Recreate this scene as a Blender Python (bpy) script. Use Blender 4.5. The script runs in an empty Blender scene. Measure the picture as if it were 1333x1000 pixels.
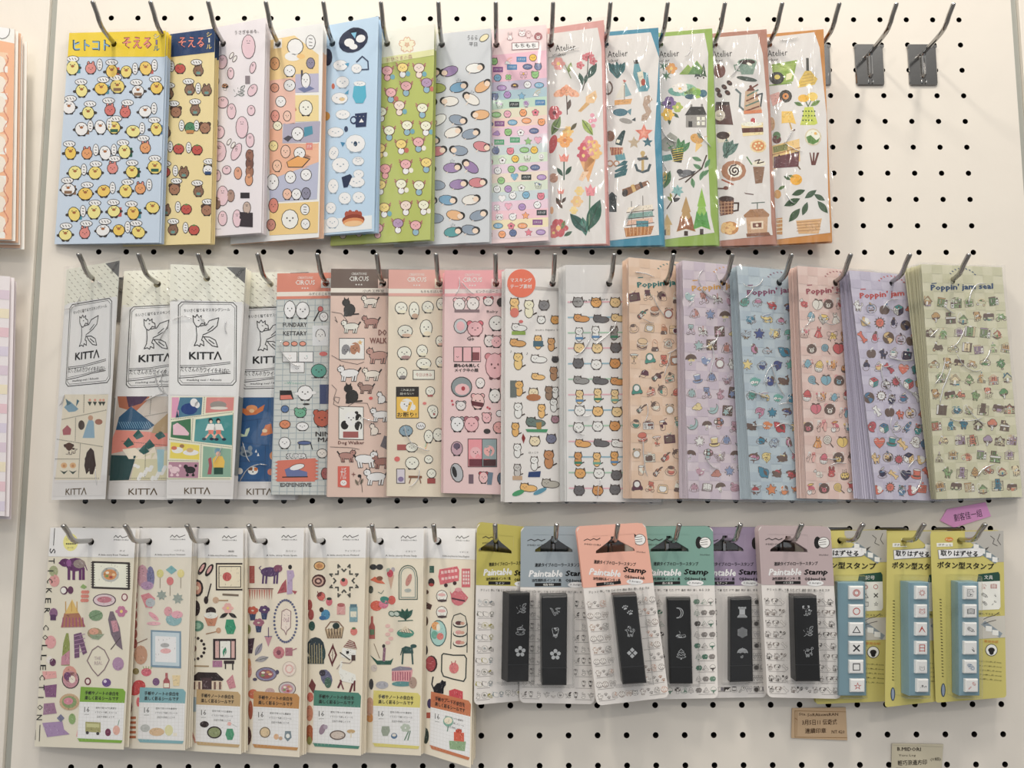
import bpy, math, random
import numpy as np
from mathutils import Matrix, Vector
from mathutils.geometry import tessellate_polygon

C = bpy.context.scene.collection
SC = bpy.context.scene
MM = 0.001
ZUP = 1400.0            # height of the board's middle above the shop floor, mm

# ------------------------------------------------------------------ camera
CAM = np.array([-27.12, -686.96, -64.75]); PITCH, YAW, ROLL, FPX = 0.0994, -0.0055, -0.0009, 1000.0
RM = Matrix.Rotation(YAW, 3, 'Z') @ Matrix.Rotation(math.pi / 2 + PITCH, 3, 'X') @ Matrix.Rotation(ROLL, 3, 'Z')
RN = np.array(RM)
cam = bpy.data.cameras.new('camera'); co = bpy.data.objects.new('camera', cam); C.objects.link(co)
cam.sensor_width = 36; cam.lens = FPX / 1333 * 36; cam.clip_start = 0.01
co.matrix_world = Matrix.Translation(Vector((CAM[0], CAM[1], CAM[2] + ZUP)) * MM) @ RM.to_4x4()
SC.camera = co

# ------------------------------------------------------------------ light and exposure
W = bpy.data.worlds.new('shop'); SC.world = W; W.use_nodes = True
nt = W.node_tree; bg = nt.nodes['Background']
tc = nt.nodes.new('ShaderNodeTexCoord'); sx = nt.nodes.new('ShaderNodeSeparateXYZ')
mr = nt.nodes.new('ShaderNodeMapRange'); cr = nt.nodes.new('ShaderNodeValToRGB')
nt.links.new(tc.outputs['Generated'], sx.inputs[0]); nt.links.new(sx.outputs['Z'], mr.inputs['Value'])
mr.inputs['From Min'].default_value = -1; mr.inputs['From Max'].default_value = 1
nt.links.new(mr.outputs[0], cr.inputs[0]); wn = nt.nodes.new('ShaderNodeTexNoise'); wm = nt.nodes.new('ShaderNodeMapRange'); wx = nt.nodes.new('ShaderNodeVectorMath'); wx.operation = 'SCALE'
wn.inputs['Scale'].default_value = 3.2; wn.inputs['Detail'].default_value = 1.5; nt.links.new(tc.outputs['Generated'], wn.inputs['Vector'])
wm.inputs['From Min'].default_value = .36; wm.inputs['From Max'].default_value = .64; wm.inputs['To Min'].default_value = .25; wm.inputs['To Max'].default_value = 1.75
nt.links.new(wn.outputs['Fac'], wm.inputs['Value']); nt.links.new(cr.outputs[0], wx.inputs[0]); nt.links.new(wm.outputs[0], wx.inputs['Scale']); nt.links.new(wx.outputs[0], bg.inputs[0])
el = cr.color_ramp.elements
el[0].position = 0.0; el[0].color = (0.30, 0.27, 0.24, 1)
el[1].position = 1.0; el[1].color = (1.0, 0.94, 0.86, 1)
e = el.new(0.45); e.color = (0.20, 0.21, 0.225, 1)
e = el.new(0.62); e.color = (0.42, 0.425, 0.43, 1)
bg.inputs[1].default_value = 1.15

def area(name, loc, aim, size, power, col):
    l = bpy.data.lights.new(name, 'AREA'); l.shape = 'RECTANGLE'; l.size, l.size_y = size
    l.energy = power; l.color = col
    o = bpy.data.objects.new(name, l); C.objects.link(o)
    p = Vector((loc[0], loc[1], loc[2] + ZUP)) * MM; t = Vector((aim[0], aim[1], aim[2] + ZUP)) * MM
    o.location = p; o.rotation_euler = (t - p).to_track_quat('-Z', 'Y').to_euler()
area('ceiling_lamp', (-400, -480, 1150), (-150, 0, -50), (0.12, 0.12), 7.0, (1, .925, .82))
area('ceiling_lamp', (470, -470, 1180), (200, 0, -50), (0.12, 0.12), 6.4, (1, .925, .82))
area('ceiling_lamp', (20, -900, 1250), (0, 0, 50), (0.45, 0.08), 3.5, (1, .95, .88))
area('ceiling_lamp', (330, -1500, 900), (100, 0, 0), (.05, .05), 2.2, (1, .93, .84))
area('ceiling_lamp', (-380, -1550, 900), (-100, 0, 0), (.05, .05), 2.2, (1, .93, .84))
area('shop_window', (-500, -2300, 500), (0, 0, 0), (1.3, 0.9), 4, (.92, .97, 1))
SC.view_settings.view_transform = 'Standard'; SC.view_settings.look = 'None'
SC.view_settings.exposure = -0.10; SC.view_settings.gamma = 1.0; SC.view_settings.use_curve_mapping = False
SC.cycles.transparent_max_bounces = 24; SC.cycles.max_bounces = 8
SC.cycles.sample_clamp_indirect = 4; SC.cycles.use_denoising = True

# ------------------------------------------------------------------ projection helpers
def proj(P):
    V = (P - CAM) @ RN
    return np.stack([666.5 - FPX * V[..., 0] / V[..., 2], 500 + FPX * V[..., 1] / V[..., 2]], -1)
def at(px, py, y):
    """the point of the photograph's pixel at depth y (mm in front of the board is negative)"""
    d = RN @ np.array([(px - 666.5) / FPX, -(py - 500) / FPX, -1.0])
    return CAM + d * ((y - CAM[1]) / d[1])

# ------------------------------------------------------------------ materials
def nodes(name):
    m = bpy.data.materials.new(name); m.use_nodes = True
    return m, m.node_tree, m.node_tree.nodes['Principled BSDF']
def lin(c):
    c = c / 255.0
    return c / 12.92 if c <= 0.04045 else ((c + 0.055) / 1.055) ** 2.4
_hc = {}
def rgb(h):
    if h not in _hc:
        r, g, b = (int(h[i:i + 2], 16) for i in (1, 3, 5)); m = .3 * r + .55 * g + .15 * b; k = .90
        _hc[h] = (*(lin(min(248, (m + (c - m) * k) * (1.06 if m > 95 else .92))) for c in (r, g, b)), 1.0)
    return _hc[h]
def noise_bump(t, b, scale, strength, dist=0.001, detail=3, stretch=None):
    tx = t.nodes.new('ShaderNodeTexCoord'); n = t.nodes.new('ShaderNodeTexNoise'); bu = t.nodes.new('ShaderNodeBump')
    mp = t.nodes.new('ShaderNodeMapping')
    if stretch: mp.inputs['Scale'].default_value = stretch
    t.links.new(tx.outputs['Object'], mp.inputs[0]); t.links.new(mp.outputs[0], n.inputs['Vector'])
    n.inputs['Scale'].default_value = scale; n.inputs['Detail'].default_value = detail
    bu.inputs['Strength'].default_value = strength; bu.inputs['Distance'].default_value = dist
    t.links.new(n.outputs['Fac'], bu.inputs['Height']); t.links.new(bu.outputs[0], b.inputs['Normal'])
    return n, bu
def plain(name, col, rough=.5, metal=0, spec=.5, bump=None):
    m, t, b = nodes(name)
    b.inputs['Base Color'].default_value = rgb(col); b.inputs['Roughness'].default_value = rough
    b.inputs['Metallic'].default_value = metal; b.inputs['Specular IOR Level'].default_value = spec
    if bump: noise_bump(t, b, *bump)
    return m
# printed paper: the colour is the ink, stored per face
PRINT, t, b = nodes('printed_paper')
a = t.nodes.new('ShaderNodeVertexColor'); a.layer_name = 'ink'
t.links.new(a.outputs[0], b.inputs['Base Color'])
b.inputs['Roughness'].default_value = .42; b.inputs['Specular IOR Level'].default_value = .35
noise_bump(t, b, 60, .12, .0006)
def clear(name, scale, strength, rough, haze, dist=.002, stretch=None, lo=.035, hi=.5):
    m = bpy.data.materials.new(name); m.use_nodes = True; t = m.node_tree
    for n in list(t.nodes): t.nodes.remove(n)
    out = t.nodes.new('ShaderNodeOutputMaterial'); mx = t.nodes.new('ShaderNodeMixShader'); m2 = t.nodes.new('ShaderNodeMixShader')
    tr = t.nodes.new('ShaderNodeBsdfTransparent'); gl = t.nodes.new('ShaderNodeBsdfGlossy'); df = t.nodes.new('ShaderNodeBsdfDiffuse')
    fr = t.nodes.new('ShaderNodeLayerWeight'); ma = t.nodes.new('ShaderNodeMapRange'); pw = t.nodes.new('ShaderNodeMath'); pw.operation = 'POWER'; pw.inputs[1].default_value = 4.0
    tr.inputs[0].default_value = (.985, .985, .985, 1); gl.inputs['Roughness'].default_value = rough
    df.inputs[0].default_value = (.9, .9, .9, 1); fr.inputs['Blend'].default_value = .5
    class D: inputs = {'Normal': gl.inputs['Normal']}
    n, bu = noise_bump(t, D, scale, strength, dist, 2, stretch)
    ma.inputs['From Min'].default_value = 0; ma.inputs['From Max'].default_value = 1
    ma.inputs['To Min'].default_value = lo; ma.inputs['To Max'].default_value = hi + .3
    t.links.new(fr.outputs['Facing'], pw.inputs[0]); t.links.new(pw.outputs[0], ma.inputs['Value']); t.links.new(ma.outputs[0], mx.inputs[0])
    m2.inputs[0].default_value = haze
    t.links.new(tr.outputs[0], m2.inputs[1]); t.links.new(df.outputs[0], m2.inputs[2])
    t.links.new(m2.outputs[0], mx.inputs[1]); t.links.new(gl.outputs[0], mx.inputs[2]); t.links.new(mx.outputs[0], out.inputs[0])
    return m
SLEEVE = clear('clear_sleeve_film', 20, .8, .10, .006, .010, (1, 1, .35), .03, .5)
CRINKLE = clear('crinkled_sleeve_film', 24, 1.0, .10, .01, .022, (1, 1, .45), .04, .55)
CREASED = clear('creased_sleeve_film', 15, 1.0, .09, .01, .045, (1, 1, .5), .045, .55)
CREASE_GLARE = clear('film_crease_glare', 60, .2, .15, .5, .001, None, .3, .6)  # film creases with glare put in as a whitish diffuse mix
BLISTER = clear('blister_plastic', 30, .3, .06, .012, .002, lo=.05)
BOARD, t, b = nodes('painted_board')
b.inputs['Roughness'].default_value = .55; b.inputs['Base Color'].default_value = rgb('#dcd5ca')
noise_bump(t, b, 36, .40, .0016, 5, (1, 1, .6))
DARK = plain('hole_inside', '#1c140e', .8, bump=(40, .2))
CHROME, t, b = nodes('chrome_wire')
b.inputs['Base Color'].default_value = (.44, .43, .415, 1); b.inputs['Metallic'].default_value = 1; b.inputs['Roughness'].default_value = .12
noise_bump(t, b, 120, .06, .0003)
GREYM = plain('grey_channel', '#a3a49c', .5, bump=(30, .1))
BLACKP = plain('black_plastic', '#0c0d0f', .3, bump=(80, .05))
TEALP = plain('teal_plastic', '#7496a4', .35, bump=(80, .05))
WHITEP = plain('white_plastic', '#e8e8e6', .35, bump=(80, .05))

# ------------------------------------------------------------------ objects
def link(name, me, mats, parent=None, loc=None):
    for m in mats: me.materials.append(m)
    o = bpy.data.objects.new(name, me); C.objects.link(o)
    if parent: o.parent = parent
    if loc is not None: o.location = loc
    return o
def tag(o, label=None, cat=None, group=None, kind=None):
    if label: o['label'] = label
    if cat: o['category'] = cat
    if group: o['group'] = group
    if kind: o['kind'] = kind
    return o
def thing(name, label, cat, loc, group=None):
    o = bpy.data.objects.new(name, None); C.objects.link(o); o.empty_display_size = .01
    o.location = loc
    return tag(o, label, cat, group)
def W3(p): return Vector((p[0] * MM, p[1] * MM, (p[2] + ZUP) * MM))
class MB:
    """collects faces (verts in mm, board space) and links them as one mesh"""
    def __init__(s): s.v, s.f, s.c, s.m, s.n = [], [], [], [], 0
    def add(s, verts, faces, col='#ffffff', mi=0):
        s.v.append(np.asarray(verts, float).reshape(-1, 3))
        n = s.n
        for f in faces:
            s.f.append([i + n for i in f]); s.c.append(col); s.m.append(mi)
        s.n += len(s.v[-1])
    def build(s, name, mats, parent=None, origin=None, smooth=False):
        V = np.concatenate(s.v); org = np.array([0, 0, 0.0]) if origin is None else np.array(origin)
        V = (V - org) * MM
        if origin is None: V = V + np.array([0, 0, ZUP * MM])
        me = bpy.data.meshes.new(name); me.from_pydata(V.tolist(), [], s.f)
        cols = []
        for f, c in zip(s.f, s.c): cols.extend(rgb(c) * len(f))
        at_ = me.color_attributes.new('ink', 'FLOAT_COLOR', 'CORNER')
        if len(at_.data) * 4 == len(cols): at_.data.foreach_set('color', cols)
        me.polygons.foreach_set('material_index', s.m)
        if smooth: me.polygons.foreach_set('use_smooth', [True] * len(me.polygons))
        me.update()
        loc = None if parent is not None or origin is None else W3(org)
        return link(name, me, mats, parent, loc)
def tube(mb, path, r, n=10, mi=0, col='#ffffff'):
    path = [np.array(p, float) for p in path]; rings = []
    for i, p in enumerate(path):
        d = path[min(i + 1, len(path) - 1)] - path[max(i - 1, 0)]; d /= np.linalg.norm(d)
        a_ = np.cross(d, [1, 0, 0.0]); a_ /= np.linalg.norm(a_); b_ = np.cross(d, a_)
        rr = r[i] if isinstance(r, list) else r
        rings.append([p + rr * (math.cos(2 * math.pi * k / n) * a_ + math.sin(2 * math.pi * k / n) * b_) for k in range(n)])
    V = [v for ring in rings for v in ring]; F = []
    for i in range(len(path) - 1):
        for k in range(n): F.append([i * n + k, i * n + (k + 1) % n, (i + 1) * n + (k + 1) % n, (i + 1) * n + k])
    F.append(list(range(n))[::-1]); F.append([(len(path) - 1) * n + k for k in range(n)])
    mb.add(V, F, col, mi)
def rbox(mb, x0, x1, y0, y1, z0, z1, r=2.0, n=4, mi=0, col='#ffffff', bev=.6):
    """plate with rounded corners in x/z and a small bevel towards -y (y0 is the front)"""
    def loop(ins):
        L = []
        for cx, cz, a0 in ((x1 - r, z1 - r, 0), (x0 + r, z1 - r, 90), (x0 + r, z0 + r, 180), (x1 - r, z0 + r, 270)):
            for k in range(n + 1):
                a_ = math.radians(a0 + 90 * k / n); L.append((cx + (r - ins) * math.cos(a_), cz + (r - ins) * math.sin(a_)))
        return L
    A, B = loop(0), loop(bev); m = len(A)
    V = [(x, y1, z) for x, z in A] + [(x, y0 + bev, z) for x, z in A] + [(x, y0, z) for x, z in B]
    F = []
    for q in (0, m):
        for k in range(m): F.append([q + k, q + (k + 1) % m, q + m + (k + 1) % m, q + m + k])
    F.append([2 * m + k for k in range(m)]); F.append([k for k in range(m)][::-1])
    mb.add(V, F, col, mi)

# ------------------------------------------------------------------ glyphs (built-in font)
_g = {}
def glyph(txt, bold=0.0, res=2):
    """nested outlines of a text: list of (loop Nx2 y-down, depth); unit em height"""
    k = (txt, bold, res)
    if k in _g: return _g[k]
    c = bpy.data.curves.new('t', 'FONT'); c.body = txt; c.resolution_u = res; c.fill_mode = 'NONE'; c.offset = bold
    o = bpy.data.objects.new('t', c); C.objects.link(o); bpy.context.view_layer.update()
    me = bpy.data.meshes.new_from_object(o.evaluated_get(bpy.context.evaluated_depsgraph_get()))
    V = np.empty(len(me.vertices) * 3); me.vertices.foreach_get('co', V); V = V.reshape(-1, 3)[:, :2] * [1, -1]
    nb = {}
    for e_ in me.edges:
        a_, b_ = e_.vertices; nb.setdefault(a_, []).append(b_); nb.setdefault(b_, []).append(a_)
    seen = set(); loops = []
    for s in nb:
        if s in seen: continue
        L = [s]; seen.add(s); cur = s
        while True:
            nx = [q for q in nb[cur] if q not in seen]
            if not nx: break
            cur = nx[0]; seen.add(cur); L.append(cur)
        if len(L) > 2: loops.append(V[L])
    def inside(p, P):
        x, y = p; X, Y = P[:, 0], P[:, 1]; X2, Y2 = np.roll(X, 1), np.roll(Y, 1)
        m_ = (Y > y) != (Y2 > y)
        return (x < (X2 - X)[m_] * (y - Y[m_]) / (Y2 - Y)[m_] + X[m_]).sum() % 2 == 1
    out = []
    for i, P in enumerate(loops):
        d = sum(1 for j, Q in enumerate(loops) if j != i and len(Q) and inside(P[0], Q))
        out.append((P, d))
    bpy.data.objects.remove(o); bpy.data.curves.remove(c); bpy.data.meshes.remove(me)
    al = np.concatenate([p for p, d in out]) if out else np.zeros((1, 2))
    r_ = (out, al.min(0), al.max(0)); _g[k] = r_
    return r_
def tri_fill(loops):
    return tessellate_polygon([[Vector((p[0], p[1], 0)) for p in L] for L in loops])
_tf = {}
def text_faces(txt, bold, res):
    """triangulated glyph faces with their counters left open"""
    k = (txt, bold, res)
    if k in _tf: return _tf[k]
    out, lo, hi = glyph(txt, bold, res); V = []; F = []
    outer = [(P, d) for P, d in out if d % 2 == 0]; holes = [(P, d) for P, d in out if d % 2 == 1]
    def bb(P): return P.min(0), P.max(0)
    for P, d in outer:
        l, h = bb(P)
        hs = [Q for Q, e_ in holes if e_ == d + 1 and (Q.min(0) >= l - 1e-6).all() and (Q.max(0) <= h + 1e-6).all()]
        n = len(V); V += [tuple(p) for L in [P] + hs for p in L]
        F += [[i + n for i in t_] for t_ in tri_fill([P] + hs)]
    r_ = (np.array(V) if V else np.zeros((1, 2)), F, lo, hi); _tf[k] = r_
    return r_

# ------------------------------------------------------------------ printed art in picture-plane units of the sheet
class Art:
    def __init__(s): s.it = []; s.part = 'sticker_sheet'; s.k = 1.0; s.ox = s.oy = 0.0; s.hc = None; s.rnd = random.Random(7)
    def crop(s, ox, oy, w=280.0): s.k = w / 1333.0; s.ox, s.oy = ox, oy; return s
    def px(s): s.k = 1.0; s.ox = s.oy = 0.0; return s
    def P(s, pts, col, layer=1, uv=False):
        p = np.array(pts, float)
        if not uv: p = p * s.k + [s.ox, s.oy]
        s.it.append((s.part, p, [list(range(len(p)))], col, layer, uv))
    def E(s, x, y, rx, ry, col, layer=2, rot=0, n=12):
        a_ = np.arange(n) * 2 * math.pi / n; p = np.stack([rx * np.cos(a_), ry * np.sin(a_)], 1); r = math.radians(rot)
        p = p @ np.array([[math.cos(r), math.sin(r)], [-math.sin(r), math.cos(r)]]) + [x, y]
        s.P(p, col, layer)
    def R(s, x0, y0, x1, y1, col, layer=1, sl=0.0):
        s.P([(x0, y0), (x1, y0 + sl), (x1, y1 + sl), (x0, y1)], col, layer)
    def frame(s, x0, y0, x1, y1, w, col, layer=3, sl=0.0):
        s.L([(x0, y0), (x1, y0 + sl), (x1, y1 + sl), (x0, y1), (x0, y0)], w, col, layer)
    def L(s, pts, w, col, layer=3):
        V = []; F = []
        for a_, b_ in zip(pts[:-1], pts[1:]):
            d = np.array(b_, float) - np.array(a_, float); l = np.linalg.norm(d)
            if l < 1e-6: continue
            d /= l; n_ = np.array([-d[1], d[0]]) * w / 2; d = d * w * .3; k = len(V)
            V += [np.array(a_) + n_ - d, np.array(b_) + n_ + d, np.array(b_) - n_ + d, np.array(a_) - n_ - d]; F.append([k, k + 1, k + 2, k + 3])
        if V: s.it.append((s.part, np.array(V) * s.k + [s.ox, s.oy], F, col, layer, False))
    def T(s, txt, x, y, h, col='#2c2a2a', w=None, rot=0, bold=0.0, shear=0, layer=4, res=1, al=.5):
        """text centred (al=.5) on x,y; h = height of its ink, w = optional width of its ink"""
        V, F, lo, hi = text_faces(txt, 0.0, res)
        sy = h / max(hi[1] - lo[1], 1e-6); sx_ = sy if w is None else w / max(hi[0] - lo[0], 1e-6)
        p = (V - [lo[0] + (hi[0] - lo[0]) * al, (lo[1] + hi[1]) / 2]) * [sx_, sy]
        p = p + np.stack([-shear * p[:, 1], 0 * p[:, 1]], 1)
        r = math.radians(rot); p = p @ np.array([[math.cos(r), math.sin(r)], [-math.sin(r), math.cos(r)]]) + [x, y]
        if bold:
            b = bold * sy * .7; n = len(p)
            p = np.concatenate([p + d for d in ((-b, -b * .5), (b, -b * .5), (0, b * .8))]); F = [[i + q * n for i in f] for q in range(3) for f in F]
            for q in range(3): s.it.append((s.part, p[q * n:(q + 1) * n] * s.k + [s.ox, s.oy], F[:len(F) // 3], col, layer + .2 * q, False))
            return
        s.it.append((s.part, p * s.k + [s.ox, s.oy], F, col, layer, False))
    def M(s, em, x, y, h, cols=('#ffffff',), K='#2f2826', rot=0, asp=1.0, layer=2, back=None):
        """small sticker: dark contour, its closed areas filled with the inks in turn"""
        out, lo, hi = glyph(em, 0.004, 1)
        sc = h / max(hi[1] - lo[1], (hi[0] - lo[0]), 1e-6); r = math.radians(rot)
        Rm = np.array([[math.cos(r), math.sin(r)], [-math.sin(r), math.cos(r)]])
        if back: s.E(x, y, h * .60 * asp, h * .56, back, layer - 1)
        q = 0
        for P, d in sorted(out, key=lambda t_: -np.ptp(t_[0][:, 0]) * np.ptp(t_[0][:, 1])):
            if d > 3: continue
            if d > 0 and np.ptp(P[:, 0]) * np.ptp(P[:, 1]) * sc * sc * s.k * s.k < .8: continue
            p = (P - (lo + hi) / 2) * [sc * asp, sc] @ Rm + [x, y]
            if d % 2 == 0: col = K
            else: col = cols[q % len(cols)]; q += 1
            s.it.append((s.part, p * s.k + [s.ox, s.oy], [list(range(len(p)))], col, layer + d, False))
    def bub(s, x, y, rx, ry, K='#332d2b'):
        s.E(x, y, rx + .8 / s.k, ry + .8 / s.k, K, 2); s.E(x, y, rx, ry, '#fbfaf6', 3)
        if rx > ry:
            for i in range(3): s.L([(x - rx * .5 + i * rx * .5 - rx * .1, y - ry * .3), (x - rx * .5 + i * rx * .5 + rx * .1, y + ry * .35)], .8 / s.k, K, 4)
        else:
            for i in range(3): s.L([(x - rx * .3, y - ry * .5 + i * ry * .5), (x + rx * .35, y - ry * .45 + i * ry * .5)], .8 / s.k, K, 4)
    def blob(s, x, y, w, h, col, K='#2f2826', ears=None, face=True, rot=0, ear='#e9b0b0', lw=.9):
        """round little creature: contour, body, ears, eyes, mouth and feet"""
        l = lw / s.k
        if ears == 'up':
            for q in (-1, 1): s.E(x + q * w * .45, y - h * .95, w * .2 + l, h * .42 + l, K, 1); s.E(x + q * w * .45, y - h * .95, w * .2, h * .42, ear, 2)
        if ears == 'cat':
            for q in (-1, 1):
                s.P([(x + q * (w * .95 + l), y - h * .1), (x + q * w * .85, y - h * 1.15 - l), (x + q * w * .1, y - h * .7)], K, 1)
                s.P([(x + q * (w * .82), y - h * .2), (x + q * w * .76, y - h * .95), (x + q * w * .2, y - h * .7)], ear, 2)
        if ears == 'bear':
            for q in (-1, 1): s.E(x + q * w * .72, y - h * .75, w * .34 + l, w * .34 + l, K, 1); s.E(x + q * w * .72, y - h * .75, w * .34, w * .34, ear, 2)
        for q in (-1, 1): s.E(x + q * w * .4, y + h * .95, w * .2 + l * .5, h * .14 + l * .5, K, 1)
        s.E(x, y, w + l, h + l, K, 2, rot); s.E(x, y, w, h, col, 3, rot)
        if face:
            for q in (-1, 1): s.E(x + q * w * .36, y - h * .12, max(w * .1, .55 / s.k), max(h * .1, .55 / s.k), K, 4, n=6)
            s.E(x, y + h * .16, max(w * .14, .6 / s.k), max(h * .07, .4 / s.k), K, 4, n=6)

# ------------------------------------------------------------------ hooks: profile as (distance from board, rise)
PROF = [(1.6, 0), (12, .7), (24, 1.5), (33, 2.4), (38.5, 4.0), (43, 7.2), (46.5, 11.2), (54, 17.6)]
ROWZ = [315.0, 91.0, -134.0]
def hook_x(k): return (0.5 + 2 * k - 16) * 25
def rise(d):
    for (a, b), (c, e) in zip(PROF[:-1], PROF[1:]):
        if d <= c: return b + (e - b) * (d - a) / (c - a)
    return PROF[-1][1]

# ------------------------------------------------------------------ sheets hanging on a hook
class Sheet:
    """thin sheet: four corners (TL, TR, BR, BL) given in space, or by the picture and their distance from the board"""
    def __init__(s, px=None, dep=None, pts=None, bulge=0.0, hook=None, row=0):
        s.c = np.array(pts if pts is not None else [at(p[0], p[1], -d) for p, d in zip(px, dep)], float)
        s.bulge = bulge
        n = np.cross(s.c[1] - s.c[0], s.c[3] - s.c[0]); n /= np.linalg.norm(n)
        s.n = n if n[1] < 0 else -n
        s.w = np.linalg.norm(s.c[1] - s.c[0]); s.h = np.linalg.norm(s.c[3] - s.c[0])
        s.hook = hook; s.row = row; s.hole = None
        if hook is not None:
            u, v = .5, .07
            for _ in range(12):
                def f(u, v):
                    p = s.S(np.array([u]), np.array([v]))[0]
                    return np.array([p[0] - hook_x(hook), p[2] - (ROWZ[row] + rise(-p[1]))])
                f0 = f(u, v); J = np.stack([(f(u + 1e-4, v) - f0) / 1e-4, (f(u, v + 1e-4) - f0) / 1e-4], 1)
                d = np.linalg.solve(J, -f0); u += d[0]; v += d[1]
            s.hole = (u, v + .9 / s.h)
    def S(s, u, v, off=0.0):
        u = np.asarray(u, float)[..., None]; v = np.asarray(v, float)[..., None]
        p = s.c[0] * (1 - u) * (1 - v) + s.c[1] * u * (1 - v) + s.c[2] * u * v + s.c[3] * (1 - u) * v
        return p + s.n * (off + s.bulge * np.sin(np.pi * np.clip(u, 0, 1)) * (0.4 + .6 * np.sin(np.pi * np.clip(v, 0, 1))))
    def px(s, u, v, off=0.0): return proj(s.S(u, v, off))
    def uv(s, P, off=0.0):
        P = np.asarray(P, float); uv = np.full(P.shape, .5)
        for _ in range(7):
            f0 = s.px(uv[:, 0], uv[:, 1], off) - P
            a = (s.px(uv[:, 0] + 1e-4, uv[:, 1], off) - P - f0) / 1e-4; b = (s.px(uv[:, 0], uv[:, 1] + 1e-4, off) - P - f0) / 1e-4
            D = a[:, 0] * b[:, 1] - a[:, 1] * b[:, 0]
            du = -(f0[:, 0] * b[:, 1] - f0[:, 1] * b[:, 0]) / D; dv = -(a[:, 0] * f0[:, 1] - a[:, 1] * f0[:, 0]) / D
            uv = uv + np.stack([du, dv], 1)
        return uv
def clip(poly, u0, u1, v0, v1):
    P = [tuple(p) for p in poly]
    for ax, lim, sg in ((0, u0, 1), (0, u1, -1), (1, v0, 1), (1, v1, -1)):
        if not P: return P
        Q = []
        for i in range(len(P)):
            a, b = P[i - 1], P[i]; ia = (a[ax] - lim) * sg >= -1e-9; ib = (b[ax] - lim) * sg >= -1e-9
            if ia != ib:
                t = (lim - a[ax]) / (b[ax] - a[ax]); q = [a[0] + (b[0] - a[0]) * t, a[1] + (b[1] - a[1]) * t]; q[ax] = lim; Q.append(tuple(q))
            if ib: Q.append(b)
        P = Q
    out = []
    for p in P:
        if not out or abs(p[0] - out[-1][0]) + abs(p[1] - out[-1][1]) > 1e-7: out.append(p)
    if len(out) > 1 and abs(out[0][0] - out[-1][0]) + abs(out[0][1] - out[-1][1]) < 1e-7: out.pop()
    return out if len(out) > 2 else []
def round_hole(r=3.1, n=14): return [(r * math.cos(2 * math.pi * k / n), r * math.sin(2 * math.pi * k / n)) for k in range(n)]
TRI = [(-16.5, 9), (-16, 6.8), (-6, .5), (-2.6, -2.2), (-2.2, -4.5), (2.2, -4.5), (2.6, -2.2), (6, .5), (16, 6.8), (16.5, 9)]
def grid_lines(n, a, b):
    L = [k / n for k in range(n + 1)]
    L = [x for x in L if not (a - .3 / n < x < b + .3 / n) or x in (0.0, 1.0)]
    return sorted(L + [a, b])
class Cells:
    def __init__(s, sh, nu, nv, hole_pts=None):
        s.sh = sh; s.hp = None
        if sh.hole is not None and hole_pts:
            cu, cv = sh.hole; s.hp = [(cu + x / sh.w, cv + y / sh.h) for x, y in hole_pts]
            a0 = min(p[0] for p in s.hp) - 1.2 / sh.w; a1 = max(p[0] for p in s.hp) + 1.2 / sh.w
            b0 = min(p[1] for p in s.hp) - 1.2 / sh.h; b1 = max(p[1] for p in s.hp) + 1.2 / sh.h
            s.rect = (a0, a1, b0, b1); s.us = grid_lines(nu, a0, a1); s.vs = grid_lines(nv, b0, b1)
        else:
            s.rect = None; s.us = [k / nu for k in range(nu + 1)]; s.vs = [k / nv for k in range(nv + 1)]
    def is_hole(s, ua, va):
        return s.rect is not None and s.rect[0] - 1e-9 <= ua < s.rect[1] - 1e-9 and s.rect[2] - 1e-9 <= va < s.rect[3] - 1e-9
    def fill(s, mb, poly, off, col, mi=0, hole_col=None, warp=None):
        """poly (in uv) cut along the cells so that it follows the sheet; the hook hole stays open"""
        p = np.array(poly); lo, hi = p.min(0), p.max(0)
        for ua, ub in zip(s.us[:-1], s.us[1:]):
            if ub < lo[0] or ua > hi[0]: continue
            for va, vb in zip(s.vs[:-1], s.vs[1:]):
                if vb < lo[1] or va > hi[1] or s.is_hole(ua, va): continue
                q = clip(poly, ua, ub, va, vb)
                if q:
                    q = np.array(q); V = s.sh.S(q[:, 0], q[:, 1], off)
                    if warp is not None: V = V + s.sh.n * warp(q[:, 0], q[:, 1])[:, None]
                    mb.add(V, [list(range(len(q)))], col, mi)
        if hole_col and s.rect:
            a0, a1, b0, b1 = s.rect; R = [(a0, b0), (a1, b0), (a1, b1), (a0, b1)]
            V = np.array(R + s.hp); F = tri_fill([R, s.hp])
            X = s.sh.S(V[:, 0], V[:, 1], off)
            if warp is not None: X = X + s.sh.n * warp(V[:, 0], V[:, 1])[:, None]
            mb.add(X, [list(t) for t in F], hole_col, mi)
    def side(s, mb, loop, o0, o1, col, mi=0, step=.06):
        L = []
        for i in range(len(loop)):
            a, b = np.array(loop[i]), np.array(loop[(i + 1) % len(loop)]); n = max(1, int(np.abs(b - a).max() / step))
            L += [a + (b - a) * k / n for k in range(n)]
        L = np.array(L); A, B = s.sh.S(L[:, 0], L[:, 1], o0), s.sh.S(L[:, 0], L[:, 1], o1); n = len(L)
        mb.add(np.concatenate([A, B]), [[k, (k + 1) % n, n + (k + 1) % n, n + k] for k in range(n)], col, mi)
RECT = [(0, 0), (1, 0), (1, 1), (0, 1)]
def rounded(sh, r, n=5):
    ru, rv = r / sh.w, r / sh.h; L = []
    for cx, cy, a0 in ((1 - ru, rv, -90), (1 - ru, 1 - rv, 0), (ru, 1 - rv, 90), (ru, rv, 180)):
        for k in range(n + 1):
            a = math.radians(a0 + 90 * k / n); L.append((cx + ru * math.cos(a), cy + rv * math.sin(a)))
    return L
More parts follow.
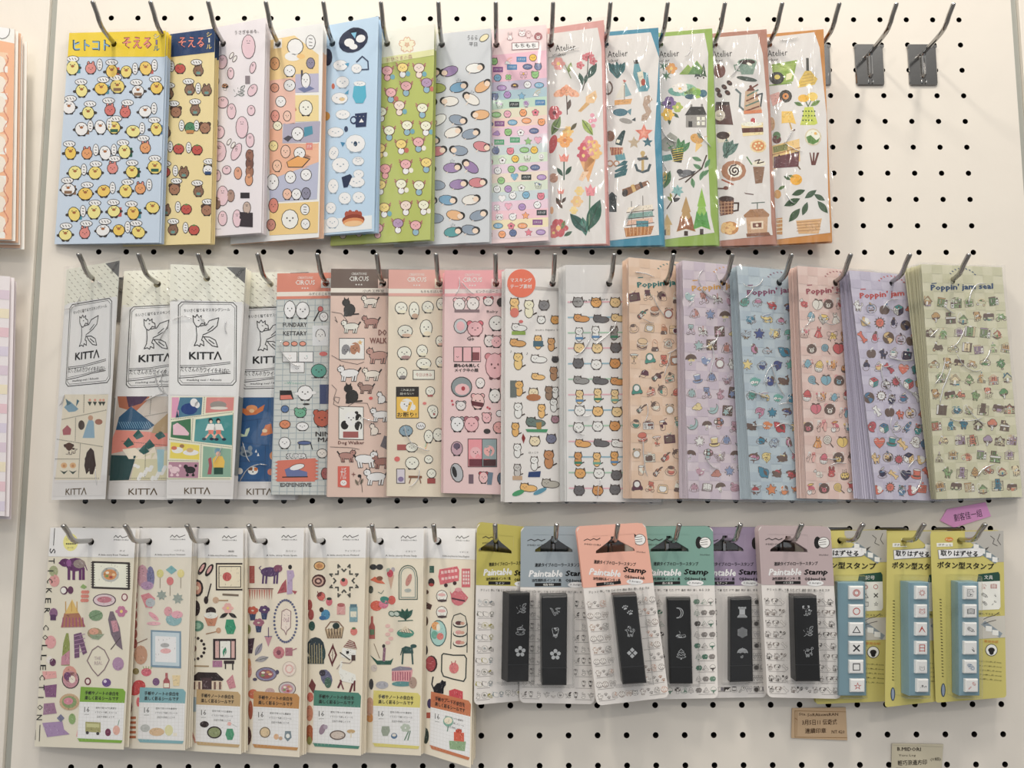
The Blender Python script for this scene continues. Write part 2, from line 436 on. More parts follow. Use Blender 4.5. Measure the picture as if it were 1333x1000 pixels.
def print_art(art, sh, cells, mbs, base_off=.10):
    for part, P, F, col, layer, isuv in art.it:
        mb = mbs.setdefault(part, MB())
        uv = P if isuv else sh.uv(P)
        off = base_off + .035 * layer
        du, dv = np.ptp(uv, axis=0)
        c = uv.mean(0)
        if not isuv and (c[0] < -.005 or c[0] > 1.005 or c[1] < -.003 or c[1] > 1.003): continue
        if len(F) == 1 and (du > .13 or dv > .07): cells.fill(mb, uv, off, col)
        else:
            if cells.rect and cells.rect[0] < c[0] < cells.rect[1] and cells.rect[2] < c[1] < cells.rect[3] and len(F) == 1: continue
            keep = np.clip(uv, 0.0005, .9995)
            mb.add(sh.S(keep[:, 0], keep[:, 1], off), F, col)

def crinkle(seed, amp, fu, fv):
    r = random.Random(seed); K = [(r.uniform(.5, 1) * fu, r.uniform(-1, 1) * fv, r.uniform(0, 6.3), r.uniform(.4, 1)) for _ in range(7)]
    def w(u, v):
        s_ = 0
        for a, b, c, d in K: s_ = s_ + d * np.sin(a * u * 6.28 + b * v * 6.28 + c)
        return amp * (s_ / 3.0)
    return w

SIZES = {}
def hang(name, label, cat, row, hook, px, dep, art, base='#ffffff', edge='#e9e6e0', bulge=0.0, hole=None, group=None,
         outline=None, sleeve=(.018, .012), film=None, base_part=None, amp=.35, seed=1, thick=.18, nu=10, nv=24, hole_col=None, creases=0, a_lim=-.03):
    """one pack: printed sheet with its layers and a clear sleeve, hung on its hook"""
    sh = Sheet(px, dep, bulge=bulge, hook=hook, row=row)
    hp = hole or round_hole(); ce = Cells(sh, nu, nv, hp)
    org = sh.S(np.array([sh.hole[0]]), np.array([sh.hole[1]]))[0]
    root = thing(name, label, cat, W3(org), group)
    mbs = {}; bp = base_part or 'sticker_sheet'; mb = mbs[bp] = MB()
    ol = rounded(sh, outline) if outline else RECT
    ce.fill(mb, ol, 0.0, base, 0, hole_col or base); ce.fill(mb, ol, -thick, edge, 0, edge)
    ce.side(mb, ol, 0, -thick, edge); ce.side(mb, ce.hp, 0, -thick, edge, step=1)
    print_art(art, sh, ce, mbs)
    for part, m in mbs.items():
        if m.n: m.build(part, [PRINT], root, org)
    if sleeve:
        a, b = sleeve; P = [(-a, -b), (1 + a, -b), (1 + a, 1 + b), (-a, 1 + b)]
        sc = Cells(sh, nu, nv, [(x * 1.12, y * 1.12) for x, y in hp]); sc.us[0] = -a; sc.us[-1] = 1 + a; sc.vs[0] = -b; sc.vs[-1] = 1 + b
        sm = MB(); wf = crinkle(seed, amp, 3.0, 4.0)
        wf2 = lambda u, v: np.maximum(wf(u, v), -.35)
        sc.fill(sm, P, 1.0, '#ffffff', 0, '#ffffff', wf2)
        rr = random.Random(seed * 7 + 1)
        for _ in range(creases):
            u, v = rr.uniform(.08, .92), rr.uniform(.03, .9); a = rr.choice([rr.uniform(-.5, .5), rr.uniform(1.1, 2.0)]) + math.pi / 2; pts = []; k = rr.randint(5, 11); bend = rr.uniform(-.28, .28)
            for q in range(k):
                pts.append((u, v)); a += bend + rr.uniform(-.22, .22); st = rr.uniform(2.6, 4.2); u += st * math.cos(a) / sh.w; v += st * math.sin(a) / sh.h
            pts = [p_ for p_ in pts if -a_lim < p_[0] < 1 + a_lim and 0.0 < p_[1] < 1 and not (abs(p_[0] - sh.hole[0]) * sh.w < 7 and abs(p_[1] - sh.hole[1]) * sh.h < 7)]
            if len(pts) < 4: continue
            U = np.array(pts); V = sh.S(U[:, 0], U[:, 1], 1.15) + sh.n * wf2(U[:, 0], U[:, 1])[:, None]
            tube(sm, V, [.12] + [rr.uniform(.35, .6)] * (len(pts) - 2) + [.12], 7, 1)  # crease ridge, its glare carried by the whitish colour
        o = sm.build('clear_sleeve', [film or SLEEVE, CREASE_GLARE], root, org, smooth=True)
        weld(o)
    return root, sh, ce, org
def weld(o):
    import bmesh
    b = bmesh.new(); b.from_mesh(o.data); bmesh.ops.remove_doubles(b, verts=b.verts, dist=2e-6); b.to_mesh(o.data); b.free()

def behind(name, label, cat, group, sh, n, rear_dep, row, hook, bands, edge='#e9e6e0', shift=(0, 0, 0, 0), hole=None, outline=None,
           rim=1.4, seed=3, drop=0.0, back='#e9e6e0', jit=.7, rear_px=None):
    """the packs hanging behind the front one, each a pack of its own"""
    r = random.Random(seed * 31 + hook); Fc = sh.c
    if rear_px is None:
        Rc = Fc.copy(); Rc[:, 1] = [-d for d in rear_dep]; Rc[:, 0] += shift
    else: Rc = np.array([at(p[0], p[1], -d) for p, d in zip(rear_px, rear_dep)])
    Rc[:, 2] -= drop
    gl = shared = None
    for i in range(1, n + 1):
        t = i / n
        c = Fc + (Rc - Fc) * t
        dx, dz = r.uniform(-jit, jit), r.uniform(-jit, jit) * .6
        tw = r.uniform(-jit, jit) * .5
        eu = (c[1] - c[0]) / np.linalg.norm(c[1] - c[0]); ev = (c[3] - c[0]) / np.linalg.norm(c[3] - c[0]); e2 = (c[2] - c[3]) / np.linalg.norm(c[2] - c[3])
        c = c + ev * dz; c[:2] += eu * dx; c[2:] += e2 * (dx + tw)
        s2 = Sheet(pts=c, bulge=sh.bulge * (1 - t), hook=hook, row=row)
        hp = hole or round_hole(3.3, 10); ce = Cells(s2, 4, 8, hp); m = MB()
        ol = rounded(s2, outline, 3) if outline else RECT
        hc = bands[0][2]
        for v0, v1, col in bands:
            if outline: ce.fill(m, clip(ol, 0, 1, v0, v1), 0, col)
            else: ce.fill(m, [(0, v0), (1, v0), (1, v1), (0, v1)], 0, col)
        a0, a1, b0, b1 = ce.rect; R = [(a0, b0), (a1, b0), (a1, b1), (a0, b1)]; V = np.array(R + ce.hp)
        m.add(s2.S(V[:, 0], V[:, 1], 0), [list(t_) for t_ in tri_fill([R, ce.hp])], hc)
        ce.side(m, ol, 0, -.10, tint(edge, .7) if i % 2 else edge, step=.12)
        if rim:
            a, b = rim / s2.w, rim / s2.h
            Rr = [(-a, -b), (1 + a, -b), (1 + a, 1 + b), (-a, 1 + b)]
            for k in range(4):
                A, B = RECT[k], RECT[(k + 1) % 4]; D_, E_ = Rr[(k + 1) % 4], Rr[k]
                for q in range(8):
                    f0, f1 = q / 8, (q + 1) / 8
                    L = np.array([[A[j] + (B[j] - A[j]) * f0 for j in (0, 1)], [A[j] + (B[j] - A[j]) * f1 for j in (0, 1)],
                                  [E_[j] + (D_[j] - E_[j]) * f1 for j in (0, 1)], [E_[j] + (D_[j] - E_[j]) * f0 for j in (0, 1)]])
                    m.add(s2.S(L[:, 0], L[:, 1], -.05), [[0, 1, 2, 3]], '#ffffff', 1)
        org = s2.S(np.array([s2.hole[0]]), np.array([s2.hole[1]]))[0]
        tag(m.build(name, [PRINT, SLEEVE], None, org), label, cat, group)

# ------------------------------------------------------------------ sticker pools
ANIMAL = '🐱🐶🐰🐻🐼🐸🐷🐥🐣🐹🐭🦊🐨'
SEA = '🐟🐠🐡🦈🐙🐢🦀🐚🐳🐬🦐🐧🐋🌟'
HOME = '🕰📺☎📷🎸🪑🧸🍰🍮🍔🍓👜📻⏰🍸🧢💄🥤'
SWEET = '🍭🍬🎀🧁🍒🍑🐰👑💎🌸🐻🎂🧚👗🍓🩰'
SPACE = '🐦🍄🦢🧥☁⏰🧸📖🦋🌙🌟🎠🐇☂🌂🎩🌠'
DARKS = '🐈🎩🌎☕🐌🎃🦴🚀🤖🌞👻🍎💙⛄🦉🎲'
TOWN = '🏠🏢🚗🚌🌳🌲🏬🏫🚲🛵🏪⛪🏭🏡🚕🐈🏨🌴🏥🐕'
FOOD = '🍜🍣🍙🍡🍵🍱🍛🍤🥟🍲'
INKS = ['#e2a08b', '#8fb7c4', '#e8cf86', '#b7c98f', '#c79bb4', '#d97f6c', '#8c9cc4', '#f1e8da', '#c9a97c', '#7fb29c']
def grid(A, sh, u0, u1, nu, v0, v1, nv, fn, stag=.5, jit=.15, seed=1):
    r = random.Random(seed); A.px()
    for j in range(nv):
        for i in range(nu):
            u = u0 + (u1 - u0) * (i + .5 + (stag * (j % 2) - stag / 2) + r.uniform(-jit, jit)) / nu
            v = v0 + (v1 - v0) * (j + .5 + r.uniform(-jit, jit)) / nv
            if not (0.02 < u < .98): continue
            p = sh.px(np.array([u]), np.array([v]))[0]; fn(A, p[0], p[1], i, j, r)
def probe(px, dep, bulge=0.0): return Sheet(px, dep, bulge=bulge)

def tint(c, f):
    v = [int(c[i:i + 2], 16) for i in (1, 3, 5)]; return '#' + ''.join('%02x' % max(0, min(255, int(x * f if f < 1 else x + (255 - x) * (f - 1)))) for x in v)
def texturize(A, sh, seed):
    """printed hatching inside the larger stickers of a sheet, a shade of their own ink"""
    r = random.Random(seed); out = []
    for it in A.it:
        part, P, F, col, layer, isuv = it; out.append(it)
        if isuv or part != 'sticker_sheet' or len(F) > 1 or len(P) < 4: continue
        lo, hi = P.min(0), P.max(0); w, h = hi - lo
        if w * h < 45 or w * h > 1500 or w < 4.5 or h < 4.5: continue
        X, Y = P[:, 0], P[:, 1]; X2, Y2 = np.roll(X, 1), np.roll(Y, 1); a0 = r.uniform(0, 3.14); V = []; G = []; V2 = []; G2 = []
        for _ in range(int(min(34, w * h / 9))):
            x, y = r.uniform(lo[0], hi[0]), r.uniform(lo[1], hi[1]); a = a0 + r.uniform(-.3, .3); l = r.uniform(.9, 1.9); ok = True
            for q in (-1, 1):
                px_, py_ = x + q * l * 1.3 * math.cos(a), y + q * l * 1.3 * math.sin(a); m = (Y > py_) != (Y2 > py_)
                if (px_ < (X2 - X)[m] * (py_ - Y[m]) / (Y2 - Y)[m] + X[m]).sum() % 2 == 0: ok = False
            if not ok: continue
            d = np.array([math.cos(a), math.sin(a)]); n = np.array([-d[1], d[0]]) * r.uniform(.22, .42); c = np.array([x, y])
            T_, U_ = (V, G) if r.random() < .55 else (V2, G2); k = len(T_); T_ += [c - d * l, c + n, c + d * l, c - n]; U_.append([k, k + 1, k + 2, k + 3])
        if V: out.append((part, np.array(V), G, tint(col, .72), layer + .5, False))
        if V2: out.append((part, np.array(V2), G2, tint(col, 1.35), layer + .5, False))
    A.it = out

# ------------------------------------------------------------------ the board and its surroundings
def pegboard(x0, x1, z0, z1, cols, rows, name):
    """board with real round holes; cols / rows are hole positions"""
    mb = MB(); R = 2.55; N = 14
    xs = [x0] + [(a + b) / 2 for a, b in zip(cols[:-1], cols[1:])] + [x1]
    zs = [z0] + [(a + b) / 2 for a, b in zip(rows[:-1], rows[1:])] + [z1]
    for i, cx in enumerate(cols):
        for j, cz in enumerate(rows):
            a0, a1, b0, b1 = xs[i], xs[i + 1], zs[j], zs[j + 1]
            rim = []; out = []
            for k in range(N):
                t = 2 * math.pi * (k + .5) / N; c, s = math.cos(t), math.sin(t)
                rim.append((cx + R * c, 0, cz + R * s))
                f = min(((a1 - cx) / c if c > 0 else (a0 - cx) / c), ((b1 - cz) / s if s > 0 else (b0 - cz) / s))
                out.append((cx + f * c, 0, cz + f * s))
            cor = [(a1, 0, b1), (a0, 0, b1), (a0, 0, b0), (a1, 0, b0)]
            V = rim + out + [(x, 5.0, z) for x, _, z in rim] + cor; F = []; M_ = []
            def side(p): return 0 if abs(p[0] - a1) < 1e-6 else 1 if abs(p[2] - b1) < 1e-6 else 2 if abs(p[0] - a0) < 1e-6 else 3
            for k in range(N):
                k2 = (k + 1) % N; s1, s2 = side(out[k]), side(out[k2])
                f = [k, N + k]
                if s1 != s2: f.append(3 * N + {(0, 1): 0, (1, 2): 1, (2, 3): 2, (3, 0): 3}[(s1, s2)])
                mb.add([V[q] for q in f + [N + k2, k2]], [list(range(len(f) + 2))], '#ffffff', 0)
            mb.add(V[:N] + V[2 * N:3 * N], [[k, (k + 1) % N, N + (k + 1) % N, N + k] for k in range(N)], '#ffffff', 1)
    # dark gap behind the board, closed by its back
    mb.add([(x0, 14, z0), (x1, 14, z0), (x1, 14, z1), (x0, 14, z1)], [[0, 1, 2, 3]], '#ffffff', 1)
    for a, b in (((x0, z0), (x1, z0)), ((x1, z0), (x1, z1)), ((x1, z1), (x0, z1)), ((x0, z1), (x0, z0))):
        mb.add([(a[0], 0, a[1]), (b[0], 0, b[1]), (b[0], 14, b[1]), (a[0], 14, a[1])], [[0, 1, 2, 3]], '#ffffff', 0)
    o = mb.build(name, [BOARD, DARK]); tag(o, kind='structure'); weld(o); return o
HX = [(i - 16) * 25.0 for i in range(33)]; HZ = [-(j - 14) * 25.0 for j in range(-3, 31)][::-1]
pegboard(-451.4, 450.3, HZ[0] - 400, HZ[-1] + 500, HX, HZ, 'wall_back')
def panel(name, x0, x1, mat, y0=0, y1=14, z0=HZ[0] - 400, z1=HZ[-1] + 500):
    m = MB(); rbox(m, x0, x1, y0, y1, z0, z1, r=.8, n=2, bev=.5); tag(m.build(name, [mat]), kind='structure')
panel('wall_left', -900, -458.8, BOARD)
panel('trim_1', -458.7, -451.5, GREYM, 3.5, 13)
panel('trim_2', 450.4, 458.0, GREYM, 3.5, 13)
panel('wall_right', 458.1, 900, BOARD)

# ------------------------------------------------------------------ peg hooks
def make_hook(row, k, label, group=None):
    xb, zb = hook_x(k), ROWZ[row]; org = np.array([xb, -1.5, zb])
    root = thing('peg_hook', label, 'hook', W3(org), group)
    m = MB(); rbox(m, xb - 13.4, xb + 13.4, -1.7, -.05, zb - 30.5, zb + 10.3, r=2.6, n=4, bev=.7)
    m.build('back_plate', [CHROME], root, org)
    m = MB(); tube(m, [(xb, -1.5, zb - 22), (xb, -3.2, zb - 21), (xb, -3.4, zb - 3), (xb, -4.6, zb)] , 2.0)
    m.build('welded_stem', [CHROME], root, org)
    P = []
    for (a, b), (c, d) in zip(PROF[:-1], PROF[1:]):
        P.append((xb, -a, zb + b))
    P.append((xb, -PROF[-1][0] + .3, zb + PROF[-1][1] - .6)); P.append((xb, -PROF[-1][0], zb + PROF[-1][1])); P.append((xb, -PROF[-1][0] - .2, zb + PROF[-1][1] + .5))
    m = MB(); tube(m, P, [2.05] * (len(P) - 2) + [1.9, 1.1], 12); m.build('wire_arm', [CHROME], root, org, smooth=True)
    for q in (-1, 1):
        m = MB(); tube(m, [(xb + q * 12.5, .2, zb + 7.5), (xb + q * 12.5, -2.0, zb + 7.5)], 1.6, 8); m.build('peg', [CHROME], root, org)
    m = MB(); a = [(xb + 2.4 * math.cos(t * math.pi / 6), -1.95, zb - 27 + 2.4 * math.sin(t * math.pi / 6)) for t in range(13)]
    tube(m, a[:-1] + [a[0]], .5, 6); m.build('screw_eye', [CHROME], root, org)
HOOKLAB = {}

# ================================================================== ROW 1
D1 = (5, 30, 18, 3); R1 = (3, 22, 13, 2)
def title_bg(A, pts, col, layer=1): A.px().P(pts, col, layer)

# 1 chick speech-bubble sheet
q = [(90, 43), (216, 40), (207, 316), (71, 318)]; dp = (5, 30, 18, 3)
sh = probe(q, dp); A = Art()
A.crop(0, 0); A.P([(430, 203), (1040, 190), (1030, 352), (420, 352)], '#f6cf2e', 1)
A.T('ヒトコト', 567, 281, 66, '#33415e', w=226, bold=.05, layer=2); A.T('ヒトコト', 567, 281, 58, '#7fb6e2', w=216, bold=.012, layer=3)
A.T('そえる', 850, 265, 70, '#8c3a34', w=178, bold=.05, layer=2); A.T('そえる', 850, 265, 64, '#f08e86', w=170, bold=.01, layer=3)
for c_, yy, cc in (('シ', 226, '#f3f0e2'), ('|', 262, '#9a7fc0'), ('ル', 300, '#5fa0c8')):
    A.T(c_, 971, yy, 30, '#33415e', w=34 if c_ != '|' else 10, bold=.05, layer=2); A.T(c_, 971, yy, 26, cc, w=30 if c_ != '|' else 7, layer=3)
def chick_cell(A, x, y, i, j, r):
    s = 7.6; k = r.random(); col = r.choice(['#f3d777', '#f6e190', '#f0c95c', '#eec964', '#f3d777', '#f4f1ea'])
    if k < .16: A.blob(x, y + 3, 6.6, 6.6, r.choice(['#e08c84', '#d9746c', '#e7a06a']), ears='up', ear='#e08c84')
    else:
        if r.random() < .4: A.R(x + 2, y - 3, x + 10, y + 9, r.choice(['#3f8fa0', '#2f6f56', '#c9584e', '#8a6a50', '#4a7fb0']), 1)
        A.E(x - s - 1, y + 3, 3, 2, '#4a4442', 1); A.E(x + s + 1, y + 2, 3, 2, '#4a4442', 1)
        A.blob(x, y + 2, s * (1 + r.uniform(-.1, .2)), s * (1.05 + r.uniform(-.15, .15)), col, rot=r.uniform(-20, 20), face=False)
        A.E(x, y, 2.4, 1.8, '#a8683a', 4, n=8); A.E(x - 2.6, y - 2, .8, .8, '#3b3230', 4, n=6); A.E(x + 2.6, y - 2, .8, .8, '#3b3230', 4, n=6)
        if r.random() < .25: A.R(x - 5, y + 4, x + 5, y + 8, r.choice(['#2f6f56', '#8a6a50', '#3f8fa0']), 4)
        A.E(x - 2.5, y + 10, 2.2, 1.2, '#5a5350', 1); A.E(x + 2.5, y + 10, 2.2, 1.2, '#5a5350', 1)
    if r.random() < .62: A.bub(x + r.uniform(-3, 3), y - 9.5, 7.5, 3.6)
    else: A.bub(x + 11.5, y - 2, 3.4, 7.2)
grid(A, sh, .03, .97, 5, .125, .985, 9, chick_cell, seed=4)
hang('sticker_pack', 'pale blue sticker sheet of yellow chicks with a bright yellow header, leftmost in top row', 'sticker pack', 0, 0, q, dp, A,
     '#c6d6e8', '#cddce8', hole_col='#f6cf2e', seed=1)
behind('sticker_pack', 'pale blue chick sticker pack behind the front one on the top left hook', 'sticker pack', 'chick sticker packs behind the front one', sh, 4, R1, 0, 0,
       [(0, .115, '#f6cf2e'), (.115, 1, '#c6d6e8')], '#c3d2da', shift=(2, 2, 3, 3))

# 2 cream sheet, navy header
q = [(172, 51), (280, 37), (274, 317), (160, 321)]; dp = (5, 30, 18, 3); sh = probe(q, dp); A = Art()
A.crop(0, 0); A.P([(800, 250), (1333, 168), (1333, 322), (1040, 356), (780, 380)], '#2b4c82', 1)
A.T('そえる', 1187, 262, 70, '#1d2c4a', w=165, bold=.05, layer=2); A.T('そえる', 1187, 262, 64, '#ee8a7c', w=158, bold=.01, layer=3)
for c_, yy, cc in (('シ', 214, '#f3d36a'), ('|', 250, '#e8e4d4'), ('ル', 290, '#f3d36a')): A.T(c_, 1297, yy, 28, cc, w=32 if c_ != '|' else 8, bold=.02, layer=3)
def zoo_cell(A, x, y, i, j, r):
    k = r.random()
    if k < .3: A.blob(x, y + 2, 6.2, 6.2, '#8f6a54', ears='up', ear='#8f6a54'); A.E(x, y + 5, 3, 2, '#6c9a92', 4)
    elif k < .5: A.blob(x, y + 2, 6.6, 6, '#c9564c'); A.E(x, y - 4, 2, 1.2, '#5f8a4c', 4)
    elif k < .68: A.blob(x, y + 2, 6.4, 6.8, '#4e8a62'); A.R(x - 5, y + 5, x + 5, y + 9, '#c98a52', 4)
    elif k < .86: A.blob(x, y + 2, 6.2, 6, '#f6f3ec', ears='cat', ear='#3b3230'); A.R(x - 4, y + 4, x + 4, y + 8, '#36588c', 4)
    else: A.blob(x, y + 2, 6.6, 6.6, '#a9785c', ears='bear', ear='#6f4c3c')
    if r.random() < .5: A.bub(x + r.uniform(-3, 3), y - 9, 7, 3.4)
    else: A.bub(x - 11, y - 1, 3.2, 6.8)
grid(A, sh, .08, .99, 4, .13, .985, 9, zoo_cell, seed=9)
hang('sticker_pack', 'cream sticker sheet of brown and green characters with a navy blue title header', 'sticker pack', 0, 1, q, dp, A, '#ecd9a0', '#d9d3b0', hole_col='#2b4c82', seed=2)
behind('sticker_pack', 'cream and navy sticker pack behind the front one on the second top row hook', 'sticker pack', 'cream sticker packs behind the front one', sh, 2, R1, 0, 1,
       [(0, .13, '#2b4c82'), (.13, 1, '#ecd9a0')], '#d9cfa2', shift=(1, 1, 2, 2))

# 3 whitish clear sheet, pink seals
q = [(240, 44), (346, 23), (340, 303), (232, 311)]; dp = (5, 31, 20, 3); sh = probe(q, dp); A = Art()
A.crop(270, 0); A.T('うさぎゆめも。', 245, 198, 26, '#5a5050', w=150, rot=-4)
def seal(A, x, y, w, h, rot=0, col='#e9c9d2'):
    A.E(x, y, w + 4, h + 4, '#54484a', 2, rot, 14); A.E(x, y, w, h, col, 3, rot, 14)
    A.E(x - w * .2, y - h * .5, 3, 3, '#3b3230', 4, n=6); A.E(x + w * .2, y - h * .5, 3, 3, '#3b3230', 4, n=6); A.L([(x - w * .2, y - h * .3), (x + w * .2, y - h * .3)], 3, '#54484a', 4)
for x, y, w, h, rt in [(255, 290, 40, 72, 0), (92, 385, 30, 42, 10), (282, 420, 16, 34, 15), (145, 455, 18, 34, 0), (280, 560, 24, 38, 30), (95, 635, 34, 34, 60), (150, 690, 26, 46, 0), (272, 685, 22, 30, 0),
                       (215, 790, 36, 66, 0), (75, 820, 30, 38, 10), (265, 870, 24, 42, 0), (75, 940, 40, 60, 0), (180, 935, 22, 50, 30), (60, 100, 0, 0, 0)]:
    if w: seal(A, x, y, w, h, rt)
A.T('🌿', 195, 565, 70, '#3f5f4c', w=78, layer=3); A.M('🍄', 110, 540, 44, ['#d9a080']); A.R(235, 470, 265, 520, '#8d8288', 3); A.R(250, 930, 285, 1000, '#6d4f4a', 3)
for x, y in ((150, 345), (170, 365), (135, 880), (160, 900)): A.E(x, y, 12, 24, '#6a5d5a', 2, 30); A.E(x, y, 8, 19, '#efe6e2', 3, 30)
A.crop(270, 150)
for x, y, w, h, rt in [(68, 220, 38, 56, 0), (180, 235, 22, 48, 30), (60, 375, 22, 34, 0), (120, 340, 24, 26, 50), (95, 500, 34, 60, 0), (95, 640, 26, 44, 0), (185, 640, 26, 52, 0)]: seal(A, x, y, w, h, rt)
for x, y, c_ in ((145, 500, '#b08f80'), (60, 545, '#8c6f62'), (262, 250, '#9a6a58'), (262, 300, '#7d5548'), (262, 350, '#a8755c'), (258, 400, '#e0a078'), (190, 360, '#e3a486'), (245, 575, '#c9b2a4')): seal(A, x, y, 22, 36, 0, c_)
A.R(205, 480, 262, 515, '#3a3438', 3); A.R(200, 600, 282, 690, '#43383e', 3, 5); A.T('- thank you -', 60, 705, 10, '#5a5050', w=60)
grid(A, sh, .05, .45, 2, .13, .95, 9, lambda A, x, y, i, j, r: A.blob(x, y, 4, 6, '#e9c9d2'), seed=2)
hang('sticker_pack', 'whitish clear sticker sheet of pale pink seals and stacked brown rabbits', 'sticker pack', 0, 2, q, dp, A, '#ebe4e8', '#dcdad8', seed=3)
behind('sticker_pack', 'whitish seal sticker pack behind the front one on the third top row hook', 'sticker pack', 'whitish seal sticker packs behind the front one', sh, 4, R1, 0, 2, [(0, .12, '#e8e2e4'), (.12, 1, '#ebe4e8')], '#c8ccca', shift=(2, 2, 3, 3))

# 4 peach sheet with colour blocks
q = [(306, 48), (421, 30), (415, 309), (300, 318)]; dp = D1; sh = probe(q, dp); A = Art()
A.crop(270, 0)
for P_, c_ in (([(385, 250), (540, 220), (690, 340), (690, 460), (385, 500)], '#f3cf92'), ([(385, 500), (545, 480), (545, 770), (470, 770), (385, 800)], '#eebfae'), ([(545, 460), (690, 455), (690, 570), (545, 575)], '#b9b6cf'),
               ([(545, 590), (690, 590), (690, 750), (545, 755)], '#f3d698'), ([(470, 765), (700, 752), (695, 880), (465, 888)], '#aeaabf'), ([(385, 800), (465, 780), (465, 890), (690, 890), (680, 960), (385, 1080)], '#eab294')): A.P(P_, c_, 1)
A.E(545, 290, 52, 52, '#4a4340', 2); A.E(545, 290, 47, 47, '#fbf8f2', 3); A.E(530, 350, 56, 34, '#4a4340', 1); A.E(530, 350, 51, 29, '#f8f2ea', 2); A.E(580, 350, 26, 16, '#f0c27a', 3)
A.bub(640, 262, 28, 42)
for x, y, w, h, c_ in [(418, 395, 28, 38, '#d9a070'), (510, 440, 34, 34, '#fbf8f2'), (640, 392, 24, 32, '#8d86a0'), (610, 500, 26, 46, '#fbf8f2'), (510, 530, 34, 34, '#fbf8f2'), (455, 630, 30, 32, '#fbf8f2'), (610, 670, 40, 46, '#fdf3de'), (420, 720, 24, 34, '#e39a8c'), (495, 720, 22, 30, '#eec6b4'), (435, 780, 26, 26, '#f6e6cc'),
                       (560, 830, 36, 40, '#fbf8f2'), (418, 545, 24, 26, '#d99a80'), (485, 940, 28, 38, '#f1c3ae'), (410, 905, 26, 30, '#f3dc9c'), (572, 950, 34, 34, '#fbf8f2')]: A.blob(x, y, w, h, c_)
A.P([(580, 435), (592, 435), (592, 490), (580, 495)], '#55505c', 3); A.P([(560, 550), (625, 530), (665, 550), (600, 575)], '#6f7aa6', 3); A.P([(520, 640), (590, 610), (600, 650), (545, 690)], '#d97a5c', 1)
A.P([(600, 790), (650, 780), (655, 830), (600, 850)], '#4a93ad', 3); A.P([(470, 860), (500, 840), (530, 850), (500, 880)], '#55505c', 2)
A.crop(270, 150)
for P_, c_ in (([(385, 340), (440, 350), (440, 310), (660, 190), (690, 170), (690, 300), (385, 400)], '#efb898'), ([(385, 400), (690, 290), (680, 520), (385, 540)], '#b9bdd4'), ([(385, 550), (690, 535), (685, 730), (385, 745)], '#f3cc88')): A.P(P_, c_, 1)
A.P([(490, 290), (560, 250), (640, 270), (590, 325), (500, 325)], '#4a4340', 3); A.P([(495, 290), (562, 256), (630, 273), (587, 320), (503, 320)], '#eba860', 4)
for x, y, w, h, c_ in [(432, 315, 26, 34, '#f1c3a8'), (405, 415, 36, 48, '#f6f0e8'), (515, 385, 32, 36, '#fbf8f2'), (612, 370, 32, 34, '#fbf8f2'), (495, 490, 26, 32, '#eec0a8'), (552, 490, 28, 32, '#fbf8f2'), (612, 485, 26, 34, '#8b8aa0'), (410, 560, 28, 44, '#d98878'), (512, 645, 50, 58, '#fdf3e4'), (608, 675, 26, 30, '#fbf8f2'), (395, 680, 26, 34, '#c98a7c')]: A.blob(x, y, w, h, c_)
A.bub(605, 585, 26, 32); A.R(612, 172, 652, 215, '#e2867c', 3)
A.T('ポチ', 632, 194, 22, '#fbf8f2', w=30, layer=4)
hang('sticker_pack', 'white bordered sticker sheet with peach, yellow and lavender blocks of round white creatures', 'sticker pack', 0, 3, q, dp, A, '#f4efe8', '#dedad2', seed=4)
behind('sticker_pack', 'peach block sticker pack behind the front one on the fourth top row hook', 'sticker pack', 'peach block sticker packs behind the front one', sh, 3, R1, 0, 3, [(0, .13, '#f4efe8'), (.13, 1, '#eac3a4')], '#c9c8c2', shift=(1, 1, 3, 3))

# 5 blue ghost sheet
q = [(376, 42), (493, 21), (487, 301), (371, 310)]; dp = (5, 32, 20, 3); sh = probe(q, dp); A = Art()
A.crop(270, 0); A.E(905, 250, 96, 72, '#232e52', 2, -28, 16); A.E(930, 205, 60, 34, '#232e52', 2, 10)
A.E(880, 265, 32, 26, '#f2f2f0', 3); A.E(950, 240, 30, 24, '#eef0f4', 3, -20); A.E(905, 290, 26, 18, '#f2f2f0', 3); A.P([(890, 205), (925, 200), (915, 240)], '#7cc0de', 3)
A.E(745, 355, 30, 54, '#3a3c56', 2)
gh = lambda x, y, w, h, c_='#eef3f4': A.blob(x, y, w, h, c_, K='#8fa3b4', lw=.5)
for x, y, w, h in [(825, 405, 44, 32), (925, 425, 32, 28), (838, 510, 40, 36), (945, 520, 36, 16), (820, 610, 50, 34), (840, 710, 44, 28), (795, 820, 50, 30), (918, 890, 60, 54), (785, 945, 28, 36)]: gh(x, y, w, h)
A.L([(925, 385), (960, 350), (995, 380), (998, 430), (955, 432)], 8, '#34486e', 3); A.P([(850, 395), (880, 390), (872, 415)], '#4a9cc4', 4)
A.P([(908, 535), (980, 530), (985, 600), (965, 640), (920, 640), (900, 600)], '#4fb3cf', 3); A.E(940, 515, 34, 10, '#f2f2f0', 3); A.E(780, 535, 10, 18, '#c9664c', 3)
A.P([(915, 705), (990, 698), (984, 785), (920, 790)], '#24386a', 3); A.E(908, 745, 24, 26, '#24386a', 2); A.E(906, 745, 14, 16, '#bcd4ea', 3); A.P([(940, 760), (955, 735), (970, 758)], '#f2f2f0', 4)
A.T('・ ・ ・', 945, 722, 8, '#f2f2f0', w=50); A.E(918, 892, 12, 16, '#24486a', 4); A.P([(825, 880), (855, 885), (838, 912)], '#3f86b0', 3); A.E(860, 800, 12, 18, '#34486e', 4); A.E(735, 720, 26, 28, '#d99a4a', 2)
A.E(835, 615, 18, 12, '#e3c48c', 4); A.P([(850, 580), (878, 555), (872, 585)], '#4a9cc4', 3)
A.crop(270, 150)
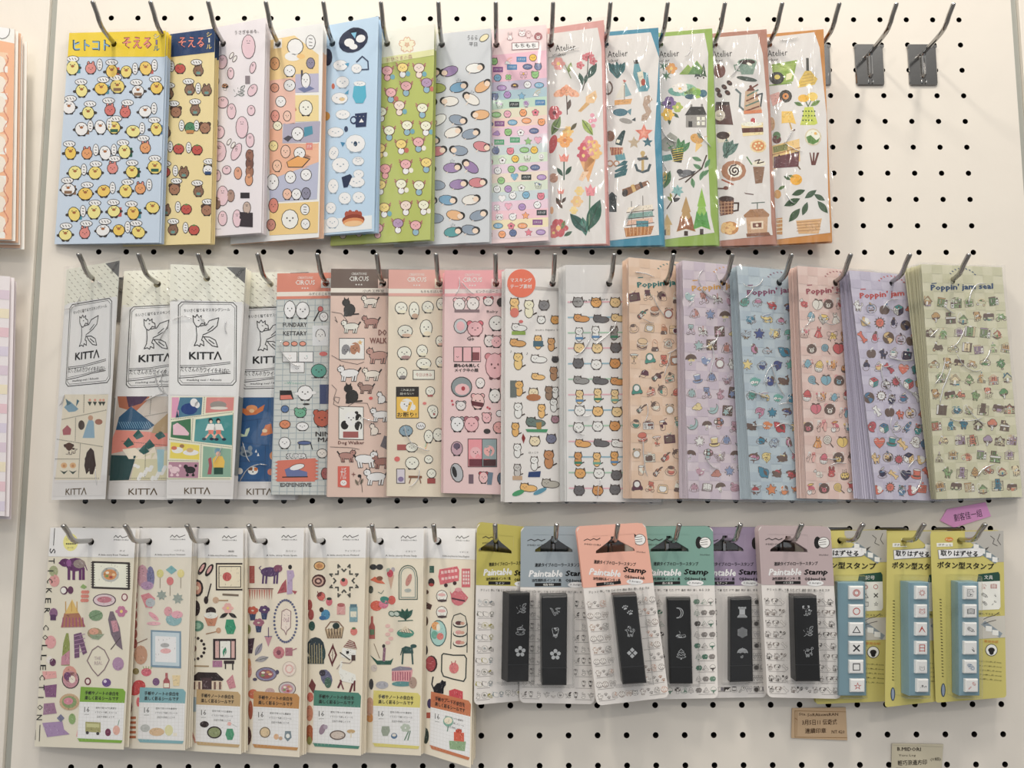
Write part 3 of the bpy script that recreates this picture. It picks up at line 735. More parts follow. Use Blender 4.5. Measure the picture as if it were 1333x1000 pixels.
for x, y, w, h in [(780, 240, 28, 34), (825, 310, 52, 46), (935, 285, 36, 26), (938, 365, 32, 26), (780, 440, 32, 44), (925, 415, 50, 32), (852, 515, 38, 36), (938, 510, 38, 34), (765, 575, 32, 34), (775, 665, 38, 34)]: gh(x, y, w, h)
A.P([(832, 385), (885, 365), (898, 380), (870, 445), (845, 450)], '#22345c', 4); A.T('MONO', 940, 270, 8, '#5c7288', w=40)
A.E(905, 650, 70, 36, '#a8432c', 3, -4, 16); A.E(905, 662, 66, 26, '#e0935c', 4, -4, 16); A.E(905, 672, 58, 18, '#ecc08c', 5, -4)
for i_ in range(5): A.E(865 + i_ * 20, 615 - (i_ % 2) * 8, 14, 20, '#b0513c', 2)
A.P([(690, 650), (1020, 620), (1020, 705), (690, 735)], '#e6eef6', 1)
hang('sticker_pack', 'sky blue sticker sheet of white ghosts with navy badge, navy mug and brown bun', 'sticker pack', 0, 4, q, dp, A, '#bcd6ee', '#a9bccb', seed=5)
behind('sticker_pack', 'sky blue ghost sticker pack behind the front one on the fifth top row hook', 'sticker pack', 'sky blue ghost sticker packs behind the front one', sh, 4, R1, 0, 4, [(0, .12, '#bcd6ee'), (.12, 1, '#bcd6ee')], '#9fb2bd', shift=(1, 1, 3, 3))

# 6 green sheet
q = [(444, 50), (566, 31), (560, 312), (430, 320)]; dp = (5, 31, 19, 3); sh = probe(q, dp); A = Art()
A.px(); A.P([(444, 50), (566, 31), (565, 64), (443, 84)], '#f6f2dc', 1); A.P([(443, 84), (565, 64), (565, 72), (443, 92)], '#dfe0a4', 1)
A.M('🌸', 530, 58, 22, ['#f3e6c8'], K='#d9a07c'); A.T('おひさまの森', 520, 76, 6, '#b98a7c', w=34, rot=-8)
def newt(A, x, y, i, j, r):
    c_ = r.choice(['#eab0b4', '#f0d8cc', '#f5ead2', '#eab0b4', '#e39c9c', '#b394b8', '#f3d27c'])
    for q_ in (-1, 1):
        for z_ in (-3, 0): A.L([(x + q_ * 3, y - 3), (x + q_ * 8.5, y - 6 + z_)], 1.3, '#b8606c', 1)
    A.blob(x, y - 3, 6.6, 5.6, c_, K='#7a4c3c'); A.E(x, y + 6, 3.8 + .8, 4.6, '#7a4c3c', 1); A.E(x, y + 6, 3.8, 4, r.choice(['#fbf3ea', c_, '#8fb7c9', '#fbf3ea']), 2)
    if r.random() < .3: A.E(x + 7, y + 5, 3, 3.4, r.choice(['#6fa8b8', '#c96a5c', '#f1e6d8']), 2)
grid(A, sh, .06, .99, 5, .16, .975, 9, newt, seed=5, stag=.3)
hang('sticker_pack', 'lime green sticker sheet of pink and cream newts with feathery gills', 'sticker pack', 0, 5, q, dp, A, '#b5c062', '#9aa35a', seed=6, hole_col='#f6f2dc')
behind('sticker_pack', 'lime green newt sticker pack behind the front one on the sixth top row hook', 'sticker pack', 'lime green newt sticker packs behind the front one', sh, 4, R1, 0, 5, [(0, .11, '#f2eed8'), (.11, 1, '#b5c062')], '#8c9650', shift=(1, 1, 3, 3))

# 7 silvery clear sheet of sleepers
q = [(516, 50), (639, 37), (637, 315), (513, 321)]; dp = (5, 29, 18, 3); sh = probe(q, dp); A = Art()
A.crop(540, 0); A.T('うらら', 358, 235, 30, '#5c5c60', w=62); A.T('平日', 362, 275, 24, '#5c5c60', w=50)
A.E(430, 235, 34, 20, '#54504e', 2, -35); A.E(430, 235, 30, 16, '#efe0b4', 3, -35)
def sleeper(A, x, y, i, j, r):
    c_ = r.choice(['#6f9fc0', '#a8b45c', '#d3848a', '#4f9a9c', '#e6e2da', '#9a7fae', '#e3b07c', '#8d9cae', '#f0ece4']); a_ = r.uniform(-35, 35)
    ca, sa = math.cos(math.radians(a_)), math.sin(math.radians(a_))
    A.E(x, y, 11.8, 6.8, '#47413f', 2, a_); A.E(x, y, 11, 6, c_, 3, a_); q_ = r.choice((-1, 1))
    A.E(x + q_ * 8 * ca, y + q_ * 8 * sa - 1, 5.4, 5, '#2f2b2b', 3); A.E(x + q_ * 7 * ca, y + q_ * 7 * sa, 3.8, 3.5, '#f0d3bc', 4)
    A.L([(x - 4, y + 3), (x - 7, y + 7)], 1.4, '#e9d9cc', 2)
    if r.random() < .3: A.T('💤', x, y - 9, 5, '#5c6a78', layer=3)
grid(A, sh, .05, .97, 4, .15, .98, 11, sleeper, seed=15, stag=.35)
hang('sticker_pack', 'silvery clear sticker sheet of dark haired figures lounging in coloured clothes', 'sticker pack', 0, 6, q, dp, A, '#ccd0d4', '#c9ccca', seed=7)
behind('sticker_pack', 'silvery figure sticker pack behind the front one on the seventh top row hook', 'sticker pack', 'silvery figure sticker packs behind the front one', sh, 3, R1, 0, 6, [(0, .1, '#ccd0d4'), (.1, 1, '#ccd0d4')], '#b6bab6', shift=(1, 1, 2, 2))

# 8 rainbow sheet
q = [(586, 45), (711, 32), (714, 313), (588, 320)]; dp = (5, 29, 18, 3); sh = probe(q, dp); A = Art()
for k_, c_ in enumerate(['#eebccb', '#efc0cd', '#e6b8c8', '#c6bcd2', '#a9c4cf', '#bcd8c4', '#dfd9c0', '#eecfc2', '#e6c4d4', '#dcccd8', '#c6d2d4', '#cfe0c8', '#e0cbd8', '#e8d8c8', '#d2dcc8', '#c8d4d8', '#e6c9d8', '#eec2cc', '#f0dcb4', '#e4d0d4']):
    v0 = .12 + k_ * .043; A.P([(0, v0), (1, v0), (1, v0 + .0435), (0, v0 + .0435)], c_, 1, uv=True)
A.crop(540, 0); A.P([(600, 265), (770, 258), (770, 305), (600, 312)], '#8a5a5c', 2); A.P([(604, 269), (766, 262), (766, 301), (604, 308)], '#fdfaf4', 3)
A.T('もちもち', 685, 283, 26, '#3f3836', w=130, bold=.02)
for x, y, e_ in ((590, 225, '🐰'), (665, 205, '🐱'), (705, 215, '🐥'), (765, 225, '🐻')): A.M(e_, x, y, 52, ['#fbf2ea', '#f3c9cc'], K='#a8686c')
PC = ['#f3c24c', '#e37a8c', '#7ab0cf', '#8fc47c', '#b08cc4', '#f7f2ec', '#f0a06a', '#5c6f9c', '#f7f2ec', '#e8a8bc']
def tiny(A, x, y, i, j, r):
    k = r.random(); c_ = r.choice(PC)
    if k < .3: A.blob(x, y, 4.4, 4.2, c_, ears=r.choice(['cat', 'bear', 'up', None]), ear=c_, lw=.7)
    elif k < .5: A.E(x, y, 6.6, 4, '#5a4a50', 2); A.E(x, y, 5.9, 3.3, c_, 3); A.T(r.choice(['わいわい', 'やった', 'ルン', 'パワー']), x, y, 3, '#3f3836' if c_ == '#f7f2ec' else '#fbf8f2', w=8)
    elif k < .6: A.R(x - 6.5, y - 3.5, x + 6.5, y + 3.5, r.choice(['#2f3a3c', '#8a4c8c', '#4c86b8', '#4ca070']), 2); A.T('パチパチ', x, y, 3.4, '#fbf8f2', w=10)
    else: A.M(r.choice('🌸🍓⭐🍩🌻🎀🍀💗👑🌈☁🐼'), x, y, 10, [c_, '#fbf2ea'], K='#6a5054')
grid(A, sh, .03, .97, 7, .125, .985, 20, tiny, seed=21, stag=.3)
hang('sticker_pack', 'rainbow banded pastel sticker sheet crowded with tiny round faces and words', 'sticker pack', 0, 7, q, dp, A, '#efd4d4', '#d6ccc8', seed=8)
behind('sticker_pack', 'rainbow pastel sticker pack behind the front one on the eighth top row hook', 'sticker pack', 'rainbow pastel sticker packs behind the front one', sh, 3, R1, 0, 7, [(0, .12, '#efd4d4'), (.12, 1, '#dccfd4')], '#c6c0bc', shift=(1, 1, 2, 2))

# 9-13 botanical / travel collage sheets on coloured cards
def atelier(k, q, dp, card, white, title_xy, draw, label, group, blabel, sd):
    sh = probe(q, dp); A = Art(); A.px(); A.part = 'sticker_sheet'; A.P(white, '#dcd8d4', 1)
    A.part = 'sticker_sheet'
    tx, ty = title_xy; A.T('Atelier', tx, ty, 8.5, '#35312e', w=26, rot=-4); A.T('Art', tx - 25, ty + 1.5, 8.5, '#35312e', w=12, rot=-4); A.T('sticker', tx - 8, ty + 9, 4, '#4a4542', w=18, rot=-4)
    A.part = 'sticker_sheet'; draw(A); texturize(A, sh, sd)
    hang('sticker_pack', label, 'sticker pack', 0, k, q, dp, A, card, card, seed=sd, base_part='backing_card', film=CRINKLE, amp=.6, creases=5, hole_col='#dcd8d4', sleeve=(.03, .012))
    behind('sticker_pack', blabel, 'sticker pack', group, sh, 2, R1, 0, k, [(0, .1, card), (.1, 1, card)], card, shift=(1, 1, 2, 2))
def tulip(A, x, y, h, c_, l='#4f7c62', lean=0):
    A.L([(x, y - h * .3), (x + lean, y + h * .5)], h * .05, l, 2)
    A.P([(x - h * .2, y - h * .5), (x - h * .1, y - h * .38), (x, y - h * .52), (x + h * .1, y - h * .38), (x + h * .2, y - h * .5), (x + h * .14, y - h * .2), (x - h * .14, y - h * .2)], c_, 3)
    leaf(A, x + lean * .7 - h * .16, y + h * .2, h * .4, -35, l); leaf(A, x + lean * .7 + h * .17, y + h * .15, h * .42, 35, l)
def leaf(A, x, y, h, rot, c_, v='#2f4f40'):
    n = 7; pts = [(math.sin(math.pi * t / n) * h * .2, -h / 2 + h * t / n) for t in range(n + 1)] + [(-math.sin(math.pi * t / n) * h * .2, -h / 2 + h * t / n) for t in range(n - 1, 0, -1)]
    r = math.radians(rot); c, s = math.cos(r), math.sin(r)
    A.P([(x + a * c - b * s, y + a * s + b * c) for a, b in pts], c_, 3); A.L([(x + h * .45 * s, y - h * .45 * c), (x - h * .45 * s, y + h * .45 * c)], h * .03, v, 4)
def flower(A, x, y, r_, c_, m='#f3d07a', n=6):
    for i in range(n):
        a = 2 * math.pi * i / n; A.E(x + r_ * .6 * math.cos(a), y + r_ * .6 * math.sin(a), r_ * .45, r_ * .32, c_, 3, math.degrees(-a))
    A.E(x, y, r_ * .26, r_ * .26, m, 4)
def d9(A):
    A.crop(540, 0)
    flower(A, 890, 395, 42, '#e8a29a'); A.L([(930, 400), (968, 485)], 5, '#7f8f58'); leaf(A, 960, 420, 70, 15, '#8fa35c')
    A.L([(1075, 350), (1070, 450), (1040, 560)], 5, '#4b4440')
    for x, y in ((1060, 355), (1025, 405), (1105, 380), (1085, 345)): flower(A, x, y, 26, '#d3727a', '#b85058', 5)
    leaf(A, 1100, 440, 110, 30, '#2f5c50'); leaf(A, 1030, 490, 80, -15, '#3f6b58'); leaf(A, 1060, 490, 60, 10, '#3f6b58')
    A.L([(940, 560), (945, 710)], 6, '#5c3f38'); leaf(A, 955, 650, 70, 15, '#6a4c40')
    for a in (-60, -30, 0, 30, 60): A.E(940 + a * .8, 560 + abs(a) * .3, 20, 36, ['#e69a78', '#f0b08c'][a % 60 == 0], 3, -a)
    A.P([(1120, 560), (1060, 600), (1060, 640), (1110, 640), (1130, 600)], '#eac292', 3); A.P([(1060, 635), (1010, 690), (1030, 695), (1085, 645)], '#d6a86c', 3)
    flower(A, 865, 700, 46, '#cf5f66', '#8a3a44'); leaf(A, 875, 780, 130, 25, '#6f8a4a'); leaf(A, 1070, 790, 120, -35, '#9ab052')
    for x, y in ((1100, 715), (1115, 745), (1090, 750), (1105, 780)): A.E(x, y, 14, 13, '#e79cae', 3)
    flower(A, 930, 870, 48, '#f0a860', '#d98040'); flower(A, 950, 815, 34, '#f3c276'); leaf(A, 985, 785, 60, 40, '#6a6048')
    A.P([(1010, 960), (1130, 960), (1075, 1130)], '#e6a96c', 2)
    for x, y, c_ in ((1050, 920, '#d8606c'), (1080, 880, '#e28a94'), (1090, 930, '#e7a0a4'), (1110, 905, '#f0b46c'), (1045, 965, '#c95a6c'), (1120, 950, '#f3c07c')): flower(A, x, y, 40, c_)
    A.crop(540, 150)
    A.P([(1010, 240), (1140, 240), (1060, 370)], '#e8b078', 2); A.P([(1040, 350), (1080, 350), (1040, 410), (1015, 400)], '#f0c8a4', 3)
    tulip(A, 925, 320, 160, '#ea8c7c', '#2f5c46'); tulip(A, 905, 510, 110, '#e0867a', '#5c3f30'); leaf(A, 895, 545, 80, -30, '#6a3c2c')
    flower(A, 1020, 470, 30, '#f0cf8c'); flower(A, 1005, 535, 38, '#eac08a'); flower(A, 985, 590, 26, '#f0d28c')
    A.P([(1055, 440), (1075, 455), (1088, 425), (1102, 455), (1122, 440), (1112, 500), (1065, 500)], '#ec8f98', 3); A.L([(1085, 500), (1080, 720)], 8, '#6f8c6c')
    leaf(A, 1015, 670, 160, -42, '#35665c'); leaf(A, 1110, 620, 210, 22, '#2f6a54'); leaf(A, 1050, 690, 120, -10, '#4a8272')
    flower(A, 890, 700, 60, '#c9565c', '#f0c07c'); flower(A, 860, 730, 34, '#d9706a'); leaf(A, 920, 680, 60, 20, '#6a8a52'); leaf(A, 950, 735, 60, 60, '#3f6b48')
    A.E(855, 180, 26, 60, '#c2484c', 3, 15); A.E(860, 390, 28, 30, '#b98a74', 3); A.E(848, 590, 12, 24, '#dba070', 3)
atelier(8, [(653, 46), (786, 26), (791, 318), (657, 322)], D1, '#d69a94', [(654, 52), (778, 36), (783, 62), (789, 317), (657, 321)], (736, 62), d9,
        'collage sticker sheet of pink tulips and blossoms on a rose pink backing card', 'rose card sticker packs behind the front one', 'rose pink card sticker pack hanging behind the floral front sheet', 11)
def anchor(A, x, y, s, c_='#8c7a5c'):
    A.L([(x, y - s * .7), (x, y + s * .6)], s * .22, c_); A.L([(x - s * .6, y + s * .1), (x - s * .45, y + s * .55), (x, y + s * .7), (x + s * .45, y + s * .55), (x + s * .6, y + s * .1)], s * .2, '#4c5f66'); A.L([(x - s * .4, y - s * .4), (x + s * .4, y - s * .4)], s * .18, '#4c5f66'); A.E(x, y - s * .85, s * .2, s * .2, c_, 3)
def star(A, x, y, r_, c_, rot=0, k=.45, n=5, layer=3):
    A.P([(x + (r_ if i % 2 == 0 else r_ * k) * math.sin(math.pi * i / n + rot), y - (r_ if i % 2 == 0 else r_ * k) * math.cos(math.pi * i / n + rot)) for i in range(2 * n)], c_, layer)
def d10(A):
    A.crop(800, 0)
    A.P([(118, 375), (145, 370), (150, 395), (122, 398)], '#3c3a38', 4); A.P([(122, 396), (150, 394), (165, 440), (205, 455), (218, 540), (205, 565), (150, 570), (115, 460), (118, 430)], '#5f9aa6', 3); A.P([(140, 450), (175, 440), (185, 520), (160, 540)], '#e8e0c8', 4); A.E(178, 510, 14, 22, '#b8503c', 5)
    A.P([(58, 500), (62, 605), (5, 610)], '#dcd6c8', 3); A.P([(64, 505), (105, 590), (66, 600)], '#7fa9b0', 3); A.L([(60, 495), (62, 620)], 4, '#7a5c40', 4); A.P([(0, 622), (110, 612), (100, 645), (0, 652)], '#dba05c', 3); A.P([(50, 495), (75, 500), (60, 515)], '#d9706a', 4)
    A.P([(185, 600), (215, 590), (235, 620), (205, 650), (230, 690), (200, 745), (165, 750), (170, 715), (195, 700), (175, 650)], '#b59a86', 3)
    A.E(35, 697, 46, 24, '#3f7080', 3); A.P([(75, 690), (105, 672), (100, 715)], '#5f8a96', 3); A.E(70, 750, 42, 16, '#9a9690', 3, 12); A.P([(105, 745), (130, 728), (130, 752)], '#3c4a50', 3)
    star(A, 182, 825, 58, '#e2806c'); star(A, 120, 885, 40, '#bca88c'); star(A, 205, 882, 34, '#2f7080'); star(A, 182, 825, 30, '#ec9c84', layer=4)
    A.crop(800, 150)
    A.P([(45, 100), (60, 92), (68, 100), (45, 190), (5, 180), (10, 150)], '#26494c', 3); A.P([(15, 150), (35, 155), (28, 175), (10, 170)], '#e8e0c8', 4); A.P([(-30, 200), (50, 200), (45, 240), (-20, 250)], '#a8583c', 3)
    for i_ in range(5): A.L([(-20 + i_ * 18, 202), (-22 + i_ * 18, 245)], 3, '#e0b078', 4)
    A.P([(0, 240), (60, 235), (70, 275), (10, 285)], '#5c96a0', 2)
    anchor(A, 175, 300, 75, '#c0a060'); A.P([(145, 270), (200, 250), (205, 270), (150, 285)], '#6a5f58', 3)
    for i_ in range(3):
        A.P([(0 + i_ * 6, 390 - i_ * 35), (70, 372 - i_ * 32), (82, 330 - i_ * 22), (60, 340 - i_ * 30), (0, 365 - i_ * 20)], '#2f7078', 3)
    A.P([(48, 460), (205, 405), (218, 425), (70, 505), (50, 495)], '#8a5a3a', 3); A.P([(100, 435), (120, 428), (135, 470), (115, 480)], '#d6b070', 4); A.P([(150, 418), (165, 412), (180, 448), (165, 455)], '#4a3428', 4); A.E(65, 482, 18, 24, '#3c2c24', 4, 15)
    A.P([(60, 700), (245, 685), (225, 740), (70, 755)], '#b8763f', 3)
    for i_ in range(7): A.L([(70 + i_ * 24, 700 - i_ * 2), (75 + i_ * 22, 750 - i_ * 2)], 3, '#e8c08c', 4)
    for y_, c_ in ((572, '#e8dcc8'), (612, '#7fa49c'), (652, '#e4b8a0')): A.P([(85, y_), (235, y_ - 18), (240, y_ + 12), (75, y_ + 30)], c_, 3); A.L([(75, y_ + 32), (245, y_ + 14)], 4, '#5c4638', 4)
    A.R(135, 655, 210, 692, '#4c8a94', 4); A.L([(105, 535), (105, 700)], 4, '#5c4638'); A.L([(175, 500), (178, 690)], 4, '#5c4638'); A.P([(175, 500), (215, 512), (178, 525)], '#2f4c48'); A.P([(105, 535), (138, 545), (108, 558)], '#2f4c48'); A.P([(225, 575), (255, 585), (228, 600)], '#2f4c48')
    A.crop(540, 0)
    for i_ in range(5): leaf(A, 1225 + i_ * 14, 430 + (i_ % 2) * 10, 100, -30 + i_ * 14, '#3f7478')
    A.E(1195, 545, 34, 46, '#6a4a3a', 3); A.E(1195, 545, 24, 34, '#dcd8d4', 4); A.L([(1190, 505), (1200, 590)], 5, '#6a4a3a', 5)
    A.crop(540, 150); A.E(1210, 130, 30, 34, '#8a5c44', 3); A.P([(1180, 170), (1230, 190), (1220, 205), (1180, 200)], '#7a4c38'); A.R(1195, 500, 1250, 600, '#2f3a3c', 3); A.P([(1190, 505), (1222, 475), (1255, 505)], '#3c484c', 3)
    A.E(1210, 300, 22, 22, '#b8825c', 3); A.E(1250, 300, 20, 20, '#b8825c', 3); A.E(1210, 300, 13, 13, '#dcd8d4', 4); A.E(1250, 300, 12, 12, '#dcd8d4', 4)
atelier(9, [(723, 47), (857, 36), (864, 319), (729, 323)], D1, '#3f8aa6', [(724, 53), (847, 42), (858, 75), (852, 180), (858, 306), (728, 321)], (804, 70), d10,
        'collage sticker sheet of sailing boats, anchor and message bottle on a teal card', 'teal card sticker packs behind the front one', 'teal card sticker pack hanging behind the seaside front sheet', 12)
def pine(A, x, y, w, h, c1, c2, tr='#4a3428'):
    A.R(x - w * .1, y + h * .38, x + w * .1, y + h * .5, tr, 3)
    A.P([(x, y - h * .5), (x + w * .25, y - h * .1), (x + w * .18, y - h * .1), (x + w * .5, y + h * .4), (x, y + h * .33), (x - w * .5, y + h * .4), (x - w * .18, y - h * .1), (x - w * .25, y - h * .1)], c1, 3)
    A.P([(x - w * .28, y), (x - w * .1, y + h * .1), (x, y + h * .02), (x + w * .12, y + h * .1), (x + w * .28, y), (x + w * .45, y + h * .38), (x, y + h * .32), (x - w * .45, y + h * .38)], c2, 4)
def d11(A):
    A.crop(800, 0)
    for x, y in ((305, 410), (320, 470)): star(A, x, y, 34, '#4c7a5c', n=6, k=.3)
    flower(A, 352, 425, 36, '#e6a25c'); A.L([(350, 440), (320, 490)], 4, '#6f8a52')
    A.P([(400, 462), (455, 400), (475, 420), (510, 375), (545, 420), (540, 462)], '#8fae52', 3); A.P([(455, 462), (510, 380), (545, 440), (540, 462)], '#5c8a4c', 4)
    for x, w, h, c_ in ((515, 40, 100, '#2f4238'), (552, 38, 96, '#4c6a48')): pine(A, x, 440, w, h, c_, c_)
    A.E(380, 570, 50, 26, '#6fa69a', 3, 10); A.E(450, 560, 60, 40, '#8fc0a4', 3); A.E(490, 575, 64, 34, '#a8c85c', 3, 10); A.E(470, 600, 34, 16, '#2f5f74', 4); A.E(548, 580, 26, 24, '#3f6f80', 4); A.E(510, 575, 26, 20, '#7fb052', 5)
    for i_ in range(6): A.E(405 + 30 * math.sin(i_), 545 - 16 * math.cos(i_), 20, 16, '#efe4dc', 5)
    A.E(405, 550, 10, 8, '#f0c060', 6)
    flower(A, 340, 640, 44, '#7a5c96', '#3f3050'); flower(A, 390, 665, 34, '#a8b84c'); flower(A, 330, 710, 42, '#f0bc3c'); leaf(A, 290, 640, 50, -40, '#3f5c48'); leaf(A, 340, 750, 50, 0, '#3f5c38'); leaf(A, 380, 715, 50, -50, '#4c6a48')
    A.P([(435, 715), (470, 662), (550, 662), (572, 712)], '#3c3834', 4); A.R(442, 712, 568, 790, '#98948e', 3); A.R(458, 752, 482, 788, '#3c3834', 4)
    for x in (510, 540):
        for y in (725, 755): A.R(x, y, x + 20, y + 22, '#efe8d8', 4)
    A.R(470, 648, 482, 668, '#8a8680', 3); A.R(535, 645, 548, 665, '#8a8680', 3)
    A.P([(280, 880), (345, 820), (390, 850), (380, 925), (320, 940), (285, 930)], '#9a9a90', 3); A.P([(270, 970), (350, 955), (360, 990), (270, 1010)], '#3f8a80', 2)
    A.E(510, 860, 42, 30, '#d9a052', 3, 20); A.P([(540, 835), (580, 845), (545, 855)], '#c98a3c'); A.P([(505, 870), (545, 900), (500, 945)], '#e8c070', 3); leaf(A, 530, 845, 60, -40, '#8f9a86')
    A.crop(800, 150)
    A.P([(345, 210), (435, 195), (415, 295), (370, 290)], '#3c3c2c', 3)
    for i_ in range(6): A.L([(360, 215 + i_ * 14), (425, 203 + i_ * 14)], 4, '#d9c040', 4)
    for a in (-40, -20, 0, 20, 40): leaf(A, 395 + a * 1.1, 185 + abs(a) * .4, 90, a, '#4c8a52')
    A.L([(570, 250), (540, 330), (490, 370), (440, 415)], 9, '#5c4638'); A.L([(400, 400), (500, 362)], 7, '#5c4638')
    for x, y, r_ in ((510, 272, -70), (515, 320, -60), (575, 300, 30), (540, 375, 20), (485, 420, -10), (560, 360, 50)): leaf(A, x, y, 66, r_, '#5c9060')
    A.E(440, 362, 46, 24, '#6f7074', 3, -8); A.E(405, 350, 20, 16, '#4c4c50', 4); A.P([(470, 350), (505, 345), (480, 375)], '#4c4c50', 4)
    leaf(A, 300, 395, 110, 20, '#d9b050'); leaf(A, 325, 400, 120, 20, '#4c7c4c'); star(A, 390, 470, 40, '#7fb0ae', n=7, k=.6); leaf(A, 350, 500, 40, -20, '#a8a04c')
    A.L([(385, 490), (325, 580)], 8, '#4c3c34'); leaf(A, 380, 525, 60, 70, '#3c3030'); leaf(A, 345, 520, 50, -50, '#8a9a52')
    pine(A, 443, 625, 120, 245, '#b8935c', '#9a5c34'); pine(A, 540, 595, 112, 290, '#8fbf4c', '#4f9a3c')
    A.P([(300, 680), (325, 612), (358, 680)], '#c9a868', 3); A.R(305, 678, 345, 745, '#d6b478', 3); A.R(305, 710, 318, 745, '#4a3428', 4)
atelier(10, [(793, 48), (927, 37), (935, 319), (799, 323)], D1, '#8fae4c', [(795, 54), (917, 43), (922, 70), (920, 170), (925, 280), (930, 303), (798, 321)], (871, 70), d11,
        'collage sticker sheet of pine trees, stone cottage and water lily on a grass green card', 'green card sticker packs behind the front one', 'grass green card sticker pack hanging behind the woodland front sheet', 13)
def cup(A, x, y, w, h, c_, tea='#4a3024', hx=1):
    A.P([(x - w, y - h * .5), (x + w, y - h * .5), (x + w * .6, y + h * .6), (x - w * .6, y + h * .6)], c_, 3); A.E(x, y - h * .5, w, h * .3, c_, 4); A.E(x, y - h * .5, w * .85, h * .22, tea, 5)
    A.L([(x + hx * w * .9, y - h * .3), (x + hx * w * 1.35, y - h * .2), (x + hx * w * 1.2, y + h * .2), (x + hx * w * .75, y + h * .3)], w * .12, c_, 3)
def d12(A):
    A.crop(800, 0)
    A.E(650, 440, 38, 44, '#8a4c3c', 3); A.E(820, 490, 66, 14, '#4c5c50', 3, 10); cup(A, 822, 420, 60, 70, '#7f9a88', '#3f2820', -1); A.E(835, 398, 18, 8, '#f0e4d4', 6, 20)
    for x, y in ((640, 560), (680, 540), (650, 590), (700, 575), (712, 515)): A.E(x, y, 20, 14, '#4a2c24', 3, 40); A.L([(x - 10, y + 8), (x + 10, y - 8)], 3, '#8a5c48', 4)
    A.P([(810, 565), (880, 565), (915, 695), (800, 705)], '#c9a888', 3)
    for i_ in range(5): A.L([(810 + i_ * 4, 690 - i_ * 32), (895 - i_ * 2, 660 - i_ * 34)], 9, ['#8a4c38', '#5c7c6c'][i_ % 2], 4)
    A.P([(815, 565), (845, 535), (875, 562)], '#8a4c38', 4); A.E(843, 537, 9, 9, '#7a3a30', 4); A.L([(810, 690), (775, 660), (780, 580), (752, 555)], 12, '#5c6c6c', 3); A.L([(880, 590), (915, 580), (905, 660)], 9, '#3f4a4c', 3); A.P([(800, 688), (912, 680), (915, 700), (803, 708)], '#d98052', 5)
    A.P([(625, 640), (712, 640), (735, 775), (620, 770)], '#6a4034', 3); A.R(628, 632, 712, 652, '#3c2620', 4); A.E(652, 715, 34, 34, '#e0d4c0', 4); A.T('cafe', 652, 718, 12, '#3c2620', w=36, layer=5)
    A.P([(785, 770), (920, 760), (922, 835), (795, 845)], '#efd9a4', 3); A.P([(788, 795), (920, 790), (922, 818), (792, 824)], '#6f3c30', 4); A.E(858, 748, 15, 17, '#c24f50', 4); A.E(850, 770, 66, 14, '#fbf0d8', 4)
    A.P([(625, 825), (720, 820), (705, 880), (640, 885)], '#efe2cc', 3); A.E(672, 840, 42, 24, '#4a2c20', 4)
    A.E(890, 905, 52, 42, '#e8d09c', 3); A.E(890, 905, 40, 32, '#d98a4c', 4)
    for a in range(6): A.E(890 + 22 * math.cos(a), 905 + 18 * math.sin(a), 7, 6, '#f3dfa8', 5)
    for a in (-50, -25, 0): leaf(A, 720 + a * .5, 930 + a * .2, 130, 50 + a, '#5c8074')
    A.crop(800, 150)
    A.E(738, 345, 78, 64, '#b07a58', 3); A.E(745, 345, 46, 42, '#f0e6d8', 4)
    for i_ in range(14):
        a0, a1 = i_ * .8, (i_ + 1) * .8; r0, r1 = 6 + i_ * 2.3, 6 + (i_ + 1) * 2.3
        A.L([(745 + r0 * math.cos(a0), 345 + r0 * math.sin(a0)), (745 + r1 * math.cos(a1), 345 + r1 * math.sin(a1))], 9, '#4a2c20', 5)
    A.L([(665, 400), (735, 430)], 10, '#a8583c', 2); A.P([(858, 320), (930, 320), (915, 420), (872, 425)], '#8f6a50', 3); A.E(895, 300, 42, 18, '#f3e4cc', 4)
    A.L([(870, 285), (900, 275), (885, 300), (925, 290)], 6, '#4a2c20', 5); A.L([(820, 260), (850, 305)], 8, '#5f8a52', 3)
    A.L([(640, 455), (700, 455)], 10, '#6a3a2c'); A.E(690, 452, 16, 12, '#8a4c38', 4); A.P([(780, 460), (820, 460), (815, 490), (790, 485)], '#6a3a2c'); A.L([(810, 485), (860, 492)], 6, '#6a3a2c')
    A.P([(645, 520), (740, 520), (735, 610), (655, 625)], '#8a5238', 3); A.E(693, 518, 48, 17, '#4a2c20', 4); A.L([(738, 545), (768, 545), (765, 590), (735, 595)], 10, '#4a2c20', 3)
    for i_ in range(4): A.L([(660 + i_ * 22, 535), (665 + i_ * 20, 615)], 4, '#c99a74', 4); A.L([(648, 545 + i_ * 20), (738, 540 + i_ * 20)], 4, '#c99a74', 5)
    A.E(715, 700, 55, 42, '#c98a4c', 3)
    for a in range(5): A.E(700 + 30 * math.cos(a * 1.3), 700 + 22 * math.sin(a * 1.3), 22, 16, '#e8bc78', 4, a * 40)
    A.P([(800, 620), (840, 585), (920, 580), (960, 615), (955, 630), (805, 635)], '#a87850', 3); A.P([(815, 635), (950, 630), (945, 745), (825, 750)], '#c9a07c', 3); A.P([(842, 660), (922, 655), (922, 705), (846, 708)], '#e8d4b8', 4); A.P([(855, 670), (912, 666), (910, 695), (858, 698)], '#8a4c34', 5); A.E(883, 683, 9, 9, '#e8d4b8', 6); A.L([(850, 545), (930, 540)], 6, '#5c6c60'); A.L([(885, 545), (885, 585)], 6, '#5c6c60')
    A.P([(815, 735), (955, 725), (968, 745), (820, 755)], '#8a5a40', 4)
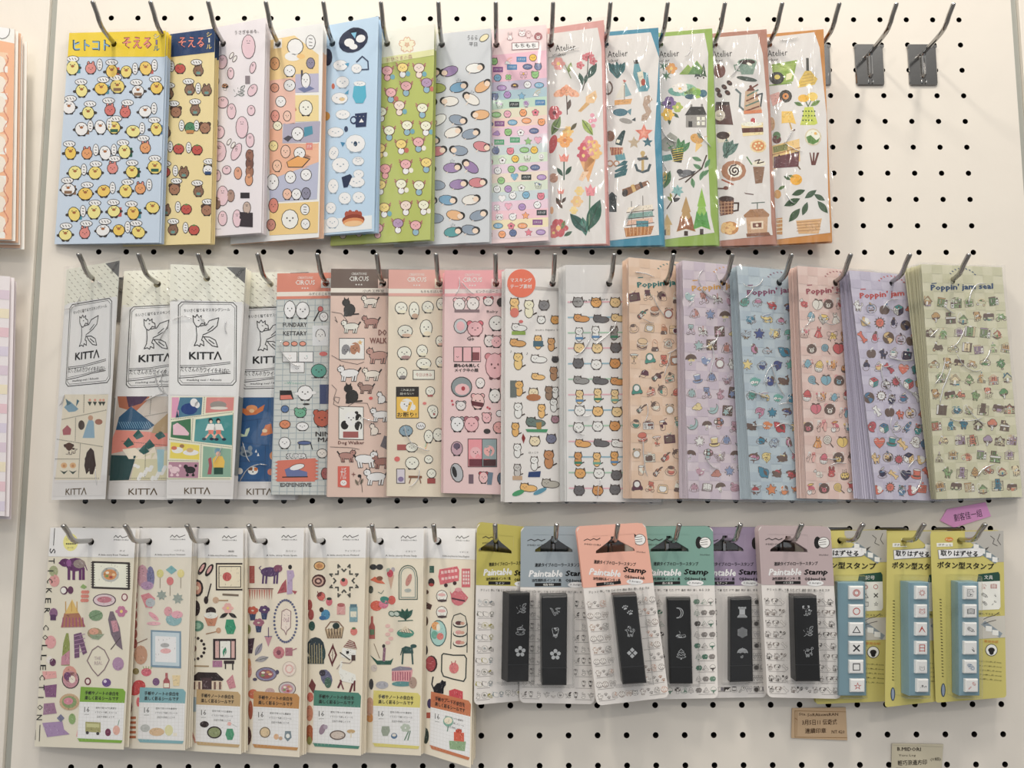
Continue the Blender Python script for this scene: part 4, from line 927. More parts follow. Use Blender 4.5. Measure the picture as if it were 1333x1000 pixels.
atelier(11, [(863, 49), (998, 38), (1010, 318), (869, 323)], D1, '#b07a66', [(864, 55), (986, 44), (993, 70), (1000, 150), (1004, 290), (1006, 306), (868, 321)], (940, 70), d12,
        'collage sticker sheet of coffee cup, striped kettle and spiral roll on a brown card', 'brown card sticker packs behind the front one', 'brown card sticker pack hanging behind the coffee front sheet', 14)
def d13(A):
    A.crop(800, 0)
    A.P([(972, 400), (1132, 372), (1105, 505), (990, 530)], '#8fae4a', 3); A.P([(985, 410), (1118, 388), (1110, 430), (990, 450)], '#a8c060', 4); A.E(1005, 485, 46, 40, '#3c3830', 4); A.E(1008, 478, 18, 15, '#e8cf5c', 5); A.P([(1065, 460), (1110, 445), (1095, 490), (1060, 500)], '#e8e4b0', 5); A.L([(960, 530), (1095, 515)], 8, '#7a9a3c', 3)
    A.L([(1195, 365), (1197, 450)], 17, '#4c4c44', 3); A.P([(1180, 440), (1215, 440), (1258, 490), (1240, 525), (1135, 545), (1145, 500)], '#e0bc52', 3)
    for i_ in range(4): A.L([(1150 + i_ * 6, 530 - i_ * 20), (1240 - i_ * 6, 512 - i_ * 18)], 3, '#b8924a', 4)
    A.P([(960, 590), (1020, 570), (1040, 625), (980, 660)], '#e3aba0', 3); A.E(1060, 597, 40, 40, '#4c4438', 3); A.E(1060, 597, 20, 20, '#d98c4c', 4); A.E(1060, 597, 6, 6, '#3c3830', 5)
    A.E(1170, 610, 34, 24, '#f0b83c', 3); A.E(1225, 600, 34, 28, '#f3cb62', 3); leaf(A, 1140, 645, 60, -70, '#5c8040'); leaf(A, 1245, 640, 70, 60, '#7a9a4c'); A.L([(1180, 620), (1200, 660)], 6, '#4c7040'); A.L([(1215, 625), (1200, 660)], 6, '#4c7040')
    A.P([(1178, 665), (1230, 662), (1258, 765), (1240, 775), (1150, 775)], '#c9d456', 3)
    for i_ in range(14): A.E(1168 + (i_ % 5) * 18, 690 + (i_ // 5) * 28, 5, 5, '#4c6a38', 4)
    A.P([(1035, 690), (1100, 690), (1125, 770), (1090, 760), (1035, 765)], '#efc35c', 3); A.L([(1085, 760), (1100, 810)], 8, '#c9a04c'); A.P([(1070, 835), (1125, 805), (1118, 800), (1085, 808)], '#6a3434')
    A.E(1230, 850, 52, 54, '#d6c9a8', 3); A.E(1230, 850, 44, 46, '#f0ead8', 4); A.P([(1187, 850), (1215, 838), (1250, 870), (1272, 855), (1262, 880), (1230, 896), (1200, 885)], '#5c8a3c', 5); A.E(1245, 828, 9, 9, '#e8b45c', 5)
    A.E(1005, 865, 28, 26, '#7a3c34', 3); A.E(1005, 840, 24, 24, '#5c8052', 3); A.E(972, 770, 22, 44, '#c99c70', 3)
    A.P([(975, 905), (1145, 860), (1150, 1000), (985, 1050)], '#e8c27c', 2); A.P([(982, 910), (1070, 890), (1072, 930), (985, 948)], '#8a8a4a', 3); A.L([(980, 960), (1150, 915)], 6, '#b07c48', 4)
    A.crop(800, 150)
    A.P([(985, 260), (1145, 225), (1140, 320), (985, 330)], '#7a3c42', 3); A.L([(1135, 315), (1150, 335)], 8, '#7a5c34'); A.E(1020, 250, 5, 5, '#4a3428', 5); A.E(1120, 232, 5, 5, '#4a3428', 5)
    for a in (-20, 0, 22): A.P([(1230 + a * 1.1, 232), (1240 + a * 1.3, 232), (1238 + a * .3, 310), (1226 + a * .3, 310)], '#7a4038', 3)
    A.E(1125, 400, 38, 34, '#f0ac30', 3); leaf(A, 1070, 390, 50, -60, '#4c7040'); leaf(A, 1095, 378, 40, -80, '#5c8048'); A.E(1010, 490, 22, 28, '#d9a462', 3); leaf(A, 1035, 450, 50, 60, '#5c8040')
    for x, y, h, r_ in ((1100, 540, 110, 65), (1140, 480, 90, 70), (1115, 620, 110, 40), (1215, 490, 90, 55), (1290, 570, 100, -40), (1270, 510, 80, -60), (1180, 580, 90, 20)): leaf(A, x, y, h, r_, '#3f6238')
    A.P([(1125, 655), (1285, 640), (1265, 735), (1140, 735)], '#d9ac78', 3)
    for i_ in range(4): A.L([(1130, 665 + i_ * 18), (1275, 655 + i_ * 18)], 4, '#b07c4c', 4)
    A.P([(1000, 640), (1040, 635), (1040, 740), (1005, 740)], '#c98c4c', 3)
    for i_ in range(4): A.L([(1002, 650 + i_ * 24), (1040, 646 + i_ * 24)], 6, '#e8d8b8', 4)
    A.P([(1003, 595), (1015, 595), (1018, 640), (1003, 640)], '#6a3434')
atelier(12, [(934, 50), (1072, 38), (1083, 314), (940, 323)], (5, 31, 20, 3), '#c9853c', [(935, 56), (1060, 42), (1067, 62), (1076, 150), (1078, 250), (1081, 303), (940, 321)], (1012, 69), d13,
        'collage sticker sheet of green record player, lamp and potted plants on an orange card', 'orange card sticker packs behind the front one', 'orange card sticker pack hanging behind the record player front sheet', 15)

# ================================================================== ROW 2
def transfer(items, sh):
    return [(p, sh.uv(P) if not f else P, F, c, l, True) for p, P, F, c, l, f in items]

# 1-4 packs with a bird logo label
KQ = [(222, 344), (320, 348), (303, 650), (217, 649)]; KD = (34, 34, 22, 22); ksh = probe(KQ, KD)
K = Art(); K.px(); K.part = 'header_card'
K.P([(-.01, 0), (1.0, 0), (1.0, .16), (0, .16)], '#efeadb', 1, uv=True)
K.crop(50, 310)
for j in range(9):
    for i in range(9):
        x, y = 850 + i * 52 + (j % 2) * 24, 185 + j * 24 + i * 2
        if x - y * .9 < 1010 and x < 1270: K.L([(x - 6, y - 5), (x + 8, y + 5)], 3.4, '#9a9286', 2)
K.P([(1165, 180), (1285, 182), (1283, 285)], '#6f6f6e', 3); K.T('SPECIAL', 1245, 218, 20, '#1e1d1c', w=76, rot=-50, layer=4)
K.part = 'label_card'
K.P([(.015, .152), (.985, .152), (.965, .56), (.02, .56)], '#eeece9', 1, uv=True)
K.part = 'brand_strip'; K.P([(.015, .90), (.985, .90), (.985, .985), (.015, .985)], '#dfdcda', 1, uv=True)
K.part = 'label_card'
def fr(A, x0, y0, x1, y1, w, c):
    A.L([(x0 + 22, y0), (x1 - 22, y0 + 4), (x1, y0 + 26), (x1 - 3, y1 - 24), (x1 - 24, y1), (x0 + 18, y1 - 2), (x0, y1 - 22), (x0 + 2, y0 + 20), (x0 + 22, y0)], w, c, 3)
fr(K, 866, 396, 1228, 912, 5, '#35312f'); fr(K, 877, 408, 1217, 900, 2.5, '#35312f')
K.T('ちいさく捨てるマスキングシール', 1045, 446, 22, '#2c2a29', w=285, bold=.01, rot=-1.5)
BL_ = [[(978, 548), (962, 520), (958, 480), (972, 492), (984, 474), (996, 492), (1010, 480), (1010, 500), (1028, 510), (1032, 535), (1012, 528), (1000, 545), (1040, 540), (1060, 512), (1118, 494), (1108, 545), (1078, 572), (1040, 592), (1020, 600)],
       [(978, 548), (982, 600), (980, 636), (966, 668), (985, 662), (1000, 672), (1005, 655), (1026, 668), (1024, 640), (1012, 632), (1020, 606)], [(1024, 612), (1062, 614), (1098, 634), (1112, 676), (1078, 668), (1046, 640), (1024, 612)],
       [(980, 545), (990, 552), (1000, 544)], [(1050, 575), (1085, 545)], [(1056, 630), (1090, 655)], [(990, 510), (996, 512)]]
for l in BL_: K.L(l, 5.5, '#2c2a29', 3)
K.T('KITT', 1012, 729, 44, '#151312', w=152, bold=.05); K.L([(1092, 752), (1112, 706), (1132, 752)], 9, '#1f1d1c', 4)
K.L([(878, 790), (1000, 790), (1190, 768)], 3.5, '#2c2a29'); K.L([(880, 800), (1000, 800), (1190, 778)], 3.5, '#2c2a29'); K.L([(872, 868), (960, 862), (1080, 845), (1190, 838)], 4.5, '#2c2a29'); K.L([(878, 856), (1000, 846), (1190, 826)], 2.5, '#2c2a29')
K.T('たくさんのカワイイをそばに', 1032, 818, 32, '#2c2a29', w=300, rot=3, bold=.008); K.T('masking seal / 4sheets', 1028, 881, 18, '#2c2a29', w=215, bold=.01)
K.part = 'brand_strip'; K.crop(50, 480); K.T('KITT', 965, 757, 38, '#6f5a3c', w=120, bold=.015); K.L([(1028, 776), (1046, 738), (1062, 776)], 7, '#6f5a3c', 4)
K.L([(815, 700), (1195, 705)], 2, '#c9c5c1', 3)
KI = K.it[:]; KT = transfer(KI, ksh)
def perf(A, pts, c='#3a342f', step=11, w=6):
    for a, b in zip(pts[:-1], pts[1:]):
        a, b = np.array(a, float), np.array(b, float); n = max(1, int(np.linalg.norm(b - a) / step))
        for k in range(n): p = a + (b - a) * k / n; A.E(p[0], p[1], w / 2, w / 2, c, 5, n=6)
def kitta(k, q, dp, draw, label, group, blabel, n, rear, seed, shift=(0, 0, 0, 0)):
    sh = probe(q, dp); A = Art(); A.it += transfer(KI, ksh) if q is KQ else [(p, P, F, c, l, f) for p, P, F, c, l, f in KT]
    A.part = 'sticker_sheet'; A.crop(50, 480); draw(A)
    hang('masking_sticker_pack', label, 'sticker pack', 1, k, q, dp, A, '#e6e4e2', '#d9d6d2', seed=seed, base_part='backing_card', film=CRINKLE, sleeve=(.03, .012), amp=.5, creases=4, hole_col='#efeadb')
    if n: behind('masking_sticker_pack', blabel, 'sticker pack', group, sh, n, rear, 1, k, [(0, .15, '#ece7d6'), (.15, .56, '#e2e0de'), (.56, .9, '#8e9494'), (.9, 1, '#dfdcda')], '#d9d6d2', shift=shift, seed=seed)
def k1(A):
    A.P([(160, 160), (435, 160), (385, 690), (105, 690)], '#e6ddc8', 2)
    A.P([(160, 240), (195, 200), (250, 250), (230, 265), (190, 270)], '#7fa3b8', 3); A.P([(170, 185), (205, 215), (180, 230)], '#4c7484', 4); A.P([(240, 190), (255, 200), (235, 235)], '#4c7484', 4)
    for x in (320, 352, 385, 405): A.E(x, 195, 8, 8, '#e3a08c', 3); A.P([(x - 14, 205), (x + 12, 205), (x, 232)], '#3f4c40', 3)
    A.P([(320, 300), (345, 330), (350, 430), (275, 430), (300, 350)], '#8fb0c4', 3); A.E(325, 305, 16, 16, '#c99c80', 4); A.E(268, 350, 20, 30, '#5c4c44', 3); A.E(375, 330, 24, 18, '#a8705c', 3)
    A.P([(150, 380), (180, 350), (205, 375), (200, 410), (155, 412)], '#b0646a', 3); A.M('🐕', 200, 500, 84, ['#6a4434'], K='#54382c'); A.T('🐕', 200, 500, 70, '#54382c', w=86, layer=3)
    A.P([(300, 520), (325, 490), (345, 510), (358, 600), (340, 655), (320, 655), (315, 620), (298, 655), (285, 600)], '#4a3630', 3); A.P([(295, 545), (288, 560), (292, 580)], '#4a3630', 3)
    for x in (160, 215): A.E(x, 600, 20, 18, '#e0b482', 3); A.P([(x - 26, 630), (x, 655), (x + 26, 630), (x, 640)], '#3f5448', 3); A.E(x, 602, 8, 8, '#c98a5c', 4)
    for l in ([(150, 315), (430, 255)], [(120, 438), (405, 485)], [(110, 560), (260, 560)], [(285, 165), (282, 280)], [(232, 310), (230, 455)], [(262, 470), (250, 680)], [(105, 680), (385, 680)]): perf(A, l)
kitta(0, [(87, 351), (156, 339), (137, 650), (67, 651)], (12, 48, 34, 12), k1, 'turned sticker packet with a crowned bird logo and woodland stamps of goose, bear and tulips', 'k', 'b', 0, None, 31)
def k2(A):
    A.P([(490, 172), (860, 172), (830, 695), (420, 695)], '#c9bfb4', 2)
    A.P([(490, 172), (700, 172), (600, 270), (500, 240)], '#b56a4c', 3); A.P([(545, 172), (680, 172), (640, 215), (560, 240)], '#5a3a5c', 4); A.P([(575, 235), (720, 350), (680, 380), (480, 380), (500, 300)], '#24608c', 4); A.P([(690, 172), (830, 172), (820, 300), (720, 340), (640, 290)], '#cfc4b8', 3)
    A.P([(720, 350), (820, 260), (820, 400), (700, 400)], '#b89c74', 4); A.P([(480, 380), (820, 400), (820, 480), (620, 490), (440, 530), (460, 430)], '#e58c7c', 3)
    for x, y in ((560, 460), (620, 410), (655, 505), (755, 410), (690, 470)): A.P([(x, y - 34), (x + 34, y + 10), (x - 10, y + 30), (x - 34, y + 5)], '#2a6a64', 4)
    A.P([(520, 500), (600, 490), (660, 540), (720, 480), (740, 560), (560, 560)], '#efe0cc', 4); A.P([(430, 535), (605, 540), (560, 690), (410, 695)], '#1f4f50', 4); A.P([(605, 545), (830, 500), (800, 690), (570, 690)], '#d8d2ae', 4); A.P([(735, 500), (780, 500), (775, 640), (740, 640)], '#9cc4d0', 5)
    for i in range(26): A.E(600 + (i * 37) % 190, 600 + (i * 53) % 85, 13, 11, '#f3f1e6', 5)
    for i in range(14): A.L([(500 + i * 14, 330), (520 + i * 14, 370)], 3, '#7fb0cc', 5)
    for l in ([(640, 300), (840, 262)], [(700, 172), (690, 290)], [(520, 450), (840, 480)], [(665, 470), (660, 680)], [(540, 680), (830, 680)]): perf(A, l, '#2c2a29')
kitta(1, [(162, 353), (254, 350), (237, 651), (141, 650)], (24, 10, 8, 17), k2, 'sticker packet with a crowned bird logo and dark blue, coral and green scenery panels', 'bird logo sticker packets behind the scenery one', 'bird logo sticker packet hanging behind the coral and blue scenery packet', 3, (8, 4, 3, 6), 32, shift=(-7, -2, -2, -7))
def k3(A):
    A.P([(825, 172), (1215, 175), (1200, 690), (800, 688)], '#f0e9cf', 2)
    for P_, c in (([(878, 178), (1018, 178), (1010, 285), (850, 305)], '#4c7f9a'), ([(828, 178), (872, 178), (870, 300), (825, 305)], '#e8a0c0'), ([(1042, 178), (1213, 178), (1208, 260), (1036, 275)], '#e08c86'), ([(825, 330), (945, 310), (945, 445), (820, 425)], '#3f7a52'),
                  ([(975, 315), (1205, 285), (1200, 475), (965, 450)], '#3f9494'), ([(820, 455), (998, 475), (998, 565), (815, 555)], '#f0d95c'), ([(808, 578), (995, 580), (990, 678), (805, 675)], '#b9889c'), ([(1022, 480), (1195, 498), (1192, 672), (1015, 672)], '#8db49c')): A.P(P_, c, 3)
    A.E(935, 250, 52, 36, '#274c9c', 4); A.E(965, 210, 24, 26, '#f6f2ea', 5); A.E(985, 225, 16, 20, '#f6f2ea', 5); A.E(1115, 225, 52, 24, '#9a938c', 4); A.E(1120, 245, 56, 10, '#e3dcd2', 5)
    A.P([(835, 410), (835, 350), (862, 335), (905, 365), (935, 400), (930, 415)], '#f2c4d0', 4)
    for x in (1068, 1115):
        A.E(x, 322, 14, 16, '#23282c', 4); A.E(x + 2, 330, 9, 10, '#f0cdb4', 5); A.P([(x - 34, 385), (x - 18, 342), (x + 20, 342), (x + 36, 385), (x + 8, 380), (x - 12, 382)], '#f3efe4', 4)
        A.P([(x - 14, 380), (x + 18, 380), (x + 16, 405), (x - 12, 405)], '#e8806c', 5); A.L([(x - 6, 400), (x - 32, 430)], 11, '#f0b8a4', 4); A.L([(x + 8, 400), (x + 28, 430)], 11, '#f0b8a4', 4); A.E(x - 40, 436, 14, 9, '#23304c', 5); A.E(x + 36, 438, 14, 9, '#23304c', 5)
    A.E(862, 505, 36, 20, '#f3efe4', 4); A.E(842, 492, 18, 12, '#d9785c', 5); A.E(945, 520, 50, 18, '#f6f2ea', 4); A.E(940, 505, 22, 14, '#d9b480', 5); A.E(890, 480, 15, 12, '#a87c50', 4)
    for x, c in ((845, '#f3cdd4'), (942, '#2a2428')):
        A.E(x, 628, 32, 22, c, 4); A.E(x - 28, 608, 14, 14, c, 4); A.L([(x - 18, 640), (x - 18, 664)], 8, c, 4); A.L([(x + 18, 640), (x + 18, 664)], 8, c, 4); A.E(x - 18, 660, 10, 8, c, 5); A.E(x + 18, 660, 10, 8, c, 5); A.E(x + 34, 602, 9, 9, c, 4)
    A.E(1112, 512, 20, 20, '#6d9ab0', 4); A.E(1115, 528, 15, 15, '#e8b49c', 5); A.P([(1080, 560), (1100, 542), (1140, 542), (1156, 575), (1150, 615), (1085, 615)], '#efc255', 4); A.R(1088, 612, 1145, 655, '#2c5c48', 4); A.P([(1052, 560), (1070, 548), (1078, 600), (1072, 655), (1048, 655), (1058, 600)], '#b0505c', 4)
    for l in ([(825, 315), (1210, 268)], [(1030, 178), (1022, 290)], [(958, 312), (950, 455)], [(815, 438), (1200, 488)], [(1010, 475), (1003, 680)], [(808, 568), (1000, 572)], [(805, 683), (1195, 683)], [(1208, 280), (1195, 680)]): perf(A, l, '#57514a')
kitta(2, KQ, KD, k3, 'sticker packet with a crowned bird logo and colourful stamps of two striding women and dogs', 'bird logo sticker packets behind the striding women one', 'bird logo sticker packet hanging behind the packet of striding women and dogs', 3, (22, 22, 14, 14), 33, shift=(-1, 1, 1, -1))
def k4(A):
    A.crop(310, 480); A.P([(5, 178), (390, 178), (385, 700), (0, 700)], '#2b66a4', 2)
    A.P([(5, 240), (50, 250), (120, 250), (165, 222), (155, 260), (110, 285), (50, 290), (10, 260)], '#d9763c', 3); A.E(85, 245, 36, 20, '#e8955c', 4); A.E(85, 262, 16, 12, '#f3c494', 5)
    A.P([(10, 400), (40, 410), (50, 375), (72, 365), (70, 385), (55, 420), (20, 422)], '#cfe0c0', 3); A.P([(140, 415), (170, 350), (205, 340), (215, 400), (170, 415)], '#d9763c', 3); A.E(165, 385, 16, 12, '#f3d0a4', 4)
    A.E(50, 525, 40, 22, '#8a98a4', 3); A.E(30, 495, 14, 18, '#8a98a4', 3); A.E(75, 495, 14, 18, '#8a98a4', 3); A.E(50, 530, 24, 12, '#3c5a78', 4)
    A.P([(112, 500), (104, 520), (118, 520)], '#e8f0f4', 3); A.P([(125, 520), (117, 542), (132, 542)], '#e8f0f4', 3)
    A.E(92, 632, 32, 26, '#f1ede4', 3); A.P([(65, 612), (90, 612), (88, 632), (64, 630)], '#8a5434', 4); A.P([(100, 612), (122, 615), (118, 634), (100, 632)], '#e07c34', 4); A.E(92, 640, 5, 4, '#2c2826', 5); A.E(10, 635, 20, 20, '#dcd4c8', 3); A.E(200, 640, 18, 20, '#e07c5c', 3); A.E(215, 540, 20, 26, '#e8955c', 3)
    for l in ([(0, 330), (200, 305)], [(190, 190), (182, 300)], [(122, 315), (115, 460)], [(0, 455), (210, 480)], [(170, 480), (165, 690)], [(0, 572), (168, 578)], [(0, 690), (200, 690)]): perf(A, l, '#1c3f70')
kitta(3, [(307, 355), (402, 354), (384, 651), (298, 650)], (18, 18, 10, 10), k4, 'sticker packet with bird logo and royal blue stamps of foxes and raccoon', 'bird logo sticker packets behind the royal blue one', 'bird logo sticker packet hanging behind the royal blue stamp packet', 2, (6, 6, 3, 3), 34, shift=(-1, 1, 1, -1))

DL = (34, 5, 4, 20); RL = (24, 4, 3, 14)      # left edge swung out, overlapping the neighbour to the left
# 5-8 circus sheets
def circus(k, q, hdr, body, title, draw, label, group, blabel, seed, n=2, sub='#f3e4d8', dp=DL, rear=RL, edge='#dcd4ce'):
    sh = probe(q, dp); A = Art(); A.px(); A.part = 'header_card'
    A.P([(0, 0), (.86, 0), (.86, .085), (0, .085)], hdr, 1, uv=True); A.P([(0, .085), (.86, .085), (.86, .105), (0, .105)], sub, 1, uv=True); A.P([(0, .105), (.86, .105), (.86, .118), (0, .118)], hdr, 1, uv=True)
    def P(u, v): return sh.px(np.array([u]), np.array([v]))[0]
    a = P(.26, .018); A.T('CREATIONS', a[0], a[1] + 1, 3.4, '#f5ece4', w=20); a = P(.26, .04); A.T('CIRCUS', a[0], a[1] + 1, 6.0, '#f5ece4', w=25, bold=.02); a = P(.26, .062); A.T('★★★', a[0], a[1] + 2, 2.6, '#f5ece4', w=10)
    a = P(.40, .095); A.T(title, a[0], a[1] + .6, 3.6, '#4a403c', w=28)
    A.part = 'sticker_sheet'; draw(A, sh)
    hang('sticker_pack', label, 'sticker pack', 1, k, q, dp, A, body, edge, seed=seed, sleeve=(.03, .014), hole_col=body, film=SLEEVE, creases=3)
    behind('sticker_pack', blabel, 'sticker pack', group, sh, n, rear, 1, k, [(0, .1, hdr), (.1, 1, body)], edge, shift=(-2, 0, 0, -2), seed=seed, rim=2.4)
KD_ = '#3c3634'
def c5(A, sh):
    for i in range(14): A.P([(i / 14, .12), (i / 14 + .006, .12), (i / 14 + .006, 1), (i / 14, 1)], '#a9b6bb', 1, uv=True)
    for i in range(34): A.P([(0, .12 + i * .0262), (1, .12 + i * .0262), (1, .122 + i * .0262), (0, .122 + i * .0262)], '#a9b6bb', 1, uv=True)
    A.crop(310, 320)
    for x, y, w, h in ((320, 395, 34, 52), (400, 400, 40, 50)): A.blob(x, y, w, h, '#f2f1ee', K=KD_)
    A.T('FUNDARY', 352, 490, 26, KD_, w=148, bold=.02); A.T('KETTARY', 352, 543, 26, KD_, w=146, bold=.02)
    for x in (297, 348, 400): A.E(x, 607, 22, 16, KD_, 2); A.E(x, 607, 18, 12, '#e89a84', 3)
    for x, y, c in ((320, 690, '#e07c5c'), (420, 690, '#6fb0a0'), (365, 755, '#f2f1ee')): A.R(x - 46, y - 34, x + 46, y + 32, KD_, 2); A.R(x - 43, y - 31, x + 43, y + 29, '#f2f1ee', 3); A.blob(x, y + 8, 24, 18, c, K=KD_)
    A.E(510, 392, 18, 18, KD_, 2); A.E(510, 392, 15, 15, '#d9706c', 3); A.L([(500, 410), (470, 465)], 8, KD_); A.blob(530, 440, 24, 26, '#f2f1ee', K=KD_); A.R(460, 495, 560, 620, '#dfe2e4', 2); A.blob(510, 555, 28, 36, '#e6e6e4', K=KD_); A.E(528, 670, 26, 14, '#d9706c', 3)
    A.blob(500, 775, 46, 40, '#5fa695', K=KD_); A.T('HANG LOOSE', 505, 818, 9, KD_, w=100); A.T('~Woooo~', 350, 850, 18, '#7fb8a8', w=130); A.R(505, 860, 570, 980, '#4c5888', 3)
    A.crop(310, 480)
    A.P([(258, 135), (330, 135), (345, 190), (258, 195)], '#2f2b2c', 2); A.P([(262, 165), (325, 163), (338, 188), (262, 192)], '#e07c6c', 3)
    A.blob(415, 150, 46, 44, '#f5f4f0', K=KD_); A.E(375, 155, 24, 10, '#f5f4f0', 3); A.E(462, 150, 24, 10, '#f5f4f0', 3); A.E(422, 220, 22, 6, KD_, 2)
    A.blob(290, 250, 22, 20, '#5c7cae', K=KD_); A.blob(385, 275, 34, 26, '#6fb090', K=KD_, ears='bear', ear='#6fb090'); A.blob(290, 345, 32, 24, '#e08c64', K=KD_); A.blob(398, 358, 36, 24, '#f5f4f0', K=KD_); A.blob(520, 310, 50, 50, '#c9644c', K=KD_, ears='bear', ear='#c9644c')
    A.blob(288, 460, 34, 34, '#f5f4f0', K=KD_); A.E(410, 460, 44, 14, KD_, 2); A.E(410, 460, 40, 10, '#5c6c9c', 3); A.L([(380, 470), (380, 495)], 6, KD_); A.L([(450, 465), (460, 500)], 6, KD_)
    A.T('NIN', 525, 405, 28, KD_, w=90, bold=.04); A.T('MA', 535, 440, 26, KD_, w=80, bold=.04); A.blob(520, 525, 30, 26, '#f1e4dc', K=KD_); A.T('SUPER', 362, 542, 24, '#f5f4f0', w=120, bold=.06, layer=4); A.T('SUPER', 362, 542, 30, KD_, w=128, bold=.09, layer=3)
    A.P([(245, 570), (480, 555), (475, 700), (240, 700)], '#dc7a66', 2)
    for i in range(6): A.P([(250, 570 + i * 22), (228, 580 + i * 22), (250, 590 + i * 22)], '#dc7a66', 2); A.P([(475, 560 + i * 22), (500, 572 + i * 22), (475, 582 + i * 22)], '#dc7a66', 2)
    A.P([(288, 625), (320, 612), (428, 640), (428, 668), (300, 668)], '#6c78a8', 4); A.E(365, 610, 50, 20, KD_, 3, -14); A.E(365, 610, 46, 17, '#f5f4f0', 5, -14); A.L([(275, 672), (430, 670)], 6, KD_, 5); A.T('EXPENSIVE', 358, 720, 22, KD_, w=190, bold=.07, layer=3); A.T('EXPENSIVE', 358, 720, 18, '#8a8c8c', w=184, bold=.01, layer=4); A.blob(540, 650, 24, 34, '#b0605c', K=KD_)
circus(4, [(361, 356), (497, 354), (490, 645), (353, 644)], '#df8a74', '#ced2ce', 'みずくらこもや', c5, 'grey gridded sticker sheet with salmon header lettered CIRCUS and comic white beasts', 'grey gridded circus sticker packs', 'grey gridded circus sticker pack hanging behind its salmon headed front one', 41)
def dog(A, x, y, s, c, flip=1, K=KD_, lw=4):
    A.E(x, y, s + lw, s * .42 + lw, K, 1, -4 * flip); A.E(x, y, s, s * .42, c, 3, -4 * flip); hx = x - flip * s * .95
    for q in (-.7, -.45, .45, .75): A.L([(x + q * s, y + s * .2), (x + q * s - flip * s * .12, y + s * .85)], s * .2 + lw, K, 1); A.L([(x + q * s, y + s * .2), (x + q * s - flip * s * .12, y + s * .82)], s * .16, c, 3)
    A.E(hx, y - s * .45, s * .36 + lw, s * .3 + lw, K, 2); A.E(hx, y - s * .45, s * .36, s * .3, c, 4); A.P([(hx - s * .2, y - s * .6), (hx - s * .1, y - s), (hx + s * .1, y - s * .65)], K, 2); A.P([(hx + s * .1, y - s * .65), (hx + s * .3, y - s * .95), (hx + s * .3, y - s * .5)], K, 2)
    A.L([(x + flip * s * .9, y - s * .1), (x + flip * s * 1.25, y - s * .6)], s * .14 + lw * .6, K, 2); A.E(hx - s * .1, y - s * .5, lw * .7, lw * .7, K, 5); A.E(hx - flip * s * .34, y - s * .38, lw, lw * .8, K, 5)
def sit(A, x, y, s, c, K=KD_, lw=4):
    for d, cc, l in ((lw, K, 2), (0, c, 3)):
        A.E(x, y + s * .3, s * .55 + d, s * .6 + d, cc, l, 15); A.E(x - s * .35, y - s * .45, s * .36 + d, s * .33 + d, cc, l); A.L([(x - s * .3, y), (x - s * .4, y + s * .85)], s * .25 + 2 * d, cc, l)
    A.P([(x - s * .6, y - s * .6), (x - s * .55, y - s * 1.05), (x - s * .3, y - s * .7)], K, 2); A.P([(x - s * .3, y - s * .75), (x - s * .08, y - s * 1.0), (x - s * .05, y - s * .5)], K, 2); A.L([(x + s * .4, y + s * .75), (x + s * .95, y + s * .7)], s * .14, K, 2)
